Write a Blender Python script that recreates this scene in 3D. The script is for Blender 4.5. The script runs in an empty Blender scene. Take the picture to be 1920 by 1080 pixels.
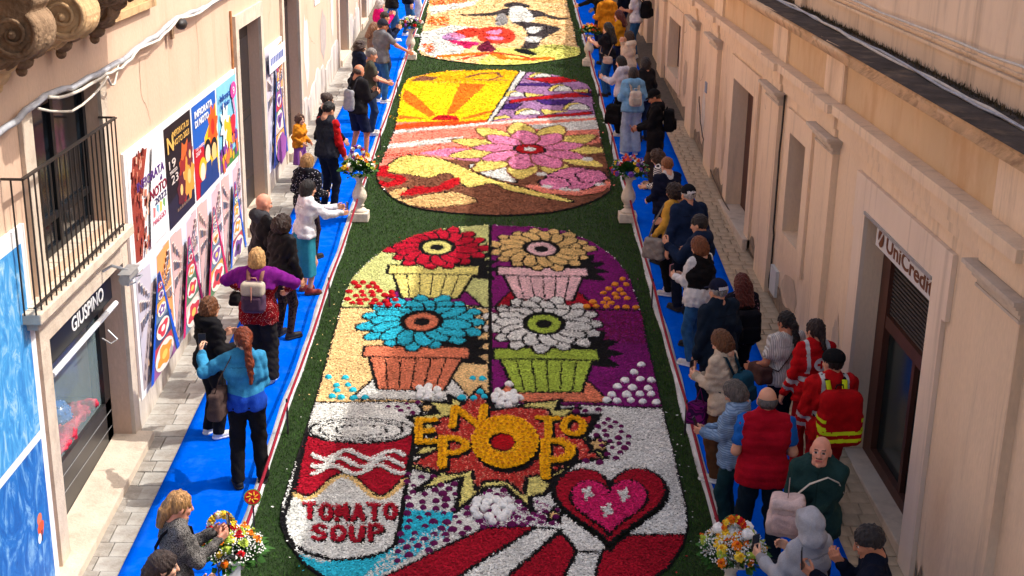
# Flower-carpet street seen from above: blue walkways, petal pictures on turf, spectators, two old stone buildings.
import bpy, math, random
import numpy as np
from mathutils import Matrix, Vector

random.seed(11)
rng = np.random.default_rng(11)
scene = bpy.context.scene
COL = scene.collection
PI = math.pi

# ------------------------------------------------------------------ camera
CAM_H = 7.1            # eye height above the street at y = 0
SLOPE = 0.067          # the street climbs away from the camera
FPX = 2450.3           # focal length in photo pixels (1920 wide)
ROT = np.array([[0.99984472, -0.01512167, -0.00904845],
                [-0.00387723, 0.31211692, -0.95003579],
                [0.0171903, 0.94992335, 0.31200982]])
cam_data = bpy.data.cameras.new("camera")
cam = bpy.data.objects.new("camera", cam_data)
COL.objects.link(cam)
cm = Matrix.Identity(4)
for i in range(3):
    for j in range(3):
        cm[i][j] = float(ROT[i, j])
cm[2][3] = CAM_H
cam.matrix_world = cm
cam_data.sensor_width = 36.0
cam_data.lens = FPX / 1920 * 36.0
cam_data.clip_start = 0.1
cam_data.clip_end = 600
scene.camera = cam

# ------------------------------------------------------------------ sky, sun, exposure
SUN_ELEV, SUN_AZ = math.radians(53), math.radians(82)      # azimuth from +Y towards +X
world = bpy.data.worlds.new("World")
scene.world = world
world.use_nodes = True
wn = world.node_tree
for n in list(wn.nodes):
    wn.nodes.remove(n)
w_out = wn.nodes.new("ShaderNodeOutputWorld")
w_bg = wn.nodes.new("ShaderNodeBackground")
w_sky = wn.nodes.new("ShaderNodeTexSky")
w_sky.sky_type = 'NISHITA'
w_sky.sun_disc = False
w_sky.sun_elevation = SUN_ELEV
w_sky.sun_rotation = SUN_AZ
w_sky.air_density = 0.75
w_sky.dust_density = 5.0
w_sky.ozone_density = 0.4
w_bg.inputs[1].default_value = 0.15
wn.links.new(w_sky.outputs[0], w_bg.inputs[0])
wn.links.new(w_bg.outputs[0], w_out.inputs[0])

sun_data = bpy.data.lights.new("sun", 'SUN')
sun_data.energy = 2.15
sun_data.angle = math.radians(0.55)
sun_data.color = (1.0, 0.965, 0.91)
sun = bpy.data.objects.new("sun", sun_data)
COL.objects.link(sun)
sd = Vector((math.sin(SUN_AZ) * math.cos(SUN_ELEV), math.cos(SUN_AZ) * math.cos(SUN_ELEV), math.sin(SUN_ELEV)))
sun.rotation_euler = sd.to_track_quat('Z', 'Y').to_euler()

vs = scene.view_settings
vs.view_transform = 'Standard'
vs.look = 'None'
vs.gamma = 1.0
vs.use_curve_mapping = False
vs.exposure = 0.90
scene.cycles.max_bounces = 5
scene.cycles.diffuse_bounces = 3
scene.cycles.glossy_bounces = 2
scene.cycles.transmission_bounces = 3
scene.cycles.transparent_max_bounces = 6

# ------------------------------------------------------------------ places: street surface and survey helpers
def gz(y):
    return SLOPE * y

def ray(px, py):
    return ROT @ np.array([(px - 960) / FPX, -(py - 540) / FPX, -1.0])

def ground_at(px, py, h=0.0):
    """Street point (x, y) under the sight line at height h above the street."""
    d = ray(px, py)
    t = -(CAM_H - h) / (d[2] - SLOPE * d[1])
    return d[0] * t, d[1] * t

# ------------------------------------------------------------------ object helpers
def tag(o, label=None, cat=None, group=None, kind=None):
    if label: o["label"] = label
    if cat: o["category"] = cat
    if group: o["group"] = group
    if kind: o["kind"] = kind
    return o

def empty(name, loc=(0, 0, 0), rz=0.0):
    o = bpy.data.objects.new(name, None)
    COL.objects.link(o)
    o.location = loc
    o.rotation_euler = (0, 0, rz)
    o.empty_display_size = 0.1
    return o

def link(name, me, parent=None, loc=None):
    o = bpy.data.objects.new(name, me)
    COL.objects.link(o)
    if parent is not None: o.parent = parent
    if loc is not None: o.location = loc
    return o

def fast_mesh(name, V, F, mats=(), smooth=False, midx=None):
    """V (n,3) array, F (m,k) array of equal-sized faces."""
    V = np.asarray(V, np.float32); F = np.asarray(F, np.int32)
    me = bpy.data.meshes.new(name)
    n, k = F.shape
    me.vertices.add(len(V)); me.vertices.foreach_set("co", V.ravel())
    me.loops.add(n * k); me.loops.foreach_set("vertex_index", F.ravel())
    me.polygons.add(n)
    me.polygons.foreach_set("loop_start", np.arange(0, n * k, k, dtype=np.int32))
    if smooth: me.polygons.foreach_set("use_smooth", np.ones(n, bool))
    for m in mats: me.materials.append(m)
    if midx is not None: me.polygons.foreach_set("material_index", np.asarray(midx, np.int32))
    me.update(calc_edges=True)
    return me

class MB:
    """Collects shapes; build() links them as one mesh object."""
    def __init__(self):
        self.v = []; self.f = []; self.mi = []; self.m = 0
    def add(self, vs, fs):
        b = len(self.v)
        self.v += [tuple(p) for p in vs]
        for f in fs:
            self.f.append(tuple(i + b for i in f)); self.mi.append(self.m)
        return self
    def box(self, x0, x1, y0, y1, z0, z1, M=None):
        vs = [(x, y, z) for z in (z0, z1) for y in (y0, y1) for x in (x0, x1)]
        if M is not None: vs = [M @ Vector(p) for p in vs]
        return self.add(vs, [(0, 2, 3, 1), (4, 5, 7, 6), (0, 1, 5, 4), (2, 6, 7, 3), (0, 4, 6, 2), (1, 3, 7, 5)])
    def slope_box(self, x0, x1, y0, y1, h0, h1, n=1):
        """A slab that follows the street between heights h0 and h1 above it."""
        ys = [y0 + (y1 - y0) * i / n for i in range(n + 1)]
        vs = []
        for y in ys:
            vs += [(x0, y, gz(y) + h0), (x1, y, gz(y) + h0), (x1, y, gz(y) + h1), (x0, y, gz(y) + h1)]
        fs = [(0, 1, 2, 3), tuple(4 * n + i for i in (3, 2, 1, 0))]
        for i in range(n):
            a = 4 * i
            for j in range(4):
                fs.append((a + j, a + (j + 1) % 4, a + 4 + (j + 1) % 4, a + 4 + j)[::-1])
        return self.add(vs, fs)
    def tube(self, pts, r, n=8, closed=False, cap=True, flat=1.0):
        pts = [Vector(p) for p in pts]
        rs = r if isinstance(r, (list, tuple)) else [r] * len(pts)
        rings = []; up = None
        for i, p in enumerate(pts):
            if closed:
                d = pts[(i + 1) % len(pts)] - pts[i - 1]
            else:
                d = pts[min(i + 1, len(pts) - 1)] - pts[max(i - 1, 0)]
            d.normalize()
            if up is None:
                up = Vector((0, 0, 1)) if abs(d.z) < .9 else Vector((1, 0, 0))
            s = d.cross(up)
            if s.length < 1e-6: s = d.orthogonal()
            s.normalize(); u = s.cross(d).normalized(); up = u
            rings.append([p + s * (math.cos(2 * PI * k / n) * rs[i]) + u * (math.sin(2 * PI * k / n) * rs[i] * flat) for k in range(n)])
        vs = [q for ring in rings for q in ring]
        fs = []
        m = len(pts)
        for i in range(m if closed else m - 1):
            a, b = i * n, ((i + 1) % m) * n
            for k in range(n):
                fs.append((a + k, a + (k + 1) % n, b + (k + 1) % n, b + k))
        if cap and not closed:
            fs.append(tuple(range(n - 1, -1, -1))); fs.append(tuple((m - 1) * n + k for k in range(n)))
        return self.add(vs, fs)
    def lathe(self, prof, n=20, c=(0, 0, 0), square=False):
        vs = []
        for r, z in prof:
            for k in range(n):
                a = 2 * PI * k / n + (PI / 4 if square else 0)
                vs.append((c[0] + r * math.cos(a), c[1] + r * math.sin(a), c[2] + z))
        fs = []
        for i in range(len(prof) - 1):
            for k in range(n):
                fs.append((i * n + k, i * n + (k + 1) % n, (i + 1) * n + (k + 1) % n, (i + 1) * n + k))
        fs.append(tuple(range(n - 1, -1, -1))); fs.append(tuple((len(prof) - 1) * n + k for k in range(n)))
        return self.add(vs, fs)
    def poly(self, pts):
        return self.add(pts, [tuple(range(len(pts)))])
    def ellipsoid(self, c, r, nu=10, nv=6, M=None):
        vs = []
        for j in range(nv + 1):
            th = PI * j / nv
            for i in range(nu):
                a = 2 * PI * i / nu
                p = Vector((r[0] * math.sin(th) * math.cos(a), r[1] * math.sin(th) * math.sin(a), r[2] * math.cos(th)))
                if M is not None: p = M @ p
                vs.append((c[0] + p[0], c[1] + p[1], c[2] + p[2]))
        fs = []
        for j in range(nv):
            for i in range(nu):
                fs.append((j * nu + i, (j + 1) * nu + i, (j + 1) * nu + (i + 1) % nu, j * nu + (i + 1) % nu))
        return self.add(vs, fs)
    def mesh(self, name, mats, smooth=False):
        me = bpy.data.meshes.new(name)
        me.from_pydata([tuple(map(float, p)) for p in self.v], [], self.f)
        if not isinstance(mats, (list, tuple)): mats = [mats]
        for m in mats: me.materials.append(m)
        me.polygons.foreach_set("material_index", self.mi)
        if smooth: me.polygons.foreach_set("use_smooth", [True] * len(me.polygons))
        me.update()
        return me
    def build(self, name, mats, parent=None, smooth=False, loc=None):
        return link(name, self.mesh(name, mats, smooth), parent, loc)

def bevel(o, w=.01, seg=2):
    m = o.modifiers.new("bevel", 'BEVEL'); m.width = w; m.segments = seg; m.limit_method = 'ANGLE'
    return o

# ------------------------------------------------------------------ materials
def lin(r, g, b):
    f = lambda c: ((c / 255 + .055) / 1.055) ** 2.4 if c > 10 else c / 255 / 12.92
    return (f(r), f(g), f(b))

_mats = {}
def mat(name, col, rough=.75, var=.18, scale=6.0, bump=0.0, bscale=60.0, spec=.25, metal=0.0, stretch=(1, 1, 1), island=0.0, coords='Object',
        stain=None, stain_scale=1.5, stain_amt=0.0, stain_lo=.5, stain_hi=.65, sheen=0.0, fine=0.0, fscale=120.0, streak=None, streak_amt=.35):
    """Procedural surface: base colour broken up by noise, optional stains, bump and per-piece variation."""
    if name in _mats: return _mats[name]
    m = bpy.data.materials.new(name); m.use_nodes = True
    nt = m.node_tree; N = nt.nodes; L = nt.links
    bs = N["Principled BSDF"]
    bs.inputs["Roughness"].default_value = rough
    bs.inputs["Specular IOR Level"].default_value = spec
    bs.inputs["Metallic"].default_value = metal
    if sheen: bs.inputs["Sheen Weight"].default_value = sheen
    tc = N.new("ShaderNodeTexCoord"); mp = N.new("ShaderNodeMapping")
    mp.inputs["Scale"].default_value = stretch
    L.new(tc.outputs[coords], mp.inputs[0])
    nz = N.new("ShaderNodeTexNoise"); nz.inputs["Scale"].default_value = scale; nz.inputs["Detail"].default_value = 6; nz.inputs["Roughness"].default_value = .62
    L.new(mp.outputs[0], nz.inputs["Vector"])
    mr = N.new("ShaderNodeMapRange"); mr.inputs["From Min"].default_value = .3; mr.inputs["From Max"].default_value = .7
    mr.inputs["To Min"].default_value = 1 - var; mr.inputs["To Max"].default_value = 1 + var
    L.new(nz.outputs["Fac"], mr.inputs["Value"])
    val = mr.outputs[0]
    if fine:
        nf = N.new("ShaderNodeTexNoise"); nf.inputs["Scale"].default_value = fscale; nf.inputs["Detail"].default_value = 2
        L.new(mp.outputs[0], nf.inputs["Vector"])
        m2 = N.new("ShaderNodeMapRange"); m2.inputs["From Min"].default_value = .3; m2.inputs["From Max"].default_value = .7
        m2.inputs["To Min"].default_value = 1 - fine; m2.inputs["To Max"].default_value = 1 + fine
        L.new(nf.outputs["Fac"], m2.inputs["Value"])
        mu = N.new("ShaderNodeMath"); mu.operation = 'MULTIPLY'; L.new(val, mu.inputs[0]); L.new(m2.outputs[0], mu.inputs[1]); val = mu.outputs[0]
    if island:
        ge = N.new("ShaderNodeNewGeometry")
        m3 = N.new("ShaderNodeMapRange"); m3.inputs["To Min"].default_value = 1 - island; m3.inputs["To Max"].default_value = 1 + island
        L.new(ge.outputs["Random Per Island"], m3.inputs["Value"])
        mu = N.new("ShaderNodeMath"); mu.operation = 'MULTIPLY'; L.new(val, mu.inputs[0]); L.new(m3.outputs[0], mu.inputs[1]); val = mu.outputs[0]
    mx = N.new("ShaderNodeVectorMath"); mx.operation = 'SCALE'
    mx.inputs[0].default_value = col
    L.new(val, mx.inputs["Scale"])
    out = mx.outputs[0]
    if stain is not None:
        ns = N.new("ShaderNodeTexNoise"); ns.inputs["Scale"].default_value = stain_scale; ns.inputs["Detail"].default_value = 8; ns.inputs["Roughness"].default_value = .65
        mp2 = N.new("ShaderNodeMapping"); mp2.inputs["Scale"].default_value = stretch; mp2.inputs["Location"].default_value = (3.1, 7.7, 1.3)
        L.new(tc.outputs[coords], mp2.inputs[0]); L.new(mp2.outputs[0], ns.inputs["Vector"])
        rs = N.new("ShaderNodeMapRange"); rs.inputs["From Min"].default_value = stain_lo; rs.inputs["From Max"].default_value = stain_hi; rs.inputs["To Max"].default_value = stain_amt
        L.new(ns.outputs["Fac"], rs.inputs["Value"])
        mc = N.new("ShaderNodeMix"); mc.data_type = 'RGBA'
        L.new(rs.outputs[0], mc.inputs["Factor"]); L.new(out, mc.inputs[6]); mc.inputs[7].default_value = (*stain, 1)
        out = mc.outputs[2]
    if streak is not None:
        nk = N.new("ShaderNodeTexNoise"); nk.inputs["Scale"].default_value = 2.6; nk.inputs["Detail"].default_value = 7; nk.inputs["Roughness"].default_value = .6
        mk = N.new("ShaderNodeMapping"); mk.inputs["Scale"].default_value = (1, 2.6, .14); mk.inputs["Location"].default_value = (1.7, 4.1, 9.3)
        L.new(tc.outputs[coords], mk.inputs[0]); L.new(mk.outputs[0], nk.inputs["Vector"])
        rk = N.new("ShaderNodeMapRange"); rk.inputs["From Min"].default_value = .55; rk.inputs["From Max"].default_value = .74; rk.inputs["To Max"].default_value = streak_amt
        L.new(nk.outputs["Fac"], rk.inputs["Value"])
        ck = N.new("ShaderNodeMix"); ck.data_type = 'RGBA'
        L.new(rk.outputs[0], ck.inputs["Factor"]); L.new(out, ck.inputs[6]); ck.inputs[7].default_value = (*streak, 1)
        out = ck.outputs[2]
    L.new(out, bs.inputs["Base Color"])
    if bump:
        nb = N.new("ShaderNodeTexNoise"); nb.inputs["Scale"].default_value = bscale; nb.inputs["Detail"].default_value = 5
        L.new(mp.outputs[0], nb.inputs["Vector"])
        bp = N.new("ShaderNodeBump"); bp.inputs["Strength"].default_value = bump; bp.inputs["Distance"].default_value = .02
        L.new(nb.outputs["Fac"], bp.inputs["Height"]); L.new(bp.outputs[0], bs.inputs["Normal"])
    _mats[name] = m
    return m

def glass_mat(name, col, rough=.05, alpha=.35):
    m = bpy.data.materials.new(name); m.use_nodes = True
    nt = m.node_tree; bs = nt.nodes["Principled BSDF"]
    bs.inputs["Base Color"].default_value = (*col, 1); bs.inputs["Roughness"].default_value = rough
    bs.inputs["Alpha"].default_value = alpha; bs.inputs["Specular IOR Level"].default_value = .6
    return m

def cloth(rgb, name=None, var=.22, fine=.12, rough=.92, sheen=.15, scale=9, fscale=160, **k):
    key = name or "cloth_%d_%d_%d" % rgb
    return mat(key, lin(*rgb), rough=rough, var=var, scale=scale, bump=.35, bscale=90, spec=.10, fine=fine, fscale=fscale, **k)

PLASTER_L = mat("plaster_warm", lin(213, 182, 157), rough=.9, var=.05, scale=1.1, bump=.25, bscale=30, spec=.1, stretch=(1, 1, .45), streak=lin(176, 148, 124), streak_amt=.30,
                stain=lin(198, 162, 135), stain_scale=1.3, stain_amt=.45, stain_lo=.5, stain_hi=.74, fine=.04, fscale=40)
PLASTER_R = mat("plaster_ochre", lin(238, 211, 178), rough=.9, var=.06, scale=.9, bump=.25, bscale=26, spec=.1, stretch=(1, 1, .35), streak=lin(140, 118, 96), streak_amt=.42,
                stain=lin(190, 158, 126), stain_scale=1.5, stain_amt=.45, stain_lo=.52, stain_hi=.74, fine=.04, fscale=40)
PLASTER_FRIEZE = mat("plaster_frieze", lin(220, 188, 146), rough=.9, var=.09, scale=1.0, bump=.25, bscale=26, spec=.1, stretch=(1, 1, .4),
                     stain=lin(196, 146, 100), stain_scale=1.6, stain_amt=.5)
PLASTER_UP = mat("plaster_upper", lin(238, 212, 180), rough=.9, streak=lin(140, 116, 94), streak_amt=.40, var=.06, scale=.8, bump=.2, bscale=26, spec=.1, stretch=(1, 1, .35),
                 stain=lin(172, 138, 110), stain_scale=1.4, stain_amt=.55, stain_lo=.5, stain_hi=.74)
STONE = mat("limestone", lin(208, 192, 172), rough=.9, var=.12, scale=4, bump=.4, bscale=35, spec=.1, stain=lin(150, 132, 112), stain_scale=3, stain_amt=.5, stain_lo=.52, stain_hi=.72)
STONE_DARK = mat("weathered_stone", lin(150, 124, 98), rough=.95, var=.3, scale=7, bump=.8, bscale=40, spec=.05, stain=lin(92, 72, 56), stain_scale=5, stain_amt=.75, stain_lo=.45, stain_hi=.65)
STONE_CARVED = mat("carved_stone", lin(206, 170, 126), rough=.92, var=.16, scale=5, bump=.5, bscale=30, spec=.06, stain=lin(120, 92, 66), stain_scale=4, stain_amt=.6, stain_lo=.5, stain_hi=.68)
STONE_WHITE = mat("pale_cast_stone", lin(226, 214, 194), rough=.85, var=.12, scale=9, bump=.3, bscale=60, spec=.15, stain=lin(150, 136, 116), stain_scale=7, stain_amt=.5, stain_lo=.54, stain_hi=.7)
PAVE = mat("paving_stone", lin(172, 168, 160), rough=.8, var=.16, scale=3.2, bump=.3, bscale=40, spec=.25, stain=lin(118, 106, 92), stain_scale=3, stain_amt=.6, stain_lo=.46, stain_hi=.68)
PAVE_B = mat("paving_sett", lin(186, 166, 138), rough=.8, var=.2, scale=3.0, bump=.35, bscale=45, spec=.25, stain=lin(120, 100, 78), stain_scale=4, stain_amt=.55, stain_lo=.48, stain_hi=.7)
JOINT = mat("street_bed", lin(104, 94, 82), rough=.95, var=.25, scale=12, bump=.3)
TERRACE = mat("dark_roof_felt", lin(84, 76, 70), rough=.95, var=.35, scale=3, bump=.5, bscale=40, spec=.05, stain=lin(138, 118, 98), stain_scale=2.5, stain_amt=.6, stain_lo=.52, stain_hi=.66)
BLUE = mat("blue_carpet", lin(0, 88, 216), rough=1.0, var=.10, scale=2.2, bump=.3, bscale=300, spec=.0, stain=lin(52, 124, 226), stain_scale=5, stain_amt=.35, stain_lo=.5, stain_hi=.72, fine=.07, fscale=260)
BLACKMETAL = mat("black_iron", lin(48, 42, 38), rough=.5, var=.25, scale=20, spec=.4)
DARKGLASS = mat("dark_glass", lin(22, 28, 34), rough=.12, var=.3, scale=2, spec=.6)
BROWNDOOR = mat("brown_door", lin(84, 50, 38), rough=.5, var=.2, scale=6, spec=.35, stretch=(1, 1, .2))
GREYMETAL = mat("brushed_metal", lin(176, 178, 178), rough=.4, var=.15, scale=15, metal=.6)
WHITEPAINT = mat("white_paint", lin(230, 230, 228), rough=.6, var=.04, scale=4)
SOILDARK = mat("turf_base", lin(36, 54, 24), rough=.95, var=.35, scale=14)

# ================================================================== the street
mb = MB()
for (x0, x1) in ((-60, 60),):
    mb.add([(x0, -40, gz(-40)), (x1, -40, gz(-40)), (x1, 130, gz(130)), (x0, 130, gz(130))], [(0, 1, 2, 3)])
street = tag(mb.build("street", JOINT), kind="structure")
street.location.z = -0.03

def paving(name, x0, x1, y0, y1, cols, row, m, depth=.05):
    """Rows of slabs, each its own piece, laid on the street bed."""
    root = empty(name); tag(root, kind="structure")
    shared = {}
    y = y0; r = 0
    while y < y1:
        ly = row * random.uniform(.85, 1.15)
        edges = [x0 + (x1 - x0) * k / cols for k in range(cols + 1)]
        if cols > 1:
            for k in range(1, cols): edges[k] += random.uniform(-.02, .02) + (.05 if r % 2 else -.05) * (row / .4)
        for k in range(cols):
            wx = round((edges[k + 1] - edges[k] - .008) / .02) * .02; wy = round((ly - .008) / .03) * .03
            key = (wx, wy)
            if key not in shared:
                a, b, c = wx / 2, wy / 2, .006
                b_ = MB()
                b_.add([(-a, -b, -depth), (a, -b, -depth), (a, b, -depth), (-a, b, -depth), (-a, -b, -c), (a, -b, -c), (a, b, -c), (-a, b, -c),
                        (-a + c, -b + c, 0), (a - c, -b + c, 0), (a - c, b - c, 0), (-a + c, b - c, 0)],
                       [(0, 1, 5, 4), (1, 2, 6, 5), (2, 3, 7, 6), (3, 0, 4, 7), (4, 5, 9, 8), (5, 6, 10, 9), (6, 7, 11, 10), (7, 4, 8, 11), (8, 9, 10, 11)])
                shared[key] = b_.mesh("paving_stone", m)
            o = link("paving_stone", shared[key], root)
            yc = y + ly / 2
            o.location = ((edges[k] + edges[k + 1]) / 2, yc, gz(yc) + random.uniform(0, .006))
            o.rotation_euler = (math.atan(SLOPE) + random.uniform(-.006, .006), random.uniform(-.006, .006), 0)
        y += ly; r += 1
    return root

paving("pavement", -4.04, -3.42, 8.6, 34, 2, .27, PAVE)
paving("pavement", 3.34, 3.89, 9.6, 27.5, 3, .19, PAVE_B)

def carpet(x0, x1, label):
    n = 520; V = []; F = []
    ys = np.linspace(5, 62, n + 1)
    nx = 10
    for y in ys:
        for i in range(nx + 1):
            x = x0 + (x1 - x0) * i / nx
            V.append((x, y, gz(y) + .016 + .005 * math.sin(y * 3.1 + x * 2) * math.sin(x * 5 + y * .7) + .004 * math.exp(-((((y + .3 * math.sin(x * 3)) % 2.6) - 1.3) / .05) ** 2)))
    for j in range(n):
        for i in range(nx):
            a = j * (nx + 1) + i
            F.append((a, a + 1, a + nx + 2, a + nx + 1))
    o = link("blue_carpet", fast_mesh("blue_carpet", V, F, [BLUE], smooth=True))
    sol = o.modifiers.new("thick", 'SOLIDIFY'); sol.thickness = .008; sol.offset = -1
    return tag(o, label, "carpet", "blue carpet runners beside the flower pictures")
carpet(-3.50, -2.53, "bright blue carpet runner in the sun along the poster wall")
carpet(2.25, 3.38, "blue carpet runner in the shade along the bank wall")

STRIP = mat("edging_film", lin(188, 190, 190), rough=.5, var=.34, scale=5, spec=.4, stretch=(3, .5, 1))
for (x0, x1, lab) in ((-2.55, -2.43, "pale edging strip between sunlit blue carpet and turf"), (2.15, 2.27, "pale edging strip between shaded blue carpet and turf")):
    n = 160; V = []; F = []
    for j in range(n + 1):
        y = 5 + 52 * j / n
        wob = .012 * math.sin(y * 1.7) + .008 * math.sin(y * 4.3)
        prof = [(x0 + wob, .004), (x0 + .02 + wob, .03), ((x0 + x1) / 2 + wob, .036 + .006 * math.sin(y * 5)), (x1 - .02 + wob, .03), (x1 + wob, .004)]
        V += [(px, y, gz(y) + h) for px, h in prof]
    for j in range(n):
        for i in range(4):
            a = j * 5 + i
            F.append((a, a + 1, a + 6, a + 5))
    o = link("edging_strip", fast_mesh("edging_strip", V, F, [STRIP], smooth=True))
    tag(o, lab, "edging strip", "edging strips along the turf")

# ------------------------------------------------------------------ outlines of the three flower pictures (street coordinates)
def G(pts, ox=0.0, oy=0.0, k=1.0):
    return np.array([ground_at(ox + p[0] / k, oy + p[1] / k) for p in pts])

def spline(P, n=8):
    P = np.asarray(P, float); m = len(P); out = []
    for i in range(m):
        a, b, c, d = P[i - 1], P[i], P[(i + 1) % m], P[(i + 2) % m]
        for t in np.linspace(0, 1, n, endpoint=False):
            out.append(.5 * ((2 * b) + (c - a) * t + (2 * a - 5 * b + 4 * c - d) * t * t + (3 * b - a - 3 * c + d) * t ** 3))
    return np.array(out)

def inside(P, pts):
    x, y = pts[:, 0], pts[:, 1]
    r = np.zeros(len(pts), bool)
    j = len(P) - 1
    for i in range(len(P)):
        xi, yi, xj, yj = P[i][0], P[i][1], P[j][0], P[j][1]
        if yi != yj:
            c = ((yi > y) != (yj > y)) & (x < (xj - xi) * (y - yi) / (yj - yi) + xi)
            r ^= c
        j = i
    return r

def dist_line(P, pts, closed=False):
    d = np.full(len(pts), 1e9)
    m = len(P)
    for i in range(m if closed else m - 1):
        a, b = np.asarray(P[i]), np.asarray(P[(i + 1) % m])
        ab = b - a; L2 = max(ab @ ab, 1e-9)
        t = np.clip(((pts - a) @ ab) / L2, 0, 1)
        q = pts - (a + t[:, None] * ab)
        d = np.minimum(d, np.hypot(q[:, 0], q[:, 1]))
    return d

OUT1 = G([(920, 427), (1000, 430), (1060, 439), (1110, 458), (1150, 487), (1177, 520), (1192, 560), (1202, 600), (1222, 690), (1240, 768), (1262, 860), (1285, 955), (1287, 995),
          (1277, 1030), (1250, 1070), (1190, 1112), (1080, 1140), (910, 1148), (760, 1136), (640, 1108), (572, 1062), (540, 1018), (528, 985), (531, 950), (560, 860), (590, 765), (617, 670), (640, 583),
          (648, 555), (662, 525), (690, 497), (730, 468), (780, 447), (840, 432)])
K2 = dict(ox=690, oy=120, k=3.7239)
OUT2 = spline(G([(255, 150), (380, 88), (560, 62), (800, 56), (1060, 62), (1300, 92), (1530, 160), (1570, 300), (1600, 440), (1645, 640), (1690, 850), (1650, 925), (1480, 1000), (1240, 1052), (900, 1068),
                 (560, 1048), (280, 1000), (130, 905), (62, 790), (105, 680), (150, 570), (200, 420)], **K2), 4)
K3 = dict(ox=780, oy=0, k=6.0)
OUT3 = spline(G([(30, 585), (100, 640), (330, 690), (800, 742), (1200, 738), (1500, 700), (1835, 630), (1800, 480), (1750, 250), (1690, 40), (1640, -140), (1560, -260), (1200, -330), (800, -340),
                 (400, -320), (210, -240), (165, -60), (120, 180), (60, 430)], **K3), 4)

# ------------------------------------------------------------------ turf: base sheet and blades
mb = MB(); mb.slope_box(-2.44, 2.17, 5, 57, -.01, .012, 4)
tag(mb.build("lawn", SOILDARK), kind="structure")
GRASS = mat("grass_blades", lin(58, 92, 33), rough=.85, var=.3, scale=2.0, spec=.2, island=.45)
def blades(n, y0, y1, h, wd):
    p = np.stack([rng.uniform(-2.43, 2.16, n), rng.uniform(y0, y1, n)], 1)
    keep = ~(inside(OUT1, p) | inside(OUT2, p) | inside(OUT3, p))
    p = p[keep]; n = len(p)
    a = rng.uniform(0, 2 * PI, n); hh = h * rng.uniform(.5, 1.25, n); lean = rng.uniform(.1, .8, n)
    z = gz(p[:, 1]) + .01
    dx, dy = np.cos(a) * wd, np.sin(a) * wd
    b = rng.uniform(0, 2 * PI, n)
    V = np.empty((n, 3, 3))
    V[:, 0] = np.stack([p[:, 0] - dx, p[:, 1] - dy, z], 1)
    V[:, 1] = np.stack([p[:, 0] + dx, p[:, 1] + dy, z], 1)
    V[:, 2] = np.stack([p[:, 0] + np.cos(b) * hh * lean, p[:, 1] + np.sin(b) * hh * lean, z + hh * (1 - lean * .4)], 1)
    return V.reshape(-1, 3)
V = np.concatenate([blades(120000, 8.8, 17, .035, .0045), blades(110000, 17, 32, .038, .006), blades(60000, 32, 50, .045, .009)])
o = link("grass", fast_mesh("grass", V, np.arange(len(V)).reshape(-1, 3), [GRASS]))
tag(o, "short green turf framing the flower pictures", "grass", kind="stuff")

# ================================================================== flower pictures
def petal_mat(name, rgb, isl=.3, rough=.85):
    return mat("petals_" + name, lin(*rgb), rough=rough, var=.2, scale=1.1, spec=.15, island=isl)
PAL = dict(white=(226, 226, 218), black=(18, 16, 18), lime=(212, 216, 142), purple=(132, 22, 112), plum=(116, 12, 70), cream=(240, 204, 142), red=(196, 16, 48), crimson=(170, 12, 38), sand=(232, 196, 126),
           cyan=(46, 190, 214), terracotta=(226, 132, 96), leaf=(172, 196, 72), pale_pink=(236, 196, 196), pale_yellow=(232, 222, 132), brick=(194, 52, 46), yellow=(248, 184, 20), sun_yellow=(252, 216, 14),
           gold=(246, 190, 12), orange=(232, 124, 20), deep_red=(190, 12, 26), salmon=(242, 146, 122), pink=(232, 140, 178), rose=(222, 36, 110), magenta=(206, 26, 96), brown=(134, 84, 60), lilac=(176, 132, 176),
           violet=(70, 36, 120), butter=(238, 218, 118), tan=(226, 188, 124), grey=(150, 148, 146), peach=(244, 208, 150), vermilion=(234, 84, 22), flame=(220, 66, 40), wine=(110, 18, 52), lemon=(226, 226, 120), charcoal=(66, 58, 58))

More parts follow.
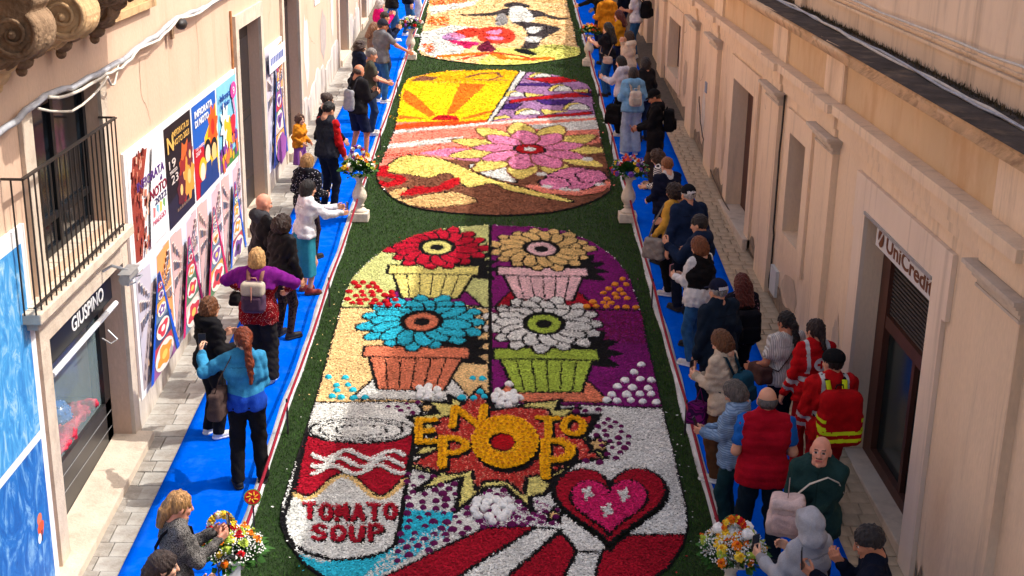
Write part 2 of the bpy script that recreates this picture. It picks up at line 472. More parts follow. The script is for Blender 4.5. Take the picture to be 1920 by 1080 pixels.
class Picture:
    def __init__(self, outline, pitch, label, bed):
        self.out = np.asarray(outline); self.pitch = pitch
        x0, y0 = self.out.min(0); x1, y1 = self.out.max(0)
        self.root = empty("flower_picture", ((x0 + x1) / 2, (y0 + y1) / 2, gz((y0 + y1) / 2)))
        tag(self.root, label, "flower picture", "flower pictures laid on the turf")
        nx, ny = int((x1 - x0) / pitch) + 1, int((y1 - y0) / pitch) + 1
        gx, gy = np.meshgrid(np.arange(nx + 1), np.arange(ny + 1), indexing='ij')
        self.gx = x0 + (gx + rng.uniform(-.28, .28, gx.shape)) * pitch
        self.gy = y0 + (gy + rng.uniform(-.28, .28, gx.shape)) * pitch
        cx = (self.gx[:-1, :-1] + self.gx[1:, :-1] + self.gx[1:, 1:] + self.gx[:-1, 1:]) / 4
        cy = (self.gy[:-1, :-1] + self.gy[1:, :-1] + self.gy[1:, 1:] + self.gy[:-1, 1:]) / 4
        self.nx, self.ny = nx, ny
        c = np.stack([cx.ravel(), cy.ravel()], 1)
        self.ok = inside(self.out, c)
        self.c = c
        # petals land a little off the drawn line
        self.p = c + rng.normal(0, pitch * .25, c.shape)
        self.keys = ["white"]
        self.k = np.zeros(len(c), int)
        self.lift = np.zeros(len(c))
    def _id(self, key):
        if key not in self.keys: self.keys.append(key)
        return self.keys.index(key)
    def fill(self, key, P, edge=0.0, edge_key="black", lift=0.0):
        P = np.asarray(P)
        lo = P.min(0) - .2; hi = P.max(0) + .2
        s = np.where((self.p[:, 0] > lo[0]) & (self.p[:, 0] < hi[0]) & (self.p[:, 1] > lo[1]) & (self.p[:, 1] < hi[1]))[0]
        if not len(s): return
        q = self.p[s]
        ins = inside(P, q)
        self.k[s[ins]] = self._id(key); self.lift[s[ins]] = lift
        if edge:
            d = dist_line(P, q, True)
            e = d < edge
            self.k[s[e]] = self._id(edge_key)
    def line(self, key, P, wd, lift=0.0):
        d = dist_line(np.asarray(P), self.p)
        e = d < wd / 2
        self.k[e] = self._id(key); self.lift[e] = lift
    def mix(self, key, P, density):
        ins = inside(np.asarray(P), self.p) & (rng.random(len(self.p)) < density)
        self.k[ins] = self._id(key)
    def finish(self):
        d = dist_line(self.out, self.p, True)
        nx, ny = self.nx, self.ny
        o = np.array(self.root.location)
        a = self.gx, self.gy
        quad = [(slice(0, -1), slice(0, -1)), (slice(1, None), slice(0, -1)), (slice(1, None), slice(1, None)), (slice(0, -1), slice(1, None))]
        X = np.stack([self.gx[q].ravel() for q in quad], 1); Y = np.stack([self.gy[q].ravel() for q in quad], 1)
        n = len(self.p)
        tone = np.zeros(n)
        swell = .008 * np.sin(self.c[:, 0] * 4.1 + np.sin(self.c[:, 1] * 2.3)) * np.sin(self.c[:, 1] * 3.3 + self.c[:, 0])
        self.lift = self.lift + swell
        Z = gz(Y) + .030 + self.lift[:, None] + rng.uniform(0, .008, (n, 1)) + rng.uniform(-.003, .003, (n, 4))
        base = np.stack([X, Y, Z], 2)
        # loose petals on top: small tilted leaves
        m = n
        ang = rng.uniform(0, 2 * PI, m); ln = self.pitch * rng.uniform(.4, 1.15, m); wd = ln * rng.uniform(.45, .7, m)
        tilt = rng.uniform(-.35, .35, m); roll = rng.uniform(-.35, .35, m)
        ca, sa = np.cos(ang), np.sin(ang)
        cpt = self.c + rng.normal(0, self.pitch * .3, self.c.shape)
        zc = gz(cpt[:, 1]) + .046 + self.lift + rng.uniform(0, .008, m)
        cor = []
        for u, v in ((-1, 0), (0, -1), (1, 0), (0, 1)):
            lx, ly = u * ln, v * wd
            cor.append(np.stack([cpt[:, 0] + lx * ca - ly * sa, cpt[:, 1] + lx * sa + ly * ca, zc + u * ln * np.sin(tilt) + v * wd * np.sin(roll)], 1))
        top = np.stack(cor, 1)
        # some petals spill over the border onto the turf
        near = np.where(self.ok & (d < .10) & (rng.random(n) < .012))[0]
        cen = self.out.mean(0); outw = cpt[near] - cen; outw /= np.linalg.norm(outw, axis=1)[:, None]
        sh_ = outw * rng.uniform(.06, .24, (len(near), 1)); spill = top[near].copy(); spill[:, :, 0] += sh_[:, 0:1]; spill[:, :, 1] += sh_[:, 1:2]; spill[:, :, 2] += SLOPE * sh_[:, 1:2] - .006
        for i, key in enumerate(self.keys):
            s = self.ok & (self.k == i)
            if not s.any(): continue
            V = np.concatenate([base[s].reshape(-1, 3), top[s].reshape(-1, 3), spill[self.k[near] == i].reshape(-1, 3)]) - o
            me = fast_mesh("petal_field", V, np.arange(len(V)).reshape(-1, 4), [petal_mat(key, PAL[key])])
            ob = link("petal_field", me, self.root)
            tag(ob, key.replace("_", " ") + " petals", kind="stuff")
        # dark bed rim
        rim = MB()
        Pn = self.out - o[:2]
        rim.tube([(p[0], p[1], gz(p[1] + o[1]) - o[2] + .016) for p in Pn], .024, 6, closed=True)
        rim.build("border", mat("border_black", lin(26, 22, 22), rough=.95, var=.4, scale=30, bump=.8, bscale=60), self.root)
    def flower(self, name, me, x, y, s=1.0, h=.045):
        f = link(name, me, self.root)
        f.location = (x - self.root.location.x, y - self.root.location.y, gz(y) + h - self.root.location.z)
        f.rotation_euler = (random.uniform(-.25, .25), random.uniform(-.25, .25), random.uniform(0, 6.28))
        s *= random.uniform(.88, 1.12)
        f.scale = (s, s, s)
        return f

def bloom_mesh(name, mats, r=.05, rings=3, n=8, height=.03, ragged=.2):
    """A flower head of overlapping petals in rings around a centre."""
    b = MB()
    for k in range(rings):
        rr = r * (1 - k / rings * .75); zz = height * (k + .6) / rings
        nn = max(5, n - k)
        for i in range(nn):
            a = 2 * PI * i / nn + k * .5
            w = PI / nn * 1.15
            r1 = rr * random.uniform(1 - ragged, 1)
            r0 = rr * .25
            pts = [(r0 * math.cos(a), r0 * math.sin(a), zz + .004), (r1 * .8 * math.cos(a - w), r1 * .8 * math.sin(a - w), zz - .004 + random.uniform(-.004, .004)),
                   (r1 * math.cos(a), r1 * math.sin(a), zz - .010 + random.uniform(-.004, .006)), (r1 * .8 * math.cos(a + w), r1 * .8 * math.sin(a + w), zz - .004 + random.uniform(-.004, .004))]
            b.poly(pts)
    b.m = 1 if len(mats) > 1 else 0
    b.ellipsoid((0, 0, height * .8), (r * .3, r * .3, height * .5), 6, 4)
    return b.mesh(name, mats)

def pompom_mesh(name, m, r=.05):
    b = MB(); b.ellipsoid((0, 0, 0), (r, r, r * .8), 9, 6)
    b.v = [tuple(c * random.uniform(.82, 1.12) for c in v) for v in b.v]
    return b.mesh(name, [m])

FL = {}
def fl_mats(name, rgb, centre=None):
    a = mat("bloom_" + name, lin(*rgb), rough=.8, var=.25, scale=30, spec=.15, island=.25)
    return [a] if centre is None else [a, mat("bloom_centre_" + name, lin(*centre), rough=.8, var=.2, scale=30)]
FL["red"] = pompom_mesh("red_carnation", fl_mats("red", (176, 12, 26))[0], .058)
FL["orange"] = pompom_mesh("orange_pompom", fl_mats("orange", (214, 132, 44))[0], .062)
FL["cyan"] = pompom_mesh("cyan_blossom", fl_mats("cyan", (40, 182, 206))[0], .055)
FL["white"] = pompom_mesh("white_pompom", fl_mats("white", (236, 236, 230))[0], .058)
FL["purple"] = pompom_mesh("purple_blossom", fl_mats("purple", (94, 14, 72))[0], .043)
FL["yellow"] = bloom_mesh("yellow_chrysanthemum", fl_mats("yellow", (250, 182, 10), (206, 130, 8)), .066, 3, 9, .04)

def poisson(P, n, dmin, tries=40):
    P = np.asarray(P); lo, hi = P.min(0), P.max(0); out = []
    for _ in range(n * tries):
        q = np.array([[random.uniform(lo[0], hi[0]), random.uniform(lo[1], hi[1])]])
        if inside(P, q)[0] and all((q[0, 0] - a) ** 2 + (q[0, 1] - b) ** 2 > dmin * dmin for a, b in out):
            out.append((q[0, 0], q[0, 1]))
            if len(out) >= n: break
    return out

def heap(P, pic, name, me, pitch, s=1.0):
    """Rows of flower heads filling a heap, thinning out upwards."""
    P = np.asarray(P); lo, hi = P.min(0), P.max(0)
    y = lo[1] + pitch * .5; r = 0
    while y < hi[1]:
        f = (y - lo[1]) / (hi[1] - lo[1])
        x = lo[0] + (pitch / 2 if r % 2 else 0)
        while x < hi[0]:
            if inside(P, np.array([[x, y]]))[0] and random.random() > f * .35:
                pic.flower(name, me, x + random.uniform(-.025, .025), y + random.uniform(-.03, .03), s)
            x += pitch * (1 + f * .35)
        y += pitch * (1.15 + f * .5); r += 1

# ---------- nearest picture: four flower-vase panels over a burst with lettering
p1 = Picture(OUT1, .0175, "nearest flower picture with four coloured vase panels, red burst and yellow lettering", None)
MIDX = ground_at(919, 580)[0]
BL = lambda *pts: G(pts)
p1.fill("lime", np.concatenate([OUT1[27:], OUT1[:1], BL((919, 581))]))
p1.fill("purple", np.concatenate([OUT1[:8], BL((1203, 588), (919, 581))]))
p1.fill("cream", BL((640, 583), (919, 584), (919, 762), (588, 760)))
p1.fill("purple", BL((919, 584), (1203, 588), (1242, 770), (919, 764)))
p1.mix("plum", BL((919, 584), (1203, 588), (1215, 650), (919, 640)), .5)

def vase_panel(cx, y0, bloom, pot, foot, spikes=26, rx=.74, ry=.62, seed=1):
    """One big daisy over a clay pot: stands in the panel's middle."""
    r_ = random.Random(seed)
    # dark leaves to one side
    for k in range(4):
        t = -.5 + k * .42
        u = np.array([math.cos(t), math.sin(t) * 1.3]); v = np.array([-u[1], u[0]]) * .16; o_ = np.array((cx + .28, y0 + 1.5))
        p1.fill("black", spline(np.array([o_, o_ + u * .35 - v, o_ + u * .72, o_ + u * .35 + v]), 5))
    # cloth under the pot
    p1.fill(foot, np.array([(cx - .70, y0 + .04), (cx + .74, y0 + .04), (cx + .50, y0 + .60), (cx - .48, y0 + .60)]), .018)
    p1.fill(pot, np.array([(cx - .40, y0 + .30), (cx + .40, y0 + .30), (cx + .60, y0 + 1.25), (cx - .60, y0 + 1.25)]), .022)
    p1.fill(pot, np.array([(cx - .68, y0 + 1.22), (cx + .68, y0 + 1.22), (cx + .68, y0 + 1.56), (cx - .68, y0 + 1.56)]), .022)
    for k in range(-2, 3):
        p1.line("black", [(cx + k * .145, y0 + .36), (cx + k * .19, y0 + 1.18)], .02)
    p1.line("black", [(cx, y0 + 1.5), (cx + .02, y0 + 2.0)], .06)
    n = 15
    for ring in (0, 1):
        for i in range(n):
            t = 2 * PI * (i + ring * .5) / n + r_.uniform(-.04, .04)
            u = np.array([math.cos(t) * rx, math.sin(t) * (ry + .28)]) * (1.06 if ring == 0 else .86) * r_.uniform(.95, 1.06); v = np.array([-math.sin(t), math.cos(t) * 1.2]) * .14
            c_ = np.array((cx, y0 + 2.36))
            p1.fill(bloom, spline(np.array([c_ + u * .2, c_ + u * .6 - v, c_ + u * .94 - v * .6, c_ + u, c_ + u * .94 + v * .6, c_ + u * .6 + v]), 4), .016, lift=.010)
    dsc = lambda k: np.array([(cx + .30 * k * math.cos(t), y0 + 2.36 + .40 * k * math.sin(t)) for t in np.linspace(0, 2 * PI, 26, endpoint=False)])
    p1.fill("black", dsc(1.0)); p1.fill(pot, dsc(.74)); p1.fill("black", dsc(.36))
ycell2 = ground_at(919, 762)[1]; ycell1 = ground_at(919, 582)[1]
vase_panel(ground_at(812, 520)[0], ycell1, "red", "pale_yellow", "purple", 24, .78, .62, 1)
vase_panel(ground_at(1018, 520)[0], ycell1, "sand", "pale_pink", "crimson", 26, .78, .60, 2)
vase_panel(ground_at(778, 690)[0], ycell2, "cyan", "terracotta", "white", 25, .80, .62, 3)
vase_panel(ground_at(1025, 690)[0], ycell2, "white", "leaf", "terracotta", 22, .78, .62, 4)
p1.line("black", BL((919, 428), (919, 764)), .055)
p1.line("black", BL((638, 583), (919, 582), (1204, 588)), .055)
p1.line("black", BL((588, 760), (919, 763), (1242, 770)), .04)

K4 = dict(ox=520, oy=740, k=2.4615)
g4 = lambda *pts: G(pts, **K4)
# cyan corner and rays
p1.fill("cyan", g4((585, 545), (820, 560), (770, 690), (560, 800), (300, 990), (60, 990), (60, 740), (200, 790), (420, 775), (560, 700)))
p1.mix("white", g4((560, 700), (830, 600), (900, 640), (500, 860), (250, 990)), .45)
p1.fill("crimson", g4((160, 1010), (540, 837), (960, 632), (1190, 628), (870, 837), (650, 1010)), .02)
p1.fill("white", g4((650, 1010), (870, 837), (1190, 634), (1310, 640), (1085, 837), (930, 1010)), .02)
p1.fill("crimson", g4((930, 1010), (1085, 837), (1310, 650), (1380, 740), (1335, 837), (1270, 1010)), .02)
p1.fill("white", g4((1270, 1010), (1335, 837), (1380, 745), (1495, 745), (1472, 837), (1450, 1010)), .02)
p1.fill("crimson", g4((1450, 1010), (1472, 837), (1495, 745), (1620, 668), (1900, 668), (1950, 800), (1700, 1010)), .02)
# plain red and white tin with a wavy label
tin = g4((135, 190), (120, 215), (80, 420), (30, 590), (40, 660), (75, 715), (150, 755), (270, 782), (390, 775), (490, 745), (550, 705), (575, 560), (605, 390), (640, 200), (635, 170))
p1.fill("white", tin, .026)
wave = [(80 + 515 * t, 430 + 55 * math.sin(t * 2 * PI * 1.5 + .6)) for t in np.linspace(1, 0, 25)]
p1.fill("crimson", g4((135, 200), (230, 232), (390, 245), (540, 230), (637, 190), *wave), .022)
p1.line("sand", g4(*[(x, y + 14) for x, y in wave]), .06)
for k in range(3):
    p1.line("white", g4(*[(165 + 420 * t, 300 + k * 34 + 20 * math.sin(t * 2 * PI * 2 + k)) for t in np.linspace(0, 1, 24)]), .055, lift=.02)
for sc, key in ((1.0, "black"), (.93, "white"), (.80, "black"), (.74, "white"), (.5, "black"), (.44, "white")):
    p1.fill(key, g4(*[(388 + 250 * sc * math.cos(t), 180 + 55 * sc * math.sin(t) + (0 if sc > .6 else 2)) for t in np.linspace(0, 2 * PI, 40, endpoint=False)]))

# stroke letters
STROKES = {
    'T': [[(0, 1), (1, 1)], [(.5, 1), (.5, 0)]], 'O': [[(.5 + .48 * math.cos(t), .5 + .5 * math.sin(t)) for t in np.linspace(0, 2 * PI, 17)]],
    'M': [[(0, 0), (.12, 1), (.5, .35), (.88, 1), (1, 0)]], 'A': [[(0, 0), (.5, 1), (1, 0)], [(.2, .35), (.8, .35)]],
    'S': [[(.95, .85), (.6, 1), (.15, .92), (.08, .68), (.5, .52), (.92, .36), (.88, .1), (.45, 0), (.03, .15)]],
    'U': [[(.05, 1), (.08, .25), (.3, 0), (.7, 0), (.92, .25), (.95, 1)]], 'P': [[(.08, 0), (.08, 1), (.6, 1), (.95, .85), (.95, .62), (.6, .48), (.08, .48)]],
    'E': [[(.95, 1), (.05, 1), (.05, 0), (.95, 0)], [(.05, .5), (.8, .5)]], 'N': [[(0, 0), (.1, 1), (.88, 0), (1, 1)]]}
def letter_lines(ch, x0, x1, yt, yb, slant=0):
    out = []
    for st in STROKES[ch]:
        out.append(g4(*[(x0 + (x1 - x0) * u + slant * v, yb + (yt - yb) * v) for u, v in st]))
    return out
def word(txt, x0, x1, yt, yb, gap, wd, key, arch=0):
    n = len(txt); cw = (x1 - x0 - gap * (n - 1)) / n
    ls = []
    for i, ch in enumerate(txt):
        dy = arch * math.sin(PI * (i + .5) / n)
        ls += letter_lines(ch, x0 + i * (cw + gap), x0 + i * (cw + gap) + cw, yt + dy, yb + dy)
    for l in ls: p1.line("black", l + np.array([.012, -.014]), wd + .014)
    for l in ls: p1.line(key, l, wd, lift=.012)
word("TOMATO", 125, 545, 522, 590, 26, .046, "crimson", 8)
word("SOUP", 165, 480, 618, 686, 30, .048, "crimson", 6)

# burst
outer = g4((600, 120), (745, 100), (690, 45), (800, 55), (790, 15), (870, 60), (935, -20), (1000, 78), (1060, 95), (1150, 55), (1310, 40), (1285, 85), (1400, 78), (1340, 108), (1490, 108), (1425, 205), (1520, 312),
           (1380, 330), (1290, 395), (1235, 480), (1165, 490), (1178, 565), (1050, 440), (965, 445), (822, 560), (850, 400), (630, 468), (745, 385), (600, 350), (745, 275), (610, 300), (720, 200))
inner = g4((730, 130), (830, 100), (850, 60), (935, 0), (992, 92), (1110, 72), (1250, 82), (1260, 120), (1465, 115), (1400, 210), (1490, 310), (1365, 322), (1275, 375), (1150, 395), (1138, 480), (1060, 415), (960, 415),
           (915, 460), (900, 370), (800, 385), (615, 335), (745, 265), (720, 170))
dots_zone = [g4((600, 380), (830, 395), (815, 560), (900, 480), (960, 440), (1060, 440), (1180, 570), (1300, 540), (1310, 620), (950, 632), (700, 740), (540, 800), (585, 560)),
             g4((1330, 60), (1480, 85), (1600, 170), (1640, 240), (1570, 325), (1400, 345), (1430, 190)), g4((500, 75), (560, 55), (650, 50), (640, 105), (560, 95))]
p1.mix("purple", g4((870, 560), (960, 450), (1180, 500), (1300, 540), (1300, 620), (950, 632)), .35)
p1.fill("pale_yellow", outer, .03)
p1.fill("brick", inner, .026)
p1.mix("salmon", inner, .14)
for c, r in (((690, 75), 45), ((1480, 245), 62), ((1275, 575), 50)):
    p1.fill("tan", g4(*[(c[0] + r * (1 if i % 2 == 0 else .45) * math.cos(PI / 2 + i * PI / 5), c[1] - r * .78 * (1 if i % 2 == 0 else .45) * math.sin(PI / 2 + i * PI / 5)) for i in range(10)]), .022)
# a double heart
def heart(cx, cy, sx, sy):
    return g4(*[(cx + sx * (16 * math.sin(t) ** 3) / 16, cy - sy * (13 * math.cos(t) - 5 * math.cos(2 * t) - 2 * math.cos(3 * t) - math.cos(4 * t)) / 16) for t in np.linspace(0, 2 * PI, 60, endpoint=False)])
p1.fill("crimson", heart(1535, 520, 262, 205), .03, lift=.03)
p1.fill("magenta", heart(1530, 535, 178, 140), .02, lift=.045)
p1.mix("rose", heart(1530, 535, 175, 138), .45)
for c in ((1430, 490), (1600, 500), (1520, 570)):
    p1.fill("white", g4(*[(c[0] + 22 * math.cos(t) * (1 + .4 * math.sin(4 * t)), c[1] + 26 * math.sin(t) * (1 + .4 * math.sin(4 * t))) for t in np.linspace(0, 2 * PI, 20, endpoint=False)]), lift=.05)
# letters of the burst: black drop shade, yellow bed, then flower heads
BURST = [('E', 648, 728, 138, 238, .055), ('N', 806, 955, 76, 168, .06), ('P', 752, 872, 222, 352, .065), ('T', 1206, 1292, 130, 218, .052), ('O', 1318, 1412, 126, 206, .05), ('P', 1224, 1358, 236, 398, .08)]
spots = []
for ch, x0, x1, yt, yb, wd in BURST:
    for l in letter_lines(ch, x0, x1, yt, yb): p1.line("black", l + np.array([.03, -.045]), wd + .05)
for ch, x0, x1, yt, yb, wd in BURST:
    for l in letter_lines(ch, x0, x1, yt, yb):
        p1.line("yellow", l, wd + .03, lift=.02)
        seg = np.hypot(*(l[1:] - l[:-1]).T); L = np.concatenate([[0], np.cumsum(seg)])
        n = max(2, int(L[-1] / .082))
        for t in np.linspace(0, L[-1], n):
            spots.append((np.interp(t, L, l[:, 0]), np.interp(t, L, l[:, 1]), .66 + wd * 2))
ell = lambda cx, cy, rx, ry, n=40: g4(*[(cx + rx * math.cos(t), cy + ry * math.sin(t)) for t in np.linspace(0, 2 * PI, n, endpoint=False)])
p1.fill("black", ell(1062, 258, 156, 124))
p1.fill("yellow", ell(1050, 240, 150, 120), lift=.02)
p1.fill("black", ell(1036, 243, 64, 46)); p1.fill("deep_red", ell(1042, 237, 52, 38))
for f, n in ((.92, 30), (.76, 25), (.60, 19)):
    for i in range(n):
        t = 2 * PI * (i + f) / n
        q = g4((1050 + 150 * f * math.cos(t), 240 + 120 * f * math.sin(t)))[0]; spots.append((q[0], q[1], 1.0))
p1.finish()
for x, y, s_ in spots: p1.flower("yellow_chrysanthemum", FL["yellow"], x, y, .95 * s_, .062)
blocked = [outer, heart(1535, 520, 270, 212)]
for P, n in zip(dots_zone, (190, 55, 14)):
    for x, y in poisson(P, n, .105):
        if any(inside(B, np.array([[x, y]]))[0] for B in blocked): continue
        p1.flower("purple_blossom", FL["purple"], x, y, random.uniform(.75, 1.15), .042)
for c, rx, ry in (((990, 555), 88, 62), ((700, 12), 60, 28), ((1060, 40), 62, 34)):
    for x, y in poisson(ell(c[0], c[1], rx, ry, 20), 34, .085): p1.flower("white_pompom", FL["white"], x, y, .95, .07)
heap(G([(644, 580), (757, 580), (740, 560), (715, 535), (690, 517), (672, 505), (655, 535)]), p1, "red_carnation", FL["red"], .125, .95)
heap(G([(1085, 585), (1197, 586), (1190, 560), (1168, 528), (1140, 545)]), p1, "orange_pompom", FL["orange"], .13, .9)
heap(G([(597, 756), (690, 756), (672, 730), (640, 705), (622, 697), (606, 725)]), p1, "cyan_blossom", FL["cyan"], .135, .95)
heap(G([(846, 756), (912, 756), (914, 700), (880, 715)]), p1, "cyan_blossom", FL["cyan"], .13, .95)
heap(G([(922, 760), (985, 760), (970, 730), (945, 705), (924, 715)]), p1, "white_pompom", FL["white"], .16, .95)
heap(G([(1112, 763), (1236, 765), (1225, 710), (1198, 670), (1165, 700)]), p1, "white_pompom", FL["white"], .15, 1.0)

# ---------- second picture: sunrise, striped field and a big pink blossom
p2 = Picture(OUT2, .028, "second flower picture with yellow sunrise, striped field and big pink blossom", None)
g2 = lambda *pts: G(pts, **K2)
p2.fill("salmon", OUT2)
p2.fill("sun_yellow", g2((250, 140), (1080, 140), (840, 420), (180, 420)))
p2.fill("gold", g2((250, 140), (300, 110), (460, 70), (800, 50), (1080, 55), (1010, 150), (640, 138)))
p2.line("brown", g2((690, 105), (780, 80), (900, 75), (930, 100), (840, 125), (740, 120), (960, 128)), .09)
p2.fill("brown", g2((290, 135), (370, 95), (500, 105), (450, 130)))
for P in (((252, 185), (330, 232), (475, 372), (425, 388), (238, 265)), ((640, 148), (825, 155), (600, 362), (548, 372)), ((215, 370), (450, 395), (212, 402)), ((640, 392), (900, 325), (885, 350), (660, 404))):
    p2.fill("orange", g2(*P))
p2.fill("deep_red", g2(*[(545 + 98 * math.cos(t), 408 - 36 * math.sin(t)) for t in np.linspace(0, PI, 16)]))
p2.fill("vermilion", g2((185, 440), (420, 418), (840, 400), (820, 425), (520, 446), (185, 475)))
p2.fill("gold", g2((640, 402), (800, 396), (760, 410), (640, 416)))
p2.fill("lilac", g2((1090, 60), (1320, 80), (1560, 150), (1600, 370), (870, 410)))
p2.fill("white", g2((1060, 62), (1108, 66), (868, 412), (828, 418)), .02)
for i, (key, P) in enumerate([("deep_red", ((1080, 115), (1400, 100), (1530, 130), (1300, 150))), ("violet", ((1060, 150), (1250, 140), (1300, 170), (1040, 165))), ("violet", ((1150, 262), (1440, 262), (1380, 300), (1240, 300))),
                              ("deep_red", ((980, 270), (1180, 240), (1560, 205), (1560, 240), (1200, 262), (990, 292))), ("violet", ((960, 290), (1080, 290), (1030, 330), (930, 330))),
                              ("butter", ((1090, 210), (1240, 230), (1100, 245))), ("butter", ((1340, 200), (1540, 190), (1540, 212))), ("butter", ((1200, 330), (1400, 345), (1230, 372))), ("butter", ((870, 385), (960, 370), (1000, 390), (880, 402))),
                              ("violet", ((1460, 220), (1560, 215), (1560, 240))), ("deep_red", ((1180, 380), (1560, 345), (1570, 362), (1190, 400)))]):
    p2.fill(key, g2(*P), .015)
for cx, cy, rx, ry in ((1220, 105, 62, 26), (1360, 205, 68, 40), (1040, 240, 56, 34), (1130, 368, 76, 36), (1470, 335, 80, 42)):
    p2.fill("butter", g2(*[(cx - 25 + rx * 1.1 * math.cos(t), cy - ry * 1.25 * math.sin(t)) for t in np.linspace(0, PI, 14)]), .015)
    p2.fill("white", g2(*[(cx + rx * math.cos(t), cy - ry * math.sin(t)) for t in np.linspace(0, PI, 14)]), .015)
p2.fill("white", g2((180, 482), (840, 420), (1610, 368), (1610, 385), (840, 436), (178, 502)))
p2.fill("white", g2((150, 575), (660, 520), (660, 555), (140, 608)))
p2.fill("white", g2((1000, 452), (1610, 400), (1615, 470), (1300, 480)))
p2.mix("flame", g2((120, 640), (900, 560), (900, 620), (110, 680)), .25)
# brown field and drifts
p2.fill("brown", g2((40, 780), (420, 700), (900, 640), (1660, 560), (1720, 1000), (1200, 1080), (600, 1080), (200, 1010)))
p2.fill("pink", spline(g2((360, 640), (560, 605), (760, 620), (870, 690), (700, 690), (500, 655)), 5))
p2.fill("butter", spline(g2((120, 760), (240, 660), (480, 670), (620, 720), (900, 830), (1390, 960), (1370, 980), (1000, 900), (860, 850), (720, 880), (640, 850), (560, 780), (420, 810), (300, 790)), 5), .02)
p2.fill("tan", spline(g2((130, 920), (280, 880), (240, 960), (560, 910), (750, 960), (720, 990), (500, 1020), (330, 1010), (250, 985)), 5), .015)
p2.line("deep_red", spline(g2((90, 850), (180, 855), (230, 815), (100, 790), (110, 740)), 4)[:17], .22)
p2.fill("deep_red", spline(g2((220, 935), (340, 870), (470, 870), (600, 810), (645, 830), (600, 880), (420, 920)), 4))
p2.fill("white", spline(g2((700, 730), (870, 700), (1000, 760), (1150, 770), (1020, 790), (1040, 845), (900, 820)), 4), .015)
# the blossom: butter outer petals, pink petals, red heart
BC = np.array(g2((1130, 610))[0])
for ring, key, n, r0, r1, wdt in ((0, "butter", 11, .5, 1.62, .30), (1, "pink", 9, .2, 1.12, .30)):
    for i in range(n):
        t = 2 * PI * i / n + ring * .3
        u = np.array([math.cos(t), math.sin(t) * 1.25]); v = np.array([-math.sin(t), math.cos(t)])
        P = [BC + u * r0 - v * .08, BC + u * (r0 + r1) * .5 - v * wdt, BC + u * r1 * .92 - v * wdt * .5, BC + u * r1, BC + u * r1 * .92 + v * wdt * .5, BC + u * (r0 + r1) * .5 + v * wdt, BC + u * r0 + v * .08]
        p2.fill(key, spline(np.array(P), 4), .022, "brown")
p2.fill("deep_red", np.array([BC + np.array([.30 * math.cos(t), .36 * math.sin(t)]) for t in np.linspace(0, 2 * PI, 24, endpoint=False)]), .03)
p2.fill("white", np.array([BC + np.array([.12 * math.cos(t), .14 * math.sin(t)]) for t in np.linspace(0, 2 * PI, 14, endpoint=False)]))
for i, (cx, cy, r) in enumerate(((1440, 820, 190), (1300, 850, 110), (1560, 800, 110))):
    p2.fill("pink", g2(*[(cx + r * math.cos(t) * (1 + .1 * math.sin(6 * t)), cy + r * .42 * math.sin(t)) for t in np.linspace(0, 2 * PI, 30, endpoint=False)]), .02)
p2.line("salmon", g2((1150, 880), (1260, 915), (1450, 930), (1600, 905), (1675, 860)), .20, lift=.02)
for x, y in ((1250, 872), (1370, 892), (1450, 900), (1210, 785), (1620, 862), (1530, 680)):
    p2.fill("white", g2(*[(x + 42 * math.cos(t), y + 13 * math.sin(t)) for t in np.linspace(0, 2 * PI, 14, endpoint=False)]))
p2.finish()

# ---------- far picture: bouquet beside dark ribbon shapes on cream
p3 = Picture(OUT3, .046, "farthest flower picture with pink bouquet and dark ribbon shapes on cream", None)
g3 = lambda *pts: G(pts, **K3)
p3.fill("peach", OUT3)
p3.fill("white", g3((0, 400), (400, 300), (700, 330), (500, 640), (250, 680), (60, 600)))
p3.fill("white", g3((150, 90), (700, 20), (650, 80), (160, 180)))
p3.fill("tan", g3((1260, -120), (1650, -100), (1700, 60), (1330, 40)))
for k in range(4): p3.line("tan", g3((1420, 120 + k * 95), (1800, 100 + k * 100)), .22)
p3.fill("lemon", spline(g3((900, 560), (1250, 560), (1500, 520), (1850, 560), (1850, 660), (1300, 740), (700, 740), (820, 640)), 4))
for P, key in ((((390, 400), (560, 340), (700, 340), (690, 420), (480, 450)), "flame"), (((700, 350), (900, 320), (1080, 360), (1110, 450), (980, 510), (720, 480)), "flame"),
               (((280, 440), (420, 380), (560, 430), (420, 480)), "lilac"), (((350, 470), (520, 480), (720, 500), (640, 540), (480, 530)), "rose"), (((480, 510), (560, 480), (640, 520), (580, 570)), "magenta"),
               (((700, 540), (800, 480), (890, 560), (870, 600), (720, 600)), "wine"), (((800, 370), (960, 350), (940, 400), (820, 400)), "pink"), (((800, 430), (980, 430), (950, 470), (810, 460)), "pink"), (((390, 400), (480, 390), (560, 440), (440, 450)), "pink")):
    p3.fill(key, spline(g3(*P), 4))
for P, key in ((((420, 185), (860, 160), (1000, 110), (1400, 140), (1440, 190), (1300, 220), (1000, 190), (700, 200)), "charcoal"), (((980, 70), (1080, 40), (1200, 50), (1280, 100), (1060, 110)), "charcoal"),
               (((1060, 100), (1220, 100), (1330, 250), (1080, 270)), "white"), (((1060, 270), (1340, 270), (1620, 330), (1590, 370), (1420, 460), (1360, 560), (1200, 560), (1250, 400), (1180, 310)), "charcoal"),
               (((1240, 330), (1400, 320), (1380, 380), (1270, 390)), "white"), (((1220, 440), (1400, 430), (1380, 490), (1270, 490)), "white"), (((1100, 580), (1240, 575), (1370, 640), (1230, 630)), "black"),
               (((1400, 160), (1620, 215), (1740, 215), (1620, 240), (1420, 200)), "charcoal"), (((920, 180), (1010, 180), (1030, 280), (900, 310)), "grey")):
    p3.fill(key, spline(g3(*P), 3))
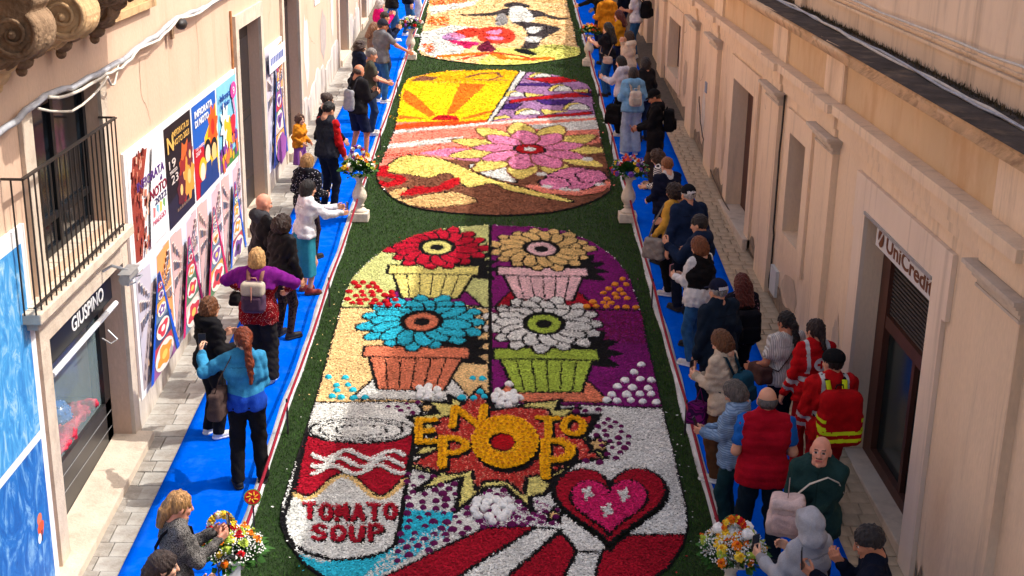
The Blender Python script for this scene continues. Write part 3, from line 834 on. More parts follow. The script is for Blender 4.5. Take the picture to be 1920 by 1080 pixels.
for P in (((120, 210), (370, 200), (370, 310), (130, 300)), ((70, 510), (200, 510), (210, 610), (100, 610)), ((160, 20), (600, -20), (560, 50), (170, 80))):
    p3.mix("orange", g3(*P), .6); p3.mix("flame", g3(*P), .25)
p3.line("orange", g3((280, 660), (560, 630), (880, 620), (1010, 680), (1250, 690), (1500, 675)), .30)
p3.line("flame", g3((480, 690), (880, 610), (1150, 640), (1330, 690)), .14)
p3.finish()

# ================================================================== buildings
def wall_with_holes(mb, X, sgn, y0, y1, z0, z1, holes, depth):
    """Wall face in the plane x = X with its outside towards sgn; rectangular openings get reveals of the given depth."""
    ys = sorted({y0, y1, *[h[0] for h in holes], *[h[1] for h in holes]})
    zs = sorted({z0, z1, *[h[2] for h in holes], *[h[3] for h in holes]})
    for a, b in zip(ys, ys[1:]):
        for c, d in zip(zs, zs[1:]):
            if any(h[0] <= a and b <= h[1] and h[2] <= c and d <= h[3] for h in holes): continue
            q = [(X, a, c), (X, b, c), (X, b, d), (X, a, d)]
            mb.poly(q if sgn > 0 else q[::-1])
    for h in holes:
        dp = h[4] if len(h) > 4 else depth
        Xi = X - sgn * dp
        a, b, c, d = h[:4]
        mb.poly([(X, b, c), (Xi, b, c), (Xi, b, d), (X, b, d)]); mb.poly([(X, a, c), (X, a, d), (Xi, a, d), (Xi, a, c)])
        mb.poly([(X, a, d), (X, b, d), (Xi, b, d), (Xi, a, d)]); mb.poly([(X, a, c), (Xi, a, c), (Xi, b, c), (X, b, c)])

def text_mesh(txt, size, m, extrude=.002, bold=0.0):
    cu = bpy.data.curves.new("lettering", 'FONT')
    cu.body = txt; cu.size = size; cu.extrude = extrude; cu.align_x = 'LEFT'; cu.offset = bold
    cu.resolution_u = 3
    o = bpy.data.objects.new("lettering", cu)
    COL.objects.link(o)
    dg = bpy.context.evaluated_depsgraph_get()
    me = bpy.data.meshes.new_from_object(o.evaluated_get(dg))
    bpy.data.objects.remove(o)
    me.materials.clear(); me.materials.append(m)
    return me

def wall_text(txt, size, m, X, y, z, sgn, parent, width=None, height=None, bold=0.0, name="lettering", tilt=0):
    """Lettering on a wall: reads towards +y on the left-hand wall (sgn>0), towards -y on the other."""
    me = text_mesh(txt, size, m, bold=bold)
    co = np.array([v.co for v in me.vertices]) if len(me.vertices) else np.zeros((1, 3))
    w0 = co[:, 0].max() - co[:, 0].min(); h0 = co[:, 1].max() - co[:, 1].min()
    sx = width / w0 if width else 1.0
    sy = height / h0 if height else sx
    for v in me.vertices:
        a, b, c = v.co
        a = (a - co[:, 0].min()) * sx; b = (b - co[:, 1].min()) * sy + tilt * a
        v.co = (X + sgn * c, y + sgn * a, z + b)
    return link(name, me, parent)

# ------------------------------------------------------------------ left building
XL = -4.05
LB = empty("palazzo_building", (XL, 20, gz(20))); tag(LB, "sunlit cream plaster building with shop, posters and tall doorways", "building")
def part(mb, name, m, parent=None, smooth=False):
    o = mb.build(name, m, parent, smooth)
    if parent is not None:
        o.matrix_parent_inverse = parent.matrix_world.inverted() if parent.parent is None else (parent.parent.matrix_world @ parent.matrix_basis).inverted()
    return o
def base_of(parent):          # world transform of an unrotated parent
    m = Matrix.Identity(4)
    while parent is not None:
        m = Matrix.Translation(parent.location) @ m; parent = parent.parent
    return m
def wpart(mb, name, m, parent, smooth=False):
    """A part given in world coordinates, under a parent that stands somewhere else."""
    off = base_of(parent).translation
    mb.v = [(p[0] - off[0], p[1] - off[1], p[2] - off[2]) for p in mb.v]
    return mb.build(name, m, parent, smooth)
def wlink(o, parent):
    off = base_of(parent).translation
    o.parent = parent; o.location = (-off[0], -off[1], -off[2])
    return o

holesL = [(11.05, 12.99, 3.50, 5.00, .20), (10.93, 13.26, .70, 2.96, .85), (19.95, 21.80, .5, 4.58, .20), (24.15, 25.92, .5, 4.62, .20), (32.3, 34.1, .9, 4.7, .24), (37.2, 38.6, .9, 4.7, .24)]
mb = MB(); wall_with_holes(mb, XL, 1, 4, 58, -1, 9.5, holesL, .4)
mb.poly([(XL, 4, 9.5), (XL, 58, 9.5), (XL - 8, 58, 10.5), (XL - 8, 4, 10.5)])
mb.poly([(XL, 58, -1), (XL - 8, 58, -1), (XL - 8, 58, 10.5), (XL, 58, 9.5)])
mb.poly([(XL, 4, -1), (XL, 4, 9.5), (XL - 8, 4, 10.5), (XL - 8, 4, -1)])
wpart(mb, "wall", PLASTER_L, LB)
# peeling base render, thin uneven patches
PEEL = mat("peeled_render", lin(206, 196, 184), rough=.95, var=.14, scale=4, bump=.4, bscale=22, stain=lin(150, 138, 126), stain_scale=2.2, stain_amt=.75, stain_lo=.46, stain_hi=.6, stretch=(1, 1, .35))
for (a, b, h) in ((13.30, 19.90, .36), (21.86, 24.08, .5), (25.98, 32.2, .75), (34.2, 37.1, .8), (38.7, 46, .7)):
    m_ = MB(); n = 24
    ph = random.uniform(0, 6); top = [.8 + .16 * math.sin(ph + i * .55) + .08 * math.sin(ph + i * 1.9) + .05 * random.random() for i in range(n + 1)]
    vs = []
    for i in range(n + 1):
        y = a + (b - a) * i / n
        vs += [(XL + .004, y, gz(y) - .1), (XL + .028, y, gz(y) - .1), (XL + .022, y, gz(y) + h * top[i]), (XL + .004, y, gz(y) + h * top[i] + .03)]
    fs = []
    for i in range(n):
        q = 4 * i
        fs += [(q + 1, q + 5, q + 6, q + 2), (q + 2, q + 6, q + 7, q + 3)]
    m_.add(vs, fs); wpart(m_, "plinth", PEEL, LB)
# doorway surrounds, doors
for (a, b, c, d) in ((19.95, 21.80, .5, 4.58), (24.15, 25.92, .5, 4.62), (32.3, 34.1, .9, 4.7), (37.2, 38.6, .9, 4.7)):
    m_ = MB(); wd = .22
    m_.box(XL + .002, XL + .05, a - wd, a, gz(a) - .1, d + wd); m_.box(XL + .002, XL + .05, b, b + wd, gz(b) - .1, d + wd); m_.box(XL + .002, XL + .05, a + .001, b - .001, d, d + wd)
    wpart(m_, "doorway_surround", STONE, LB)
    m_ = MB(); m_.box(XL - .19, XL + .10, a - .05, b + .05, gz(a) - .2, gz((a + b) / 2) + .10)
    bevel(wpart(m_, "doorstep", STONE, LB), .015)
    dr = MB(); dr.box(XL - .24, XL - .18, a + .01, b - .01, gz(a), d - .02)
    door = wpart(dr, "door", BLACKMETAL, LB)
    dm = MB()
    for k in range(2):
        y0 = a + .08 + k * (b - a - .06) / 2
        dm.box(XL - .179, XL - .168, y0, y0 + (b - a) / 2 - .16, gz(b) + .5, gz(b) + 1.5); dm.box(XL - .179, XL - .168, y0, y0 + (b - a) / 2 - .16, gz(b) + 1.65, d - .3)
    dm.v = [(p[0] - XL, p[1] - 20, p[2] - gz(20)) for p in dm.v]
    dm.build("door_panel", DARKGLASS, door)
# a rust-stained drain line beside the first doorway
m_ = MB(); m_.tube([(XL + .02, 19.55, gz(19.5) + .2), (XL + .02, 19.56, 3.0), (XL + .02, 19.55, 4.9)], .018, 6)
wpart(m_, "drain_line", mat("rust_pipe", lin(186, 128, 84), var=.3, scale=10), LB)
# white zigzag blind edge in the first doorway
m_ = MB()
for i in range(26):
    z = 1.9 + i * .075
    m_.add([(XL - .10, 20.02, z), (XL - .10, 20.16, z + .037), (XL - .10, 20.02, z + .075), (XL - .115, 20.02, z), (XL - .115, 20.16, z + .037), (XL - .115, 20.02, z + .075)], [(0, 1, 2), (5, 4, 3), (0, 3, 4, 1), (1, 4, 5, 2)])
wpart(m_, "blind_edge", WHITEPAINT, LB)
m_ = MB(); m_.box(XL - .118, XL - .10, 19.96, 20.018, 1.3, 4.0); wpart(m_, "blind_rail", WHITEPAINT, LB)
# blank plaque
m_ = MB(); m_.box(XL + .002, XL + .02, 28.3, 29.1, 4.05, 4.9); wpart(m_, "wall_plaque", WHITEPAINT, LB)

# french window behind the railing
win = MB(); win.box(XL - .20, XL - .16, 11.08, 12.96, 3.5, 4.99)
w_ = wpart(win, "window", DARKGLASS, LB)
fr = MB()
for y in (11.09, 12.0, 12.93): fr.box(XL - .159, XL - .12, y - .04, y + .04, 3.52, 4.98)
for z in (3.55, 3.85, 4.94): fr.box(XL - .158, XL - .125, 11.14, 11.95, z - .035, z + .035); fr.box(XL - .158, XL - .125, 12.05, 12.88, z - .035, z + .035)
fr.v = [(p[0] - XL, p[1] - 20, p[2] - gz(20)) for p in fr.v]
fr.build("window_frame", mat("dark_frame", lin(26, 28, 32), rough=.4, var=.2), w_)
sh = MB(); sh.box(XL - .15, XL - .02, 11.06, 11.10, 3.52, 4.98)
sh.v = [(p[0] - XL, p[1] - 20, p[2] - gz(20)) for p in sh.v]
sh.build("shutter", mat("pale_shutter", lin(226, 220, 206), var=.08), w_)
for (ya, yb) in ((10.80, 11.049), (12.991, 13.2)):
    sur = MB(); sur.box(XL + .002, XL + .04, ya, yb, 3.401, 5.0); wpart(sur, "window_surround", STONE, LB)
XR_ = -3.88        # railing stands off the wall
led = MB(); led.box(XL - .19, XR_ + .03, 10.36, 13.24, 3.30, 3.40); led.box(XL + .002, XR_ - .03, 10.44, 13.16, 3.22, 3.299)
bevel(wpart(led, "ledge", STONE, LB), .012)
tl = MB()
for i in range(9):
    tl.box(XL + .01, XR_ - .02, 10.50 + i * .295, 10.50 + i * .295 + .285, 3.401, 3.410); tl.box(XL - .14, XL, 11.06 + i * .21, 11.06 + i * .21 + .2, 3.501, 3.509)
wpart(tl, "ledge_tiles", mat("ledge_tile", lin(216, 200, 178), rough=.7, var=.12, scale=5, island=.1), LB)
rl = empty("balcony_railing", (XR_, 11.62, 3.40)); tag(rl, "black iron balcony railing in front of the french window", "railing")
rm = MB(); rm.box(-.018, .018, -1.30, 1.36, 1.16, 1.175); rm.tube([(0, 1.36, 1.17), (-.17, 1.36, 1.17)], .012, 6); rm.tube([(0, -1.30, 1.17), (-.17, -1.30, 1.17)], .012, 6)
rm.build("handrail", BLACKMETAL, rl)
rm = MB(); rm.box(-.012, .012, -1.30, 1.36, .06, .075); rm.build("bottom_rail", BLACKMETAL, rl)
bm_ = MB(); bm_.tube([(0, 0, 0.0), (0, 0, 1.16)], .008, 6); bar = bm_.mesh("baluster", [BLACKMETAL])
for i in range(21):
    b = link("baluster", bar, rl); b.location = (0, -1.28 + i * .131, 0)
for s in (-1.30, 1.36):
    for k in (.09,):
        b = link("baluster", bar, rl); b.location = (-k, s, 0)

# shop front
shop = MB(); shop.box(XL - .84, XL - .80, 10.93, 13.26, .7, 2.96)
back = wpart(shop, "shop_back_wall", mat("shop_teal", lin(120, 176, 178), rough=.7, var=.12, scale=2), LB)
cv = MB(); cv.box(XL - .798, XL - .78, 11.9, 12.6, 1.35, 2.55); wpart(cv, "blue_curtain", mat("curtain_blue", lin(40, 120, 190), var=.2, scale=3), LB)
bl = MB(); bl.box(XL - .79, XL - .20, 10.95, 13.24, gz(11) - .1, 1.42)
wpart(bl, "stall_riser", mat("black_panel", lin(44, 44, 44), rough=.35, var=.2, scale=4, spec=.5), LB)
ln = MB()
for z in (1.10, 1.28): ln.box(XL - .199, XL - .195, 10.97, 13.22, z, z + .008)
wpart(ln, "riser_trim", GREYMETAL, LB)
for (ya, yb) in ((13.06, 13.255), (10.94, 11.02)):
    fm = MB(); fm.box(XL - .34, XL - .20, ya, yb, .9, 2.95)
    wpart(fm, "shop_frame", mat("black_frame", lin(20, 20, 22), rough=.3, var=.2, spec=.5), LB)
gl = MB(); gl.box(XL - .248, XL - .242, 11.03, 13.05, 1.425, 2.60)
wpart(gl, "shop_pane", glass_mat("shop_glass", (.55, .75, .78), .03, .16), LB)
st = MB(); st.slope_box(XL - .195, XL + .22, 8.2, 13.34, -.25, .09, 2)
wpart(st, "threshold", STONE, LB)
sg = MB(); sg.box(XL - .12, XL - .03, 10.97, 13.05, 2.64, 2.945)
sign = wpart(sg, "shop_sign", mat("sign_black", lin(16, 18, 24), rough=.4, var=.15, spec=.4), LB)
t_ = wall_text("GIUSPINO", .2, WHITEPAINT, XL - .028, 11.74, 2.72, 1, None, width=1.02, height=.145, bold=.003); wlink(t_, sign)
rb = MB(); rb.tube([(XL + .02, 10.98, 2.60), (XL + .02, 13.0, 2.60)], .028, 8); wpart(rb, "awning_tube", WHITEPAINT, LB)
sj = MB(); sj.box(XL + .002, XL + .045, 10.70, 10.929, gz(10.7) - .1, 3.21); sj.box(XL + .002, XL + .045, 13.261, 13.46, gz(13.3) - .1, 3.21); sj.box(XL + .002, XL + .044, 10.93, 13.26, 2.961, 3.21)
wpart(sj, "shop_surround", STONE, LB)
# goods behind the pane
def shop_item(name, label, cat, build, m, smooth=True, loc=(0, 0, 0)):
    b = MB(); build(b); o = b.build(name, m, None, smooth, loc); return tag(o, label, cat, "goods in the shop window")
shop_item("beaded_ball", "shiny blue beaded ball in the shop window", "ball", lambda b: [b.ellipsoid((0, 0, 0), (.15, .16, .16), 16, 10)] + [b.ellipsoid((.145 * math.cos(a) * math.cos(e), .155 * math.sin(a) * math.cos(e), .155 * math.sin(e)), (.02, .02, .02), 5, 4) for a in np.linspace(0, 6.28, 14) for e in (-.6, -.1, .4, .9)],
          mat("bead_blue", lin(20, 96, 168), rough=.2, spec=.7, var=.2), loc=(XL - .48, 12.35, 1.59))
shop_item("mint_box", "mint green box lying in the shop window", "box", lambda b: b.box(XL - .42, XL - .30, 11.30, 11.62, 1.53, 1.60), mat("mint_card", lin(140, 206, 190), var=.08), False)
shop_item("glass_shelf", "mint glass shelf high in the shop window", "shelf", lambda b: b.box(XL - .75, XL - .36, 11.1, 11.75, 2.02, 2.06), mat("mint_shelf", lin(150, 214, 200), var=.06, rough=.3), False)
tin_ = shop_item("patterned_tin", "blue tin with colourful label on the shop shelf", "tin", lambda b: b.lathe([(.0, 0), (.13, 0), (.13, .26), (.0, .26)], 14), mat("tin_blue", lin(24, 60, 110), var=.2, rough=.3), True, (XL - .55, 11.38, 2.061))
lb = MB(); lb.lathe([(.132, .06), (.132, .2)], 14); lb.build("tin_label", mat("tin_label", lin(190, 90, 50), var=.9, scale=22), tin_)
# sign floodlight
fl_ = empty("sign_floodlight", (XL + .05, 12.55, 2.99)); tag(fl_, "silver floodlight on bracket above the shop sign", "lamp")
b = MB(); b.tube([(0, 0, .10), (.10, 0, .16), (.30, 0, .10)], .016, 6); b.build("bracket", GREYMETAL, fl_)
b = MB(); b.tube([(.26, -.16, .06), (.26, .16, .06)], .06, 10); b.box(.20, .33, -.18, .18, .115, .122); o = b.build("lamp_head", GREYMETAL, fl_); bevel(o, .015)
b = MB(); b.tube([(.28, -.15, .0), (.36, -.12, .03), (.36, .12, .03), (.28, .15, .0)], .008, 5); b.build("lamp_guard", GREYMETAL, fl_)
b = MB(); b.tube([(.10, -.5, -.43), (.17, -.46, -.50), (.2, -.34, -.50), (.1, -.3, -.42)], .008, 5); o = b.build("pull_ring", GREYMETAL, fl_)

# carved balcony high up: slab on brackets
BK = empty("carved_balcony", (XL, 11.5, 5.4)); tag(BK, "carved stone balcony on weathered sculpted brackets", "balcony")
sl = MB(); sl.box(XL, XL + 1.15, 4, 13.6, 6.42, 6.60); sl.box(XL, XL + 1.05, 4, 13.5, 6.3, 6.419)
bevel(wpart(sl, "slab", STONE_CARVED, BK), .02)
# ------------------------------------------------------------------ signed-distance modelling (carvings, people, bags)
class SDF:
    """Smooth union of tapered capsules, ellipsoids and rounded boxes on a voxel grid, meshed by surface nets."""
    def __init__(self, vox=.014, k=.02):
        self.vox = vox; self.k = k; self.prims = []
    def cap(self, a, b, ra, rb=None):
        self.prims.append(('c', np.asarray(a, float), np.asarray(b, float), ra, ra if rb is None else rb)); return self
    def ell(self, c, r, R=None):
        self.prims.append(('e', np.asarray(c, float), np.asarray(r, float), R)); return self
    def box(self, c, h, r=.02, R=None):
        self.prims.append(('b', np.asarray(c, float), np.asarray(h, float), r, R)); return self
    def bounds(self, p):
        if p[0] == 'c':
            r = max(p[3], p[4]); return np.minimum(p[1], p[2]) - r, np.maximum(p[1], p[2]) + r
        if p[0] == 'e':
            r = np.full(3, p[2].max()) if p[3] is not None else p[2]
            return p[1] - r, p[1] + r
        r = np.full(3, np.linalg.norm(p[2]) + p[3]) if p[4] is not None else p[2] + p[3]
        return p[1] - r, p[1] + r
    def grid(self, pad=.04):
        lo = np.min([self.bounds(p)[0] for p in self.prims], 0) - pad
        hi = np.max([self.bounds(p)[1] for p in self.prims], 0) + pad
        n = np.ceil((hi - lo) / self.vox).astype(int) + 1
        self.lo = lo; self.ax = [(lo[i] + np.arange(n[i]) * self.vox).astype(np.float32) for i in range(3)]
        self.D = np.full(n, .2, np.float32)
    def dist(self, p, P):
        if p[0] == 'c':
            a, b = p[1], p[2]; ab = b - a; L2 = max(ab @ ab, 1e-9)
            q = [P[i] - a[i] for i in range(3)]
            t = np.clip((q[0] * ab[0] + q[1] * ab[1] + q[2] * ab[2]) / L2, 0, 1)
            return np.sqrt((q[0] - t * ab[0]) ** 2 + (q[1] - t * ab[1]) ** 2 + (q[2] - t * ab[2]) ** 2) - (p[3] + (p[4] - p[3]) * t)
        c = p[1]; q = [P[i] - c[i] for i in range(3)]
        R = p[-1]
        if R is not None:
            q = [R[0][i] * q[0] + R[1][i] * q[1] + R[2][i] * q[2] for i in range(3)]
        if p[0] == 'e':
            r = p[2]
            k0 = np.sqrt((q[0] / r[0]) ** 2 + (q[1] / r[1]) ** 2 + (q[2] / r[2]) ** 2)
            k1 = np.sqrt((q[0] / r[0] ** 2) ** 2 + (q[1] / r[1] ** 2) ** 2 + (q[2] / r[2] ** 2) ** 2)
            return k0 * (k0 - 1) / np.maximum(k1, 1e-6)
        h = p[2]
        e = [np.abs(q[i]) - h[i] for i in range(3)]
        return np.sqrt(sum(np.maximum(e[i], 0) ** 2 for i in range(3))) + np.minimum(np.maximum(np.maximum(e[0], e[1]), e[2]), 0) - p[3]
    def local(self, p, m):
        lo, hi = self.bounds(p)
        s = []
        for i in range(3):
            a = max(0, int((lo[i] - m - self.lo[i]) / self.vox)); b = min(len(self.ax[i]), int((hi[i] + m - self.lo[i]) / self.vox) + 2)
            s.append(slice(a, max(b, a)))
        P = (self.ax[0][s[0]][:, None, None], self.ax[1][s[1]][None, :, None], self.ax[2][s[2]][None, None, :])
        return tuple(s), P
    def union(self, prims=None, k=None):
        k = self.k if k is None else k
        for p in (self.prims if prims is None else prims):
            s, P = self.local(p, .06)
            d = self.dist(p, P).astype(np.float32)
            D = self.D[s]
            h = np.maximum(k - np.abs(D - d), 0) / k
            self.D[s] = np.minimum(D, d) - h * h * k * .25
        return self
    def cut(self, n, off):
        """Keep n.p < off."""
        f = self.ax[0][:, None, None] * n[0] + self.ax[1][None, :, None] * n[1] + self.ax[2][None, None, :] * n[2] - off
        np.maximum(self.D, f.astype(np.float32), out=self.D); return self
    def minus(self, prims):
        for p in prims:
            s, P = self.local(p, .05)
            self.D[s] = np.maximum(self.D[s], -self.dist(p, P).astype(np.float32))
        return self
    def folds(self, amp, seed, wl=(.06, .2), st=(1, 1, 1), n=5):
        r = np.random.default_rng(seed)
        tot = 0
        for _ in range(n):
            v = r.normal(size=3) * np.array(st); v /= np.linalg.norm(v)
            v *= 2 * PI / r.uniform(*wl)
            tot = tot + np.sin(self.ax[0][:, None, None] * v[0] + self.ax[1][None, :, None] * v[1] + self.ax[2][None, None, :] * v[2] + r.uniform(0, 6.28))
        self.D += (amp / n ** .5 * tot).astype(np.float32); return self
    def creases(self, amp, seed, wl=(.14, .34), st=(1, 1, 1), n=4):
        """Cloth folds: rounded swells between narrow creases that wander."""
        r = np.random.default_rng(seed)
        X, Y, Z = self.ax[0][:, None, None], self.ax[1][None, :, None], self.ax[2][None, None, :]
        wx = [(np.sin(a * 9 * r.uniform(.7, 1.3) + b * 7 + r.uniform(0, 6)) * .9) for a, b in ((X, Z), (Y, X), (Z, Y))]
        tot = 0
        for i in range(n):
            v = r.normal(size=3) * np.array(st); v /= np.linalg.norm(v); v *= 2 * PI / r.uniform(*wl)
            tot = tot + (np.abs(np.sin(X * v[0] + Y * v[1] + Z * v[2] + wx[i % 3] + r.uniform(0, 6.28))) - .64)
        self.D -= (amp * 1.6 / n ** .5 * tot).astype(np.float32); return self
    def mesh(self):
        D = self.D; S = D < 0
        c = [S[a:D.shape[0] - 1 + a, b:D.shape[1] - 1 + b, e:D.shape[2] - 1 + e] for a in (0, 1) for b in (0, 1) for e in (0, 1)]
        cnt = sum(x.astype(np.int8) for x in c)
        act = (cnt > 0) & (cnt < 8)
        I, J, K = np.nonzero(act)
        idx = np.full(act.shape, -1, np.int32); idx[I, J, K] = np.arange(len(I))
        val = {(a, b, e): D[I + a, J + b, K + e] for a in (0, 1) for b in (0, 1) for e in (0, 1)}
        pos = np.zeros((len(I), 3)); num = np.zeros(len(I))
        for a in val:
            for ax in range(3):
                if a[ax] == 0:
                    b = list(a); b[ax] = 1; b = tuple(b)
                    va, vb = val[a], val[b]
                    m = (va < 0) != (vb < 0)
                    t = np.where(m, va / np.where(m, va - vb, 1), 0)
                    q = np.tile(np.array(a, float), (len(I), 1)); q[:, ax] += t
                    pos += q * m[:, None]; num += m
        V = (pos / num[:, None] + np.stack([I, J, K], 1)) * self.vox + self.lo
        F = []
        for ax in range(3):
            o1, o2 = [(1, 2), (2, 0), (0, 1)][ax]
            sl0 = [slice(None)] * 3; sl1 = [slice(None)] * 3
            sl0[ax] = slice(0, -1); sl1[ax] = slice(1, None)
            e = S[tuple(sl0)] != S[tuple(sl1)]
            i = np.array(np.nonzero(e))
            ok = (i[o1] > 0) & (i[o2] > 0) & (i[o1] < D.shape[o1] - 1) & (i[o2] < D.shape[o2] - 1)
            i = i[:, ok]
            flip = S[tuple(sl0)][tuple(i)]
            def at(d1, d2):
                j = i.copy(); j[o1] -= d1; j[o2] -= d2
                return idx[tuple(j)]
            q = np.stack([at(1, 1), at(0, 1), at(0, 0), at(1, 0)], 1)
            q[~flip] = q[~flip][:, ::-1]
            F.append(q)
        F = np.concatenate(F) if F else np.zeros((0, 4), int)
        return V, F
    def make(self, **kw):
        self.grid(); self.union(); return self

def rot(axis, deg):
    return np.array(Matrix.Rotation(math.radians(deg), 3, axis))

# crumpled cloths on the shop window floor
for nm, lab, col, y0, y1, zz, sd_ in (("red_cloth", "crumpled red and pink cloth along the shop window floor", (186, 34, 62), 11.5, 13.0, 1.44, 4), ("purple_cloth", "dark purple cloth folded in the shop window corner", (70, 30, 86), 11.1, 11.6, 1.45, 8)):
    s = SDF(.022, .10); rr = random.Random(sd_)
    for k in range(int((y1 - y0) / .09)):
        y = y0 + k * .09; s.cap((rr.uniform(-.6, -.5), y + rr.uniform(-.1, .1), zz), (rr.uniform(-.36, -.28), y + rr.uniform(-.1, .1), zz + rr.uniform(0, .06)), .045, .05)
    s.make(); s.folds(.018, sd_, (.06, .16)); V, F = s.mesh()
    o = link(nm, fast_mesh(nm, V + np.array((XL, 0, 0)), F, [mat("shop_" + nm, lin(*col), var=.5, scale=6, rough=.5, spec=.35)], True)); tag(o, lab, "cloth", "goods in the shop window")
# brackets: crisp S-scroll consoles with volutes, leaf fronts and a pendant
def console_profile():
    arc = lambda cx, cz, r, a0, a1, n: [(cx + r * math.cos(math.radians(a)), cz + r * math.sin(math.radians(a))) for a in np.linspace(a0, a1, n)]
    return [(0, .80), (1.02, .80), (1.02, .70)] + arc(.86, .50, .18, 50, -130, 16) + [(.62, .42), (.50, .36), (.40, .24)] + arc(.19, .06, .14, 40, -150, 14) + [(0, -.06)]
prof_ = console_profile()
for i, yb in enumerate((8.75, 9.75, 10.75, 11.75, 12.75)):
    x_o, y_o, z_o = XL - BK.location.x, yb - BK.location.y, (5.46 if i < 2 else 5.60) - BK.location.z
    st_ = STONE_DARK if i != 1 else STONE_CARVED
    b = MB(); n_ = len(prof_)
    b.add([(p[0], sd_, p[1]) for sd_ in (-.17, .17) for p in prof_], [tuple(range(n_)), tuple(range(2 * n_ - 1, n_ - 1, -1))] + [(k, k + n_, (k + 1) % n_ + n_, (k + 1) % n_) for k in range(n_)])
    o = b.build("bracket", st_, BK, loc=(x_o, y_o, z_o)); bevel(o, .018, 2)
    for sd_ in (-.18, .18):
        for cx_, cz_, r0, t0, dr in ((.86, .50, .165, .9, -1), (.19, .06, .125, .7, -1)):
            rl_ = MB()
            rl_.tube([(cx_ + r0 * (1 - .85 * u) * math.cos(t0 + dr * u * 3.6 * PI), sd_, cz_ + r0 * (1 - .85 * u) * math.sin(t0 + dr * u * 3.6 * PI)) for u in np.linspace(0, 1, 44)], [.020 - .008 * u for u in np.linspace(0, 1, 44)], 6)
            rl_.ellipsoid((cx_, sd_, cz_), (.03, .03, .03), 8, 6)
            rl_.build("volute", st_, o, True)
    lf = MB()                                            # overlapping leaf tongues down the front
    path = [(.99, .40), (.80, .31), (.62, .34), (.47, .24), (.35, .08), (.22, -.09)]
    for k, (px_, pz_) in enumerate(path):
        wv = .15 - .012 * k
        for q in (-1, -.5, 0, .5, 1):
            Mr = Matrix.Rotation(q * .55, 3, 'X') @ Matrix.Rotation(-.9 + .12 * k, 3, 'Y')
            lf.ellipsoid((px_ - .02 * abs(q), q * wv, pz_ + .03 * abs(q)), (.10, .030, .030), 8, 6, Mr)
    lf.ellipsoid((.12, 0, -.14), (.09, .10, .07), 10, 6); lf.ellipsoid((.10, 0, -.22), (.05, .05, .05), 8, 6)
    lf.build("leaf_carving", st_, o, True)
# plain frieze behind the brackets
m_ = MB(); m_.box(XL + .003, XL + .08, 8.2, 15.2, 5.44, 5.52); m_.box(XL + .003, XL + .05, 8.2, 15.1, 5.521, 6.29)
wpart(m_, "frieze", STONE_CARVED, BK)

# wall cables
def cable(name, pts, r, m, label, n=6, sag=.0, group="cables strung along the walls"):
    P = []
    for a, b in zip(pts, pts[1:]):
        for t in np.linspace(0, 1, 7, endpoint=False):
            q = [a[i] + (b[i] - a[i]) * t for i in range(3)]
            q[2] -= sag * 4 * t * (1 - t); P.append((q[0] + random.uniform(-.01, .01), q[1], q[2] + random.uniform(-.012, .012)))
    P.append(pts[-1])
    b = MB(); b.tube(P, r, n)
    return tag(b.build(name, m, None, True), label, "cable", group)
CABLEG = mat("cable_grey", lin(176, 178, 182), rough=.5, var=.25, scale=8)
CABLEW = mat("cable_cream", lin(216, 208, 192), rough=.6, var=.15, scale=8)
cable("wall_cable", [(XL + .10, 9.6, 4.98), (XL + .10, 11.2, 5.10), (XL + .12, 12.9, 5.06), (XL + .10, 14.2, 5.10), (XL + .10, 16.0, 5.22), (XL + .08, 18.6, 5.18), (XL + .08, 26, 5.5)], .03, CABLEG, "thick grey cable bundle along the cream wall above the posters", sag=.03)
cable("wall_cable", [(XL + .14, 11.2, 5.08), (XL + .14, 12.9, 5.02), (XL + .13, 14.2, 5.09), (XL + .13, 16.0, 5.20), (XL + .12, 18.6, 5.21)], .016, CABLEW, "thin pale cable twisted round the grey wall bundle", sag=.05)
cable("wall_cable", [(XL + .12, 11.0, 5.03), (XL + .15, 12.9, 5.0), (XL + .12, 13.4, 5.06)], .012, CABLEW, "loose cream cable loop sagging over the french window", sag=.16)
# camera lamp under the cable
cl = empty("wall_spotlight", (XL + .12, 16.0, 5.18)); tag(cl, "small black spotlight hanging from the wall cable", "spotlight")
b = MB(); b.ellipsoid((.02, .05, -.05), (.07, .13, .07), 10, 6); b.build("housing", BLACKMETAL, cl, True)
b = MB(); b.box(-.06, -.03, -.22, -.12, -.20, .02); b.build("mount", STONE_DARK, cl)

# ------------------------------------------------------------------ right building
XR = 3.90
RB = empty("bank_building", (XR, 20, gz(20))); tag(RB, "shaded ochre plaster building with pilasters, cornice and bank doorway", "building")
holesR = [(11.10, 13.40, .6, 3.60, .30), (16.36, 17.30, 2.30, 3.67, .26), (20.02, 21.86, 1.2, 3.68, .26), (28.9, 30.95, 2.5, 3.68, .30), (34.5, 36.0, 1.5, 3.68, .4), (40, 41.5, 2.2, 3.68, .3)]
mb = MB(); wall_with_holes(mb, XR, -1, 4, 58, -1, 4.12, holesR, .4)
wpart(mb, "wall", PLASTER_R, RB)
mb = MB(); mb.box(XR - .0, XR + .5, 4, 58, 4.505, 5.0); wpart(mb, "frieze", PLASTER_FRIEZE, RB)
PIL = [(9.02, 9.92), (14.82, 15.66), (17.96, 18.86), (23.50, 24.40), (26.25, 27.2), (31.8, 32.7), (37, 38)]
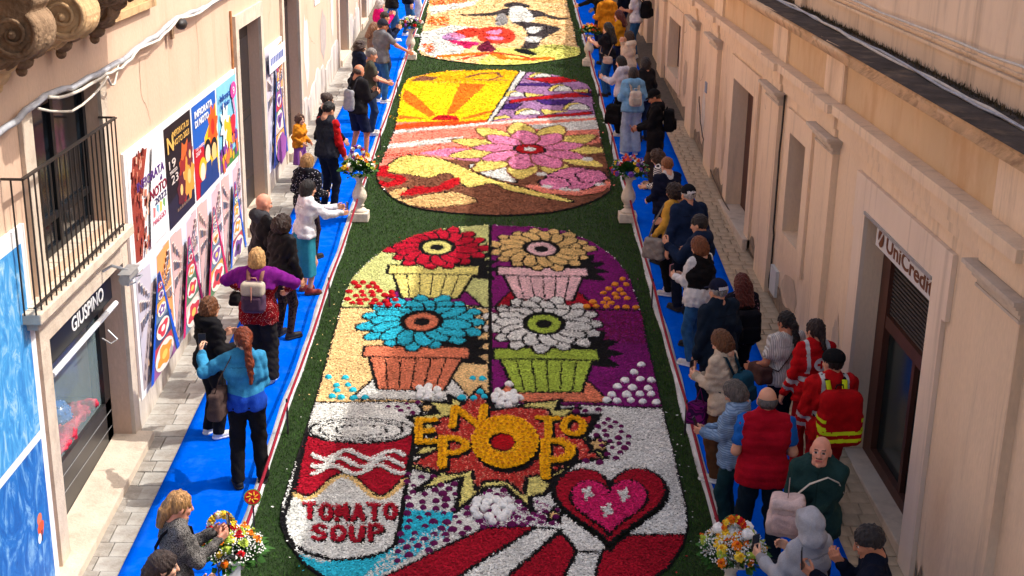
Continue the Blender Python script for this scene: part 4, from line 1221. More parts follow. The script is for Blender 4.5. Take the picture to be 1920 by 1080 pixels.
# architrave in stepped bands, breaking forward over the pilasters
ar = MB(); ar.box(XR - .05, XR + .5, 4, 58, 4.121, 4.22); ar.box(XR - .07, XR + .5, 4, 58, 4.221, 4.40); ar.box(XR - .16, XR + .5, 4, 58, 4.401, 4.504)
wpart(ar, "architrave", PLASTER_R, RB)
for (a, b) in PIL:
    pm = MB(); pm.box(XR - .08, XR + .001, a, b, gz(a) - .2, 3.96); pl = wpart(pm, "pilaster", PLASTER_R, RB)
    cp = MB()
    e = 0
    for (pr, z0, z1, ex) in ((.085, 3.92, 3.945, .02), (.075, 3.945, 4.0, .012), (.11, 4.0, 4.05, .05), (.15, 4.05, 4.085, .09), (.18, 4.085, 4.12, .12)):
        cp.box(XR - pr - .015, XR - .0005, a - ex, b + ex, z0 + .0005, z1)
    off = base_of(pl).translation
    cp.v = [(p[0] - off[0], p[1] - off[1], p[2] - off[2]) for p in cp.v]
    cp.build("capital", STONE, pl)
    br = MB(); br.box(XR - .09, XR - .051, a - .04, b + .04, 4.125, 4.219); br.box(XR - .11, XR - .071, a - .04, b + .04, 4.2215, 4.399); br.box(XR - .21, XR - .161, a - .07, b + .07, 4.4015, 4.503); br.box(XR - .04, XR - .001, a - .02, b + .02, 4.5055, 4.999)
    wpart(br, "entablature_break", PLASTER_R, RB)
# cornice with a chipped front edge
n = 260; V = []; F = []
r_ = random.Random(5)
lo_chip = 0.0
for i in range(n + 1):
    y = 4 + 54 * i / n
    lo_chip = lo_chip * .7 + (r_.random() ** 4) * .10 * (2.2 if y < 14 else 1)
    ch = min(lo_chip, .16)
    xe = 3.62 + ch + .01 * r_.random()
    V += [(XR + .01, y, 5.001), (3.74, y, 5.02), (xe + .03, y, 5.08), (xe, y, 5.13 - ch * .2), (xe + .01, y, 5.17 - ch * .35), (3.715 + .05 * r_.random() ** 2 + ch * .5, y, 5.176 - ch * .2)]
for i in range(n):
    q = 6 * i
    for j in range(5): F.append((q + j, q + j + 1, q + 6 + j + 1, q + 6 + j))
ob = link("cornice", fast_mesh("cornice", V, F, [mat("cornice_plaster", lin(216, 182, 142), rough=.95, var=.14, scale=4, bump=.6, bscale=25, stain=lin(150, 118, 90), stain_scale=5, stain_amt=.6, stain_lo=.5, stain_hi=.65)]))
wlink(ob, RB)
tb = MB(); tb.add([(3.70, 4, 5.168), (4.32, 4, 5.145), (4.32, 58, 5.145), (3.70, 58, 5.168)], [(0, 1, 2, 3)]); tb.box(3.95, 4.6, 4, 58, 4.9, 5.10)
o = wpart(tb, "terrace_ledge", TERRACE, RB)
# grit and dry weeds along the foot of the upper wall
V = []
for _ in range(5200):
    y = random.uniform(9, 26); x = 4.30 - abs(random.gauss(0, .05)); h = random.uniform(.02, .10) * random.random()
    a = random.uniform(0, 6.28); w2 = .006
    V += [(x - w2 * math.cos(a), y - w2 * math.sin(a), 5.14), (x + w2 * math.cos(a), y + w2 * math.sin(a), 5.12), (x + random.uniform(-.03, .02), y + random.uniform(-.04, .04), 5.145 + h)]
o = link("dry_weeds", fast_mesh("dry_weeds", V, np.arange(len(V)).reshape(-1, 3), [mat("dry_weed", lin(86, 74, 52), rough=.95, var=.4, island=.4)]))
tag(o, "dry dark weeds along the foot of the upper wall", "weeds", kind="stuff")
# upper storeys; roof heights above view are invented steps that shape the street shadow
UPY = [(4, 15.2, 9.1), (15.2, 19.4, 8.7), (19.4, 23.4, 8.0), (23.4, 27.4, 7.1), (27.4, 31.4, 6.3), (31.4, 58, 5.75)]
for (a, b, zt) in UPY:
    m_ = MB(); m_.box(4.30, 9, a, b - .002, 5.0, zt); wpart(m_, "upper_wall", PLASTER_UP, RB)
m_ = MB(); m_.box(4.25, 4.299, 4, 58, 5.40, 5.43); m_.box(4.27, 4.299, 4, 58, 5.46, 5.48); wpart(m_, "string_course", PLASTER_R, RB)
m_ = MB(); m_.box(4.22, 4.298, 18.9, 19.35, 5.13, 5.39); wpart(m_, "wall_pier", PLASTER_R, RB)
m_ = MB(); m_.box(4.2, 9, 58.002, 58.4, -1, 5.8); m_.box(XR, 9, 57.5, 57.99, -1, 4.1); wpart(m_, "end_wall", PLASTER_R, RB)
for pts, r, m, lab in (([(4.02, 8, 5.17), (4.10, 12, 5.17), (4.06, 15.5, 5.17), (4.14, 19, 5.17), (4.02, 24, 5.17), (4.1, 32, 5.17)], .016, CABLEW, "cream cable lying along the dark roof ledge"),
                       ([(4.08, 8, 5.175), (4.03, 11.5, 5.175), (4.12, 14.8, 5.175), (4.08, 18, 5.175), (4.08, 24, 5.175)], .013, CABLEG, "thin grey cable crossing the cream one on the roof ledge"),
                       ([(4.24, 10, 5.55), (4.24, 15, 5.53), (4.24, 20, 5.56), (4.24, 30, 5.6)], .012, CABLEW, "thin cable pinned to the upper plaster wall")):
    cable("ledge_cable", pts, r, m, lab)
# bank doorway
def surround(a, b, d, wd, step, nm="door_surround"):
    m_ = MB()
    m_.box(XR - .045, XR - .001, a - wd, a, gz(a) - .2, d + wd); m_.box(XR - .045, XR - .001, b, b + wd, gz(b) - .2, d + wd); m_.box(XR - .044, XR - .001, a + .0005, b - .0005, d, d + wd)
    if step: m_.box(XR - .046, XR - .0015, a - wd - .09, a - wd - .0005, d - .25, d + wd); m_.box(XR - .046, XR - .0015, b + wd + .0005, b + wd + .09, d - .25, d + wd)
    return wpart(m_, nm, PLASTER_R if not step else mat("surround_plaster", lin(234, 212, 188), rough=.9, var=.07, scale=1.5, bump=.25, bscale=26, stretch=(1, 1, .4), streak=lin(150, 128, 106), streak_amt=.4), RB)
surround(11.10, 13.40, 3.60, .36, True)
surround(20.02, 21.86, 3.68, .36, False)
d_ = MB(); d_.box(XR + .27, XR + .31, 11.11, 13.39, .7, 3.59); door = wpart(d_, "door", mat("bank_glass", lin(30, 46, 44), rough=.15, var=.3, scale=1.5, spec=.6), RB)
f_ = MB()
f_.box(XR + .20, XR + .269, 13.10, 13.385, .86, 3.38); f_.box(XR + .20, XR + .269, 11.105, 11.22, .86, 3.38); f_.box(XR + .21, XR + .268, 11.221, 13.099, 2.42, 2.56); f_.box(XR + .20, XR + .268, 11.221, 13.099, .86, 1.0); f_.box(XR + .22, XR + .268, 12.05, 12.13, 1.001, 2.419)
f_.v = [(p[0] - XR, p[1] - 20, p[2] - gz(20)) for p in f_.v]
f_.build("door_frame", BROWNDOOR, door)
g_ = MB()
for k in range(18): g_.box(XR + .24, XR + .265, 11.23, 13.09, 2.58 + k * .044, 2.58 + k * .044 + .022)
g_.v = [(p[0] - XR, p[1] - 20, p[2] - gz(20)) for p in g_.v]
g_.build("door_grille", mat("grille_dark", lin(72, 66, 62), rough=.6, var=.2), door)
nt_ = MB(); nt_.box(XR + .26, XR + .2685, 11.5, 11.75, 1.75, 2.1); nt_.v = [(p[0] - XR, p[1] - 20, p[2] - gz(20)) for p in nt_.v]
nt_.build("paper_notice", mat("notice_paper", lin(150, 170, 170), var=.1), door)
st = MB(); st.box(XR - .02, XR + .268, 11.11, 13.39, gz(11) - .2, gz(12.6) + .03); bevel(wpart(st, "threshold", STONE, RB), .01)
bs_ = MB(); bs_.box(XR + .02, XR + .08, 11.12, 13.12, 3.33, 3.585); bsg = wpart(bs_, "bank_sign", mat("sign_white", lin(214, 212, 208), rough=.5, var=.03), RB)
hd = MB(); hd.box(XR - .06, XR + .07, 11.105, 13.395, 3.586, 3.62); wpart(hd, "sign_canopy", GREYMETAL, RB)
SIGNBROWN = mat("sign_brown", lin(110, 62, 26), rough=.5, var=.05)
t_ = wall_text("UniCredit", .2, SIGNBROWN, XR + .017, 12.74, 3.375, -1, None, width=1.52, height=.165, bold=.004); wlink(t_, bsg)
em = MB(); R_ = .10; cy, cz = 12.93, 3.457
disc = lambda t: (XR + .016, cy - R_ * math.cos(t), cz + R_ * math.sin(t))
# round emblem split by a slanting white stroke
def seg(t0, t1, cut0):
    pts = [disc(t) for t in np.linspace(t0, t1, 20)]
    em.poly(pts); em.poly([(p[0] - .003, p[1], p[2]) for p in pts][::-1])
seg(math.radians(62), math.radians(210), None); seg(math.radians(-128), math.radians(38), None)
wpart(em, "emblem", SIGNBROWN, bsg) if False else None
off = base_of(bsg).translation
em.v = [(p[0] - off[0] - .001, p[1] - off[1], p[2] - off[2]) for p in em.v]; em.build("emblem", SIGNBROWN, bsg)
# second doorway, windows
d_ = MB(); d_.box(XR + .22, XR + .26, 20.03, 21.85, 1.2, 3.67); door2 = wpart(d_, "door", BROWNDOOR, RB)
g_ = MB(); g_.box(XR + .205, XR + .219, 20.15, 20.9, 1.6, 3.5); g_.v = [(p[0] - XR, p[1] - 20, p[2] - gz(20)) for p in g_.v]; g_.build("door_pane", DARKGLASS, door2)
st = MB(); st.box(XR - .12, XR + .218, 19.66, 22.20, gz(19.6) - .2, gz(21.6) + .06); bevel(wpart(st, "doorstep", STONE, RB), .015)
for (a, b, c, d) in ((16.36, 17.30, 2.30, 3.67), (28.9, 30.95, 2.5, 3.68), (40, 41.5, 2.2, 3.68)):
    w2 = .30
    m_ = MB(); m_.box(XR - .04, XR - .001, a - w2, a, c - w2, d + w2); m_.box(XR - .04, XR - .001, b, b + w2, c - w2, d + w2); m_.box(XR - .039, XR - .001, a + .0005, b - .0005, d, d + w2); m_.box(XR - .039, XR - .001, a + .0005, b - .0005, c - w2, c)
    wpart(m_, "window_surround", PLASTER_R, RB)
    m_ = MB(); m_.box(XR + .22, XR + .25, a + .01, b - .01, c + .01, d - .01)
    wn_ = wpart(m_, "window", mat("window_shutter", lin(108, 84, 68), rough=.7, var=.15), RB)
    m_ = MB(); m_.box(XR + .20, XR + .219, a + .01, a + .09, c + .02, d - .02); m_.box(XR + .20, XR + .219, b - .09, b - .01, c + .02, d - .02); m_.box(XR + .201, XR + .219, a + .091, b - .091, d - .1, d - .02)
    m_.v = [(p[0] - XR, p[1] - 20, p[2] - gz(20)) for p in m_.v]; m_.build("window_frame", BROWNDOOR, wn_)
d_ = MB(); d_.box(XR + .36, XR + .39, 34.52, 35.98, 1.4, 3.67); wpart(d_, "door", BROWNDOOR, RB)
# damp base course
m_ = MB()
for (a, b) in ((9.95, 10.7), (13.78, 14.8), (15.7, 17.94), (18.9, 19.64), (22.24, 23.48), (24.42, 26.2), (27.25, 31.7)):
    n = 10; vs = []; fs = []
    for i in range(n + 1):
        y = a + (b - a) * i / n; h = .14 + .22 * random.random()
        vs += [(XR - .012, y, gz(y) - .05), (XR - .010, y, gz(y) + h)]
    for i in range(n): fs.append((2 * i, 2 * i + 1, 2 * i + 3, 2 * i + 2))
    k = MB(); k.add(vs, fs); wpart(k, "damp_patch", mat("damp_plaster", lin(150, 132, 112), rough=.95, var=.3, scale=6, stain=lin(92, 84, 74), stain_scale=5, stain_amt=.7), RB)
ub = MB(); ub.box(XR - .05, XR - .0015, 17.40, 17.78, gz(17.6) + .12, gz(17.6) + .5); o = ub.build("utility_box", mat("utility_white", lin(206, 206, 200), var=.08)); tag(o, "small white utility box low on the ochre wall", "utility box")
hb = MB(); hb.box(XR - .02, XR - .001, 24.9, 25.1, 2.9, 3.1); o = hb.build("house_number", mat("enamel_blue", lin(150, 160, 176), var=.2, scale=40)); tag(o, "tiny pale number plate on the ochre wall", "plate")
cable("wall_cable", [(XR - .03, 17.86, gz(17.8) + .1), (XR - .03, 17.88, 2.2), (XR - .03, 17.86, 4.1)], .014, mat("cable_dark", lin(60, 52, 46), var=.2), "dark cable running down beside the pilaster")
cable("wall_cable", [(XR - .02, 19.0, gz(19) + .05), (XR - .06, 23.2, gz(23.2) + .10), (XR - .05, 25.0, gz(25) + .5), (XR - .04, 25.6, gz(25.6) + 1.0)], .012, mat("cable_brown", lin(104, 86, 70), var=.2), "brown cable along the foot of the ochre wall", sag=.02)

# hairline cracks and patched plaster on both fronts
CRACK = mat("crack_shadow", lin(112, 92, 74), rough=1, var=.2)
def crack(X, sgn, y, z, L, parent, seed):
    r = random.Random(seed); b = MB(); a = r.uniform(-1.9, -1.2); p = (y, z); w0 = .004
    n = 14
    for k in range(n):
        a += r.uniform(-.5, .5); q = (p[0] + math.cos(a) * L / n, p[1] + math.sin(a) * L / n); w1 = .004 * (1 - k / n) + .0015
        nx, ny = -math.sin(a), math.cos(a)
        b.poly([(X, p[0] - nx * w0, p[1] - ny * w0), (X, q[0] - nx * w1, q[1] - ny * w1), (X, q[0] + nx * w1, q[1] + ny * w1), (X, p[0] + nx * w0, p[1] + ny * w0)]); p = q; w0 = w1
    wpart(b, "crack", CRACK, parent)
for k, (y, z, L) in enumerate(((16.0, 2.1, .8), (19.3, 3.7, 1.1), (22.9, 3.6, 1.0), (25.4, 3.4, .9), (28.2, 3.8, .8))): crack(XR - .003, -1, y, z, L, RB, 30 + k)
for k, (y, z, L) in enumerate(((14.6, 4.9, .9), (17.4, 5.0, .8), (19.3, 4.6, .7), (23.0, 4.9, .8), (27.2, 4.2, 1.6), (30.4, 4.0, 1.4))): crack(XL + .004, 1, y, z, L, LB, 60 + k)
def patch(X, y, z, ry, rz, rgb, parent, seed):
    r = random.Random(seed); n = 22
    b = MB(); b.poly([(X, y + ry * (1 + r.uniform(-.18, .18)) * math.cos(t), z + rz * (1 + r.uniform(-.18, .18)) * math.sin(t)) for t in np.linspace(0, 2 * PI, n, endpoint=False)])
    wpart(b, "plaster_patch", mat("patch_%d_%d_%d" % rgb, lin(*rgb), rough=.95, var=.12, scale=5, bump=.3, bscale=30), parent)
for k, (y, z, ry, rz, c) in enumerate(((25.2, gz(25.2) + .75, .22, .45, (232, 218, 196)), (22.7, gz(22.7) + .9, .16, .5, (214, 186, 152)), (14.2, gz(14.2) + .7, .18, .5, (206, 184, 160)), (16.7, gz(16.7) + .5, .5, .22, (204, 180, 152)), (28.0, gz(28) + .8, .3, .4, (196, 172, 144)))): patch(XR - .0045 - .0005 * k, y, z, ry, rz, c, RB, 80 + k)
for k, (y, z, ry, rz, c) in enumerate(((27.0, gz(27) + 1.5, .35, .7, (224, 212, 200)), (29.6, gz(29.6) + 1.3, .5, .5, (178, 166, 156)), (31.2, gz(31.2) + 1.6, .25, .7, (216, 204, 194)))): patch(XL + .0045 + .0005 * k, y, z, ry, rz, c, LB, 90 + k)

# ================================================================== posters on the left-hand wall
INK = {}
def ink(rgb):
    if rgb not in INK: INK[rgb] = mat("ink_%d_%d_%d" % rgb, lin(*rgb), rough=.6, var=.05, scale=3, spec=.25)
    return INK[rgb]

class Poster:
    def __init__(self, y0, y1, z0, z1, bg, parent, x=XL + .036):
        self.b = (y0, y1, z0, z1); self.x = x; self.mb = MB(); self.mats = []; self.n = 0; self.parent = parent; self.texts = []
        self.shape(bg, [(0, 0), (1, 0), (1, 1), (0, 1)])
    def shape(self, rgb, pts):
        y0, y1, z0, z1 = self.b
        m = ink(rgb)
        if m not in self.mats: self.mats.append(m)
        self.mb.m = self.mats.index(m)
        x = self.x + self.n * .0005; self.n += 1
        self.mb.poly([(x, y0 + (y1 - y0) * u, z0 + (z1 - z0) * v) for u, v in pts])
    def disc(self, rgb, u, v, ru, rv=None, n=16, wob=0, lobes=5):
        rv = rv if rv is not None else ru * (self.b[1] - self.b[0]) / (self.b[3] - self.b[2])
        self.shape(rgb, [(u + ru * (1 + wob * math.sin(lobes * t)) * math.cos(t), v + rv * (1 + wob * math.sin(lobes * t)) * math.sin(t)) for t in np.linspace(0, 2 * PI, n, endpoint=False)])
    def text(self, txt, rgb, u, v, w, h, bold=.0):
        self.texts.append((txt, rgb, u, v, w, h, bold))
    def done(self, name="print"):
        off = base_of(self.parent).translation
        y0, y1, z0, z1 = self.b
        xt = self.x + self.n * .0005 + .003
        self.mb.v = [(p[0] - off[0], p[1] - off[1], p[2] - off[2]) for p in self.mb.v]
        o = self.mb.build(name, self.mats, self.parent)
        for txt, rgb, u, v, w, h, bold in self.texts:
            t = wall_text(txt, .2, ink(rgb), xt, y0 + (y1 - y0) * u, z0 + (z1 - z0) * v, 1, None, width=w * (y1 - y0), height=h * (z1 - z0), bold=bold)
            t.parent = o; t.location = (-off[0], -off[1], -off[2])
        return o

PB = empty("poster_board", (XL, 16.6, 1.2)); tag(PB, "white wall board of eight festival posters in two rows", "poster board")
b = MB(); b.box(XL + .003, XL + .032, 13.62, 19.68, 1.22, 4.05); wpart(b, "backing", WHITEPAINT, PB)
cols = [(13.72, 15.20), (15.29, 16.65), (16.73, 18.16), (18.25, 19.60)]
# top row
P = Poster(*cols[0], 2.74, 3.98, (236, 232, 230), PB)
r_ = random.Random(3)
P.shape((150, 62, 48), [(.04, .04), (.22, .02), (.34, .30), (.30, .55), (.55, .96), (.14, .97), (.04, .70)])
for k in range(60):
    u, v = r_.uniform(.05, .42), r_.uniform(.04, .95)
    P.shape(random.choice([(196, 120, 96), (120, 40, 32), (222, 170, 146), (170, 84, 66)]), [(u, v), (u + .03, v - .01), (u + .05, v + .05), (u + .01, v + .06)])
P.shape((240, 238, 238), [(.40, .06), (.96, .06), (.96, .95), (.62, .95), (.46, .45)])
for k, c in enumerate([(220, 120, 120), (120, 180, 200), (230, 190, 90), (120, 170, 110)]):
    P.shape(c, [(.52 + .1 * k, .30 + .05 * (k % 2)), (.58 + .1 * k, .30), (.60 + .1 * k, .38), (.53 + .1 * k, .40)])
P.text("INFIORATA", (84, 50, 120), .12, .66, .80, .085, .003); P.text("di", (84, 50, 120), .78, .59, .06, .05); P.text("NOTO", (130, 30, 52), .46, .48, .50, .095, .004); P.text("2022", (60, 50, 90), .58, .405, .36, .06, .002)
P.text("MAGGIO", (206, 110, 130), .50, .23, .38, .05); P.done()
P = Poster(*cols[1], 2.74, 3.98, (30, 20, 24), PB)
P.shape((40, 34, 52), [(0, 0), (1, 0), (1, .35), (0, .25)])
for u, v, s_, c in ((.72, .48, .22, (206, 96, 40)), (.62, .36, .20, (150, 40, 34)), (.82, .34, .20, (226, 150, 60)), (.50, .28, .15, (90, 34, 40)), (.88, .56, .12, (110, 40, 50))):
    P.disc(c, u, v, s_, None, 22, .18, 7); P.disc((240, 190, 120), u, v, s_ * .35)
for k in range(6): P.shape((120, 96, 84), [(.30 + .08 * k, .10), (.36 + .08 * k, .10), (.36 + .08 * k, .13), (.30 + .08 * k, .13)])
P.text("N", (224, 178, 92), .06, .74, .22, .16, .004); P.text("INFIORATA DI", (224, 178, 92), .26, .86, .62, .06); P.text("NOTO 2023", (224, 178, 92), .28, .77, .60, .06); P.text("19", (214, 200, 190), .08, .58, .24, .085); P.text("23", (214, 200, 190), .14, .42, .24, .085); P.text("MAGGIO", (214, 200, 190), .10, .525, .26, .035); P.done()
P = Poster(*cols[2], 2.74, 3.98, (24, 92, 184), PB)
P.shape((246, 190, 26), [(.35, .05), (1, .05), (1, .86), (.72, .70), (.45, .58)]); P.shape((190, 24, 36), [(0, 0), (.55, 0), (.40, .50), (0, .56)])
P.disc((232, 92, 24), .82, .62, .20, None, 24, .25, 8); P.disc((190, 40, 24), .82, .62, .08)
for u, v, hair, face in ((.55, .38, (20, 18, 24), (240, 214, 190)), (.82, .34, (24, 22, 28), (244, 190, 120)), (.30, .24, (236, 180, 30), (244, 214, 190))):
    P.disc(hair, u, v + .04, .15, .12); P.disc(face, u, v, .105, .10); P.shape((34, 60, 120), [(u - .16, 0), (u + .16, 0), (u + .12, v - .09), (u - .12, v - .09)])
P.text("INFIORATA", (244, 244, 244), .08, .86, .74, .075, .004); P.text("DI NOTO", (244, 244, 244), .08, .76, .56, .075, .004); P.text("17-21 MAGGIO", (240, 200, 200), .05, .52, .34, .03); P.text("2024", (240, 200, 200), .05, .46, .2, .045); P.done()
P = Poster(*cols[3], 2.74, 3.98, (128, 196, 226), PB)
P.shape((70, 130, 60), [(0, 0), (1, 0), (1, .16), (.5, .13), (0, .2)])
for k in range(40): P.disc(random.choice([(150, 60, 150), (206, 80, 170), (240, 180, 40), (230, 110, 60), (110, 60, 140)]), r_.uniform(.04, .95), r_.uniform(.05, .32), r_.uniform(.03, .075), None, 12, .2, 5)
P.disc((226, 70, 150), .78, .84, .15, .10, 20); P.text("9", (250, 230, 240), .73, .79, .09, .09); P.shape((230, 130, 170), [(.70, .74), (.78, .74), (.86, .55), (.80, .40), (.74, .40), (.80, .55)])
P.disc((252, 252, 246), .28, .52, .20, None, 28, .35, 8); P.disc((240, 180, 40), .28, .52, .07); P.disc((244, 180, 30), .46, .40, .15, None, 24, .25, 6); P.disc((206, 40, 60), .68, .46, .12, .12, 20, .1, 3)
P.text("Infiorata", (26, 70, 150), .06, .82, .52, .075, .003); P.text("di Noto", (26, 70, 150), .10, .73, .44, .07, .003); P.done()

def street_print(P, edge, seed, warm=True):
    """A printed view up a festival street: house fronts, converging edges, round flower pictures."""
    r = random.Random(seed)
    P.shape((206, 216, 232), [(.2, .8), (.8, .8), (.8, 1), (.2, 1)])
    P.shape((220, 176, 168) if warm else (196, 190, 200), [(0, .12), (.40, .80), (.40, .98), (0, 1)]); P.shape((232, 158, 92) if not warm else (214, 178, 182), [(1, .12), (.58, .80), (.60, .97), (1, 1)])
    for side in (0, 1):                                   # window rows running to the vanishing point
        for k in range(5):
            d = k / 5.5; base = .02 + .33 * d; w2 = .042 * (1 - d * .7)
            u = base + w2 if side == 0 else .98 - base - w2
            for row in range(3):
                v = .50 + .09 * d + row * .17 * (1 - d * .75); hh = .085 * (1 - d * .7)
                P.shape(r.choice([(112, 100, 104), (96, 104, 124), (150, 128, 116)]), [(u - w2 * .6, v), (u + w2 * .6, v), (u + w2 * .6, v + hh), (u - w2 * .6, v + hh)])
                P.shape((234, 220, 206), [(u - w2 * .8, v + hh), (u + w2 * .8, v + hh), (u + w2 * .8, v + hh * 1.15), (u - w2 * .8, v + hh * 1.15)])
        P.shape((176, 150, 138), [(0, .46), (.38, .80), (.38, .805), (0, .475)] if side == 0 else [(1, .46), (.60, .80), (.60, .805), (1, .475)])
    for k in range(34):
        s = r.choice((0, 1)); d = r.random(); u = (.02 + .38 * d) if s == 0 else (.98 - .38 * d); v = .06 + .70 * d; q = .016 * (1.3 - d)
        P.shape(r.choice([(70, 70, 84), (140, 64, 70), (98, 112, 136), (206, 196, 188), (50, 48, 54), (186, 150, 120)]), [(u - q, v), (u + q, v), (u + q * .8, v + q * 3), (u - q * .8, v + q * 3)])
    P.shape((84, 92, 96), [(.14, 0), (.92, 0), (.53, .86), (.47, .86)])
    for k in range(9):
        v0, v1 = .86 * (k / 9) ** .8, .86 * ((k + 1) / 9) ** .8; w0 = .36 * (1 - v0 / .9); w1 = .36 * (1 - v1 / .9)
        P.shape(r.choice([(190, 60, 70), (226, 160, 70), (110, 130, 150), (150, 90, 140), (220, 200, 180), (90, 130, 90), (40, 60, 110)]), [(.51 - w0, v0), (.51 + w0, v0), (.51 + w1, v1 - .01), (.51 - w1, v1 - .01)])
    P.shape(edge, [(.06, 0), (.15, 0), (.485, .87), (.47, .87)]); P.shape(edge, [(.90, .0), (.99, .0), (.53, .87), (.515, .87)])
    for k, (v, s) in enumerate(((.12, .29), (.36, .20), (.53, .13), (.66, .085), (.75, .05))):
        P.disc((238, 226, 210), .51, v, s, s * .42, 20); P.disc(r.choice([(206, 60, 70), (230, 150, 50), (120, 80, 150), (90, 150, 90)]), .51, v, s * .72, s * .30, 18, .25, r.choice((3, 4, 5)))
        P.disc(r.choice([(240, 230, 220), (244, 200, 90), (60, 50, 70)]), .51, v, s * .3, s * .13, 10)
for (y0, y1), edge, sd, wm in zip(cols, ((20, 84, 196), (200, 30, 100), (206, 26, 90), (20, 96, 206)), (1, 2, 3, 4), (False, True, True, True)):
    P = Poster(y0, y1, 1.30, 2.66, (176, 160, 158), PB); street_print(P, edge, sd, wm); P.done("photo_print")

P5 = empty("single_poster", (XL, 23, 1.8)); tag(P5, "single tall blue and white street poster between two doorways", "poster")
b = MB(); b.box(XL + .003, XL + .03, 22.10, 23.88, 1.84, 3.98); wpart(b, "backing", WHITEPAINT, P5)
P = Poster(22.16, 23.82, 1.90, 3.92, (206, 208, 226), P5, XL + .032); street_print(P, (40, 70, 170), 9, False)
P.shape((222, 226, 238), [(0, .82), (1, .82), (1, 1), (0, 1)])
for k in range(8): P.shape((90, 110, 170), [(.08 + .1 * k, .88), (.15 + .1 * k, .88), (.15 + .1 * k, .94), (.08 + .1 * k, .94)])
P.disc((150, 80, 150), .55, .10, .30, .13, 24, .08, 6); P.done("photo_print")

# blue billboard at the near end
BB = empty("blue_billboard", (XL, 9.3, .7)); tag(BB, "large blue water picture in two panels in white frames", "billboard")
b = MB(); b.box(XL + .003, XL + .04, 7.6, 10.62, .70, 4.12); wpart(b, "frame", WHITEPAINT, BB)
def water_mat(name, c0, c1, c2, sc):
    m = bpy.data.materials.new(name); m.use_nodes = True; nt = m.node_tree; N = nt.nodes; L = nt.links; bs = N["Principled BSDF"]; bs.inputs["Roughness"].default_value = .6
    tc = N.new("ShaderNodeTexCoord"); mp = N.new("ShaderNodeMapping"); mp.inputs["Scale"].default_value = (1, 1.6, .8); L.new(tc.outputs["Object"], mp.inputs[0])
    nz = N.new("ShaderNodeTexNoise"); nz.inputs["Scale"].default_value = sc; nz.inputs["Detail"].default_value = 9; nz.inputs["Roughness"].default_value = .72; nz.inputs["Distortion"].default_value = 1.6; L.new(mp.outputs[0], nz.inputs["Vector"])
    cr = N.new("ShaderNodeValToRGB"); e = cr.color_ramp.elements; e[0].position = .30; e[0].color = (*c0, 1); e[1].position = .72; e[1].color = (*c2, 1); k = e.new(.52); k.color = (*c1, 1)
    L.new(nz.outputs["Fac"], cr.inputs[0]); L.new(cr.outputs[0], bs.inputs["Base Color"]); return m
for (z0, z1, m, nm) in ((.76, 2.20, water_mat("water_print_deep", lin(8, 66, 140), lin(24, 108, 186), lin(150, 196, 222), 2.6), "lower_picture"), (2.28, 3.98, water_mat("water_print_pale", lin(26, 104, 180), lin(70, 156, 214), lin(196, 222, 236), 3.6), "upper_picture")):
    b = MB(); b.poly([(XL + .043, 7.7, z0), (XL + .043, 10.50, z0), (XL + .043, 10.50, z1), (XL + .043, 7.7, z1)]); pic = wpart(b, nm, m, BB)
sw = Poster(10.16, 10.36, 1.28, 1.62, (30, 112, 188), BB, XL + .046)
sw.disc((214, 120, 90), .5, .75, .30, .16); sw.disc((230, 90, 50), .55, .45, .38, .22, 14, .15, 3); sw.disc((240, 240, 240), .3, .25, .2, .14); sw.shape((60, 60, 80), [(.5, .1), (.62, .1), (.7, .4), (.55, .4)]); sw.done("swimmer_print")

# ================================================================== pedestals, bouquets, rope
PROF = [(.0, .16), (.12, .16), (.13, .19), (.10, .22), (.065, .245), (.06, .27), (.085, .285), (.06, .30), (.075, .33), (.115, .40), (.128, .46), (.115, .53), (.08, .61), (.055, .68), (.048, .73), (.062, .75), (.062, .765), (.085, .79), (.085, .81), (.0, .81)]
ped_mesh = MB().lathe(PROF, 24).mesh("baluster", [STONE_WHITE], True)
bb = MB(); bb.box(-.155, .155, -.155, .155, 0, .165); base_mesh = bb.mesh("base_block", [STONE_WHITE])
bb = MB(); bb.box(-.11, .11, -.11, .11, .811, .84); top_mesh = bb.mesh("top_plate", [STONE_WHITE])

LEAFM = mat("bouquet_leaf", lin(58, 104, 40), rough=.6, var=.25, scale=9, spec=.3, island=.4)
BREATH = mat("baby_breath", lin(228, 228, 220), rough=.8, var=.1, island=.15)
BQ = {}
for nm, rgb, c in (("orange", (236, 124, 24), (200, 70, 10)), ("yellow", (244, 204, 60), (220, 150, 20)), ("red", (196, 20, 30), None), ("white", (236, 234, 226), (226, 206, 110)), ("purple", (116, 70, 156), None), ("pink", (232, 120, 150), None), ("coral", (226, 80, 40), None), ("green", (170, 190, 70), None)):
    BQ[nm] = bloom_mesh(nm + "_bloom", fl_mats("bq_" + nm, rgb, c), .06, 3, 9, .05, .15)

def leaf_mass(n, rad, hgt, seed, size=.10):
    r = np.random.default_rng(seed); V = []; F = []
    for i in range(n):
        a = r.uniform(0, 2 * PI); e = r.uniform(-.25, 1.1); d = rad * r.uniform(.15, 1.05)
        c = np.array([math.cos(a) * math.cos(e) * d, math.sin(a) * math.cos(e) * d, hgt * .35 + math.sin(e) * d * .7])
        out = c / np.linalg.norm(c); side = np.cross(out, [0, 0, 1]); side /= np.linalg.norm(side) + 1e-6
        side = side * math.cos(r.uniform(-1, 1)) + np.cross(side, out) * math.sin(r.uniform(-1, 1))
        L = size * r.uniform(.5, 1.1); w = L * .30
        b = len(V); droop = np.array([0, 0, -L * .3])
        V += [c, c + out * L * .5 + side * w, c + out * L + droop, c + out * L * .5 - side * w]; F.append((b, b + 1, b + 2, b + 3))
    return np.array(V), np.array(F)

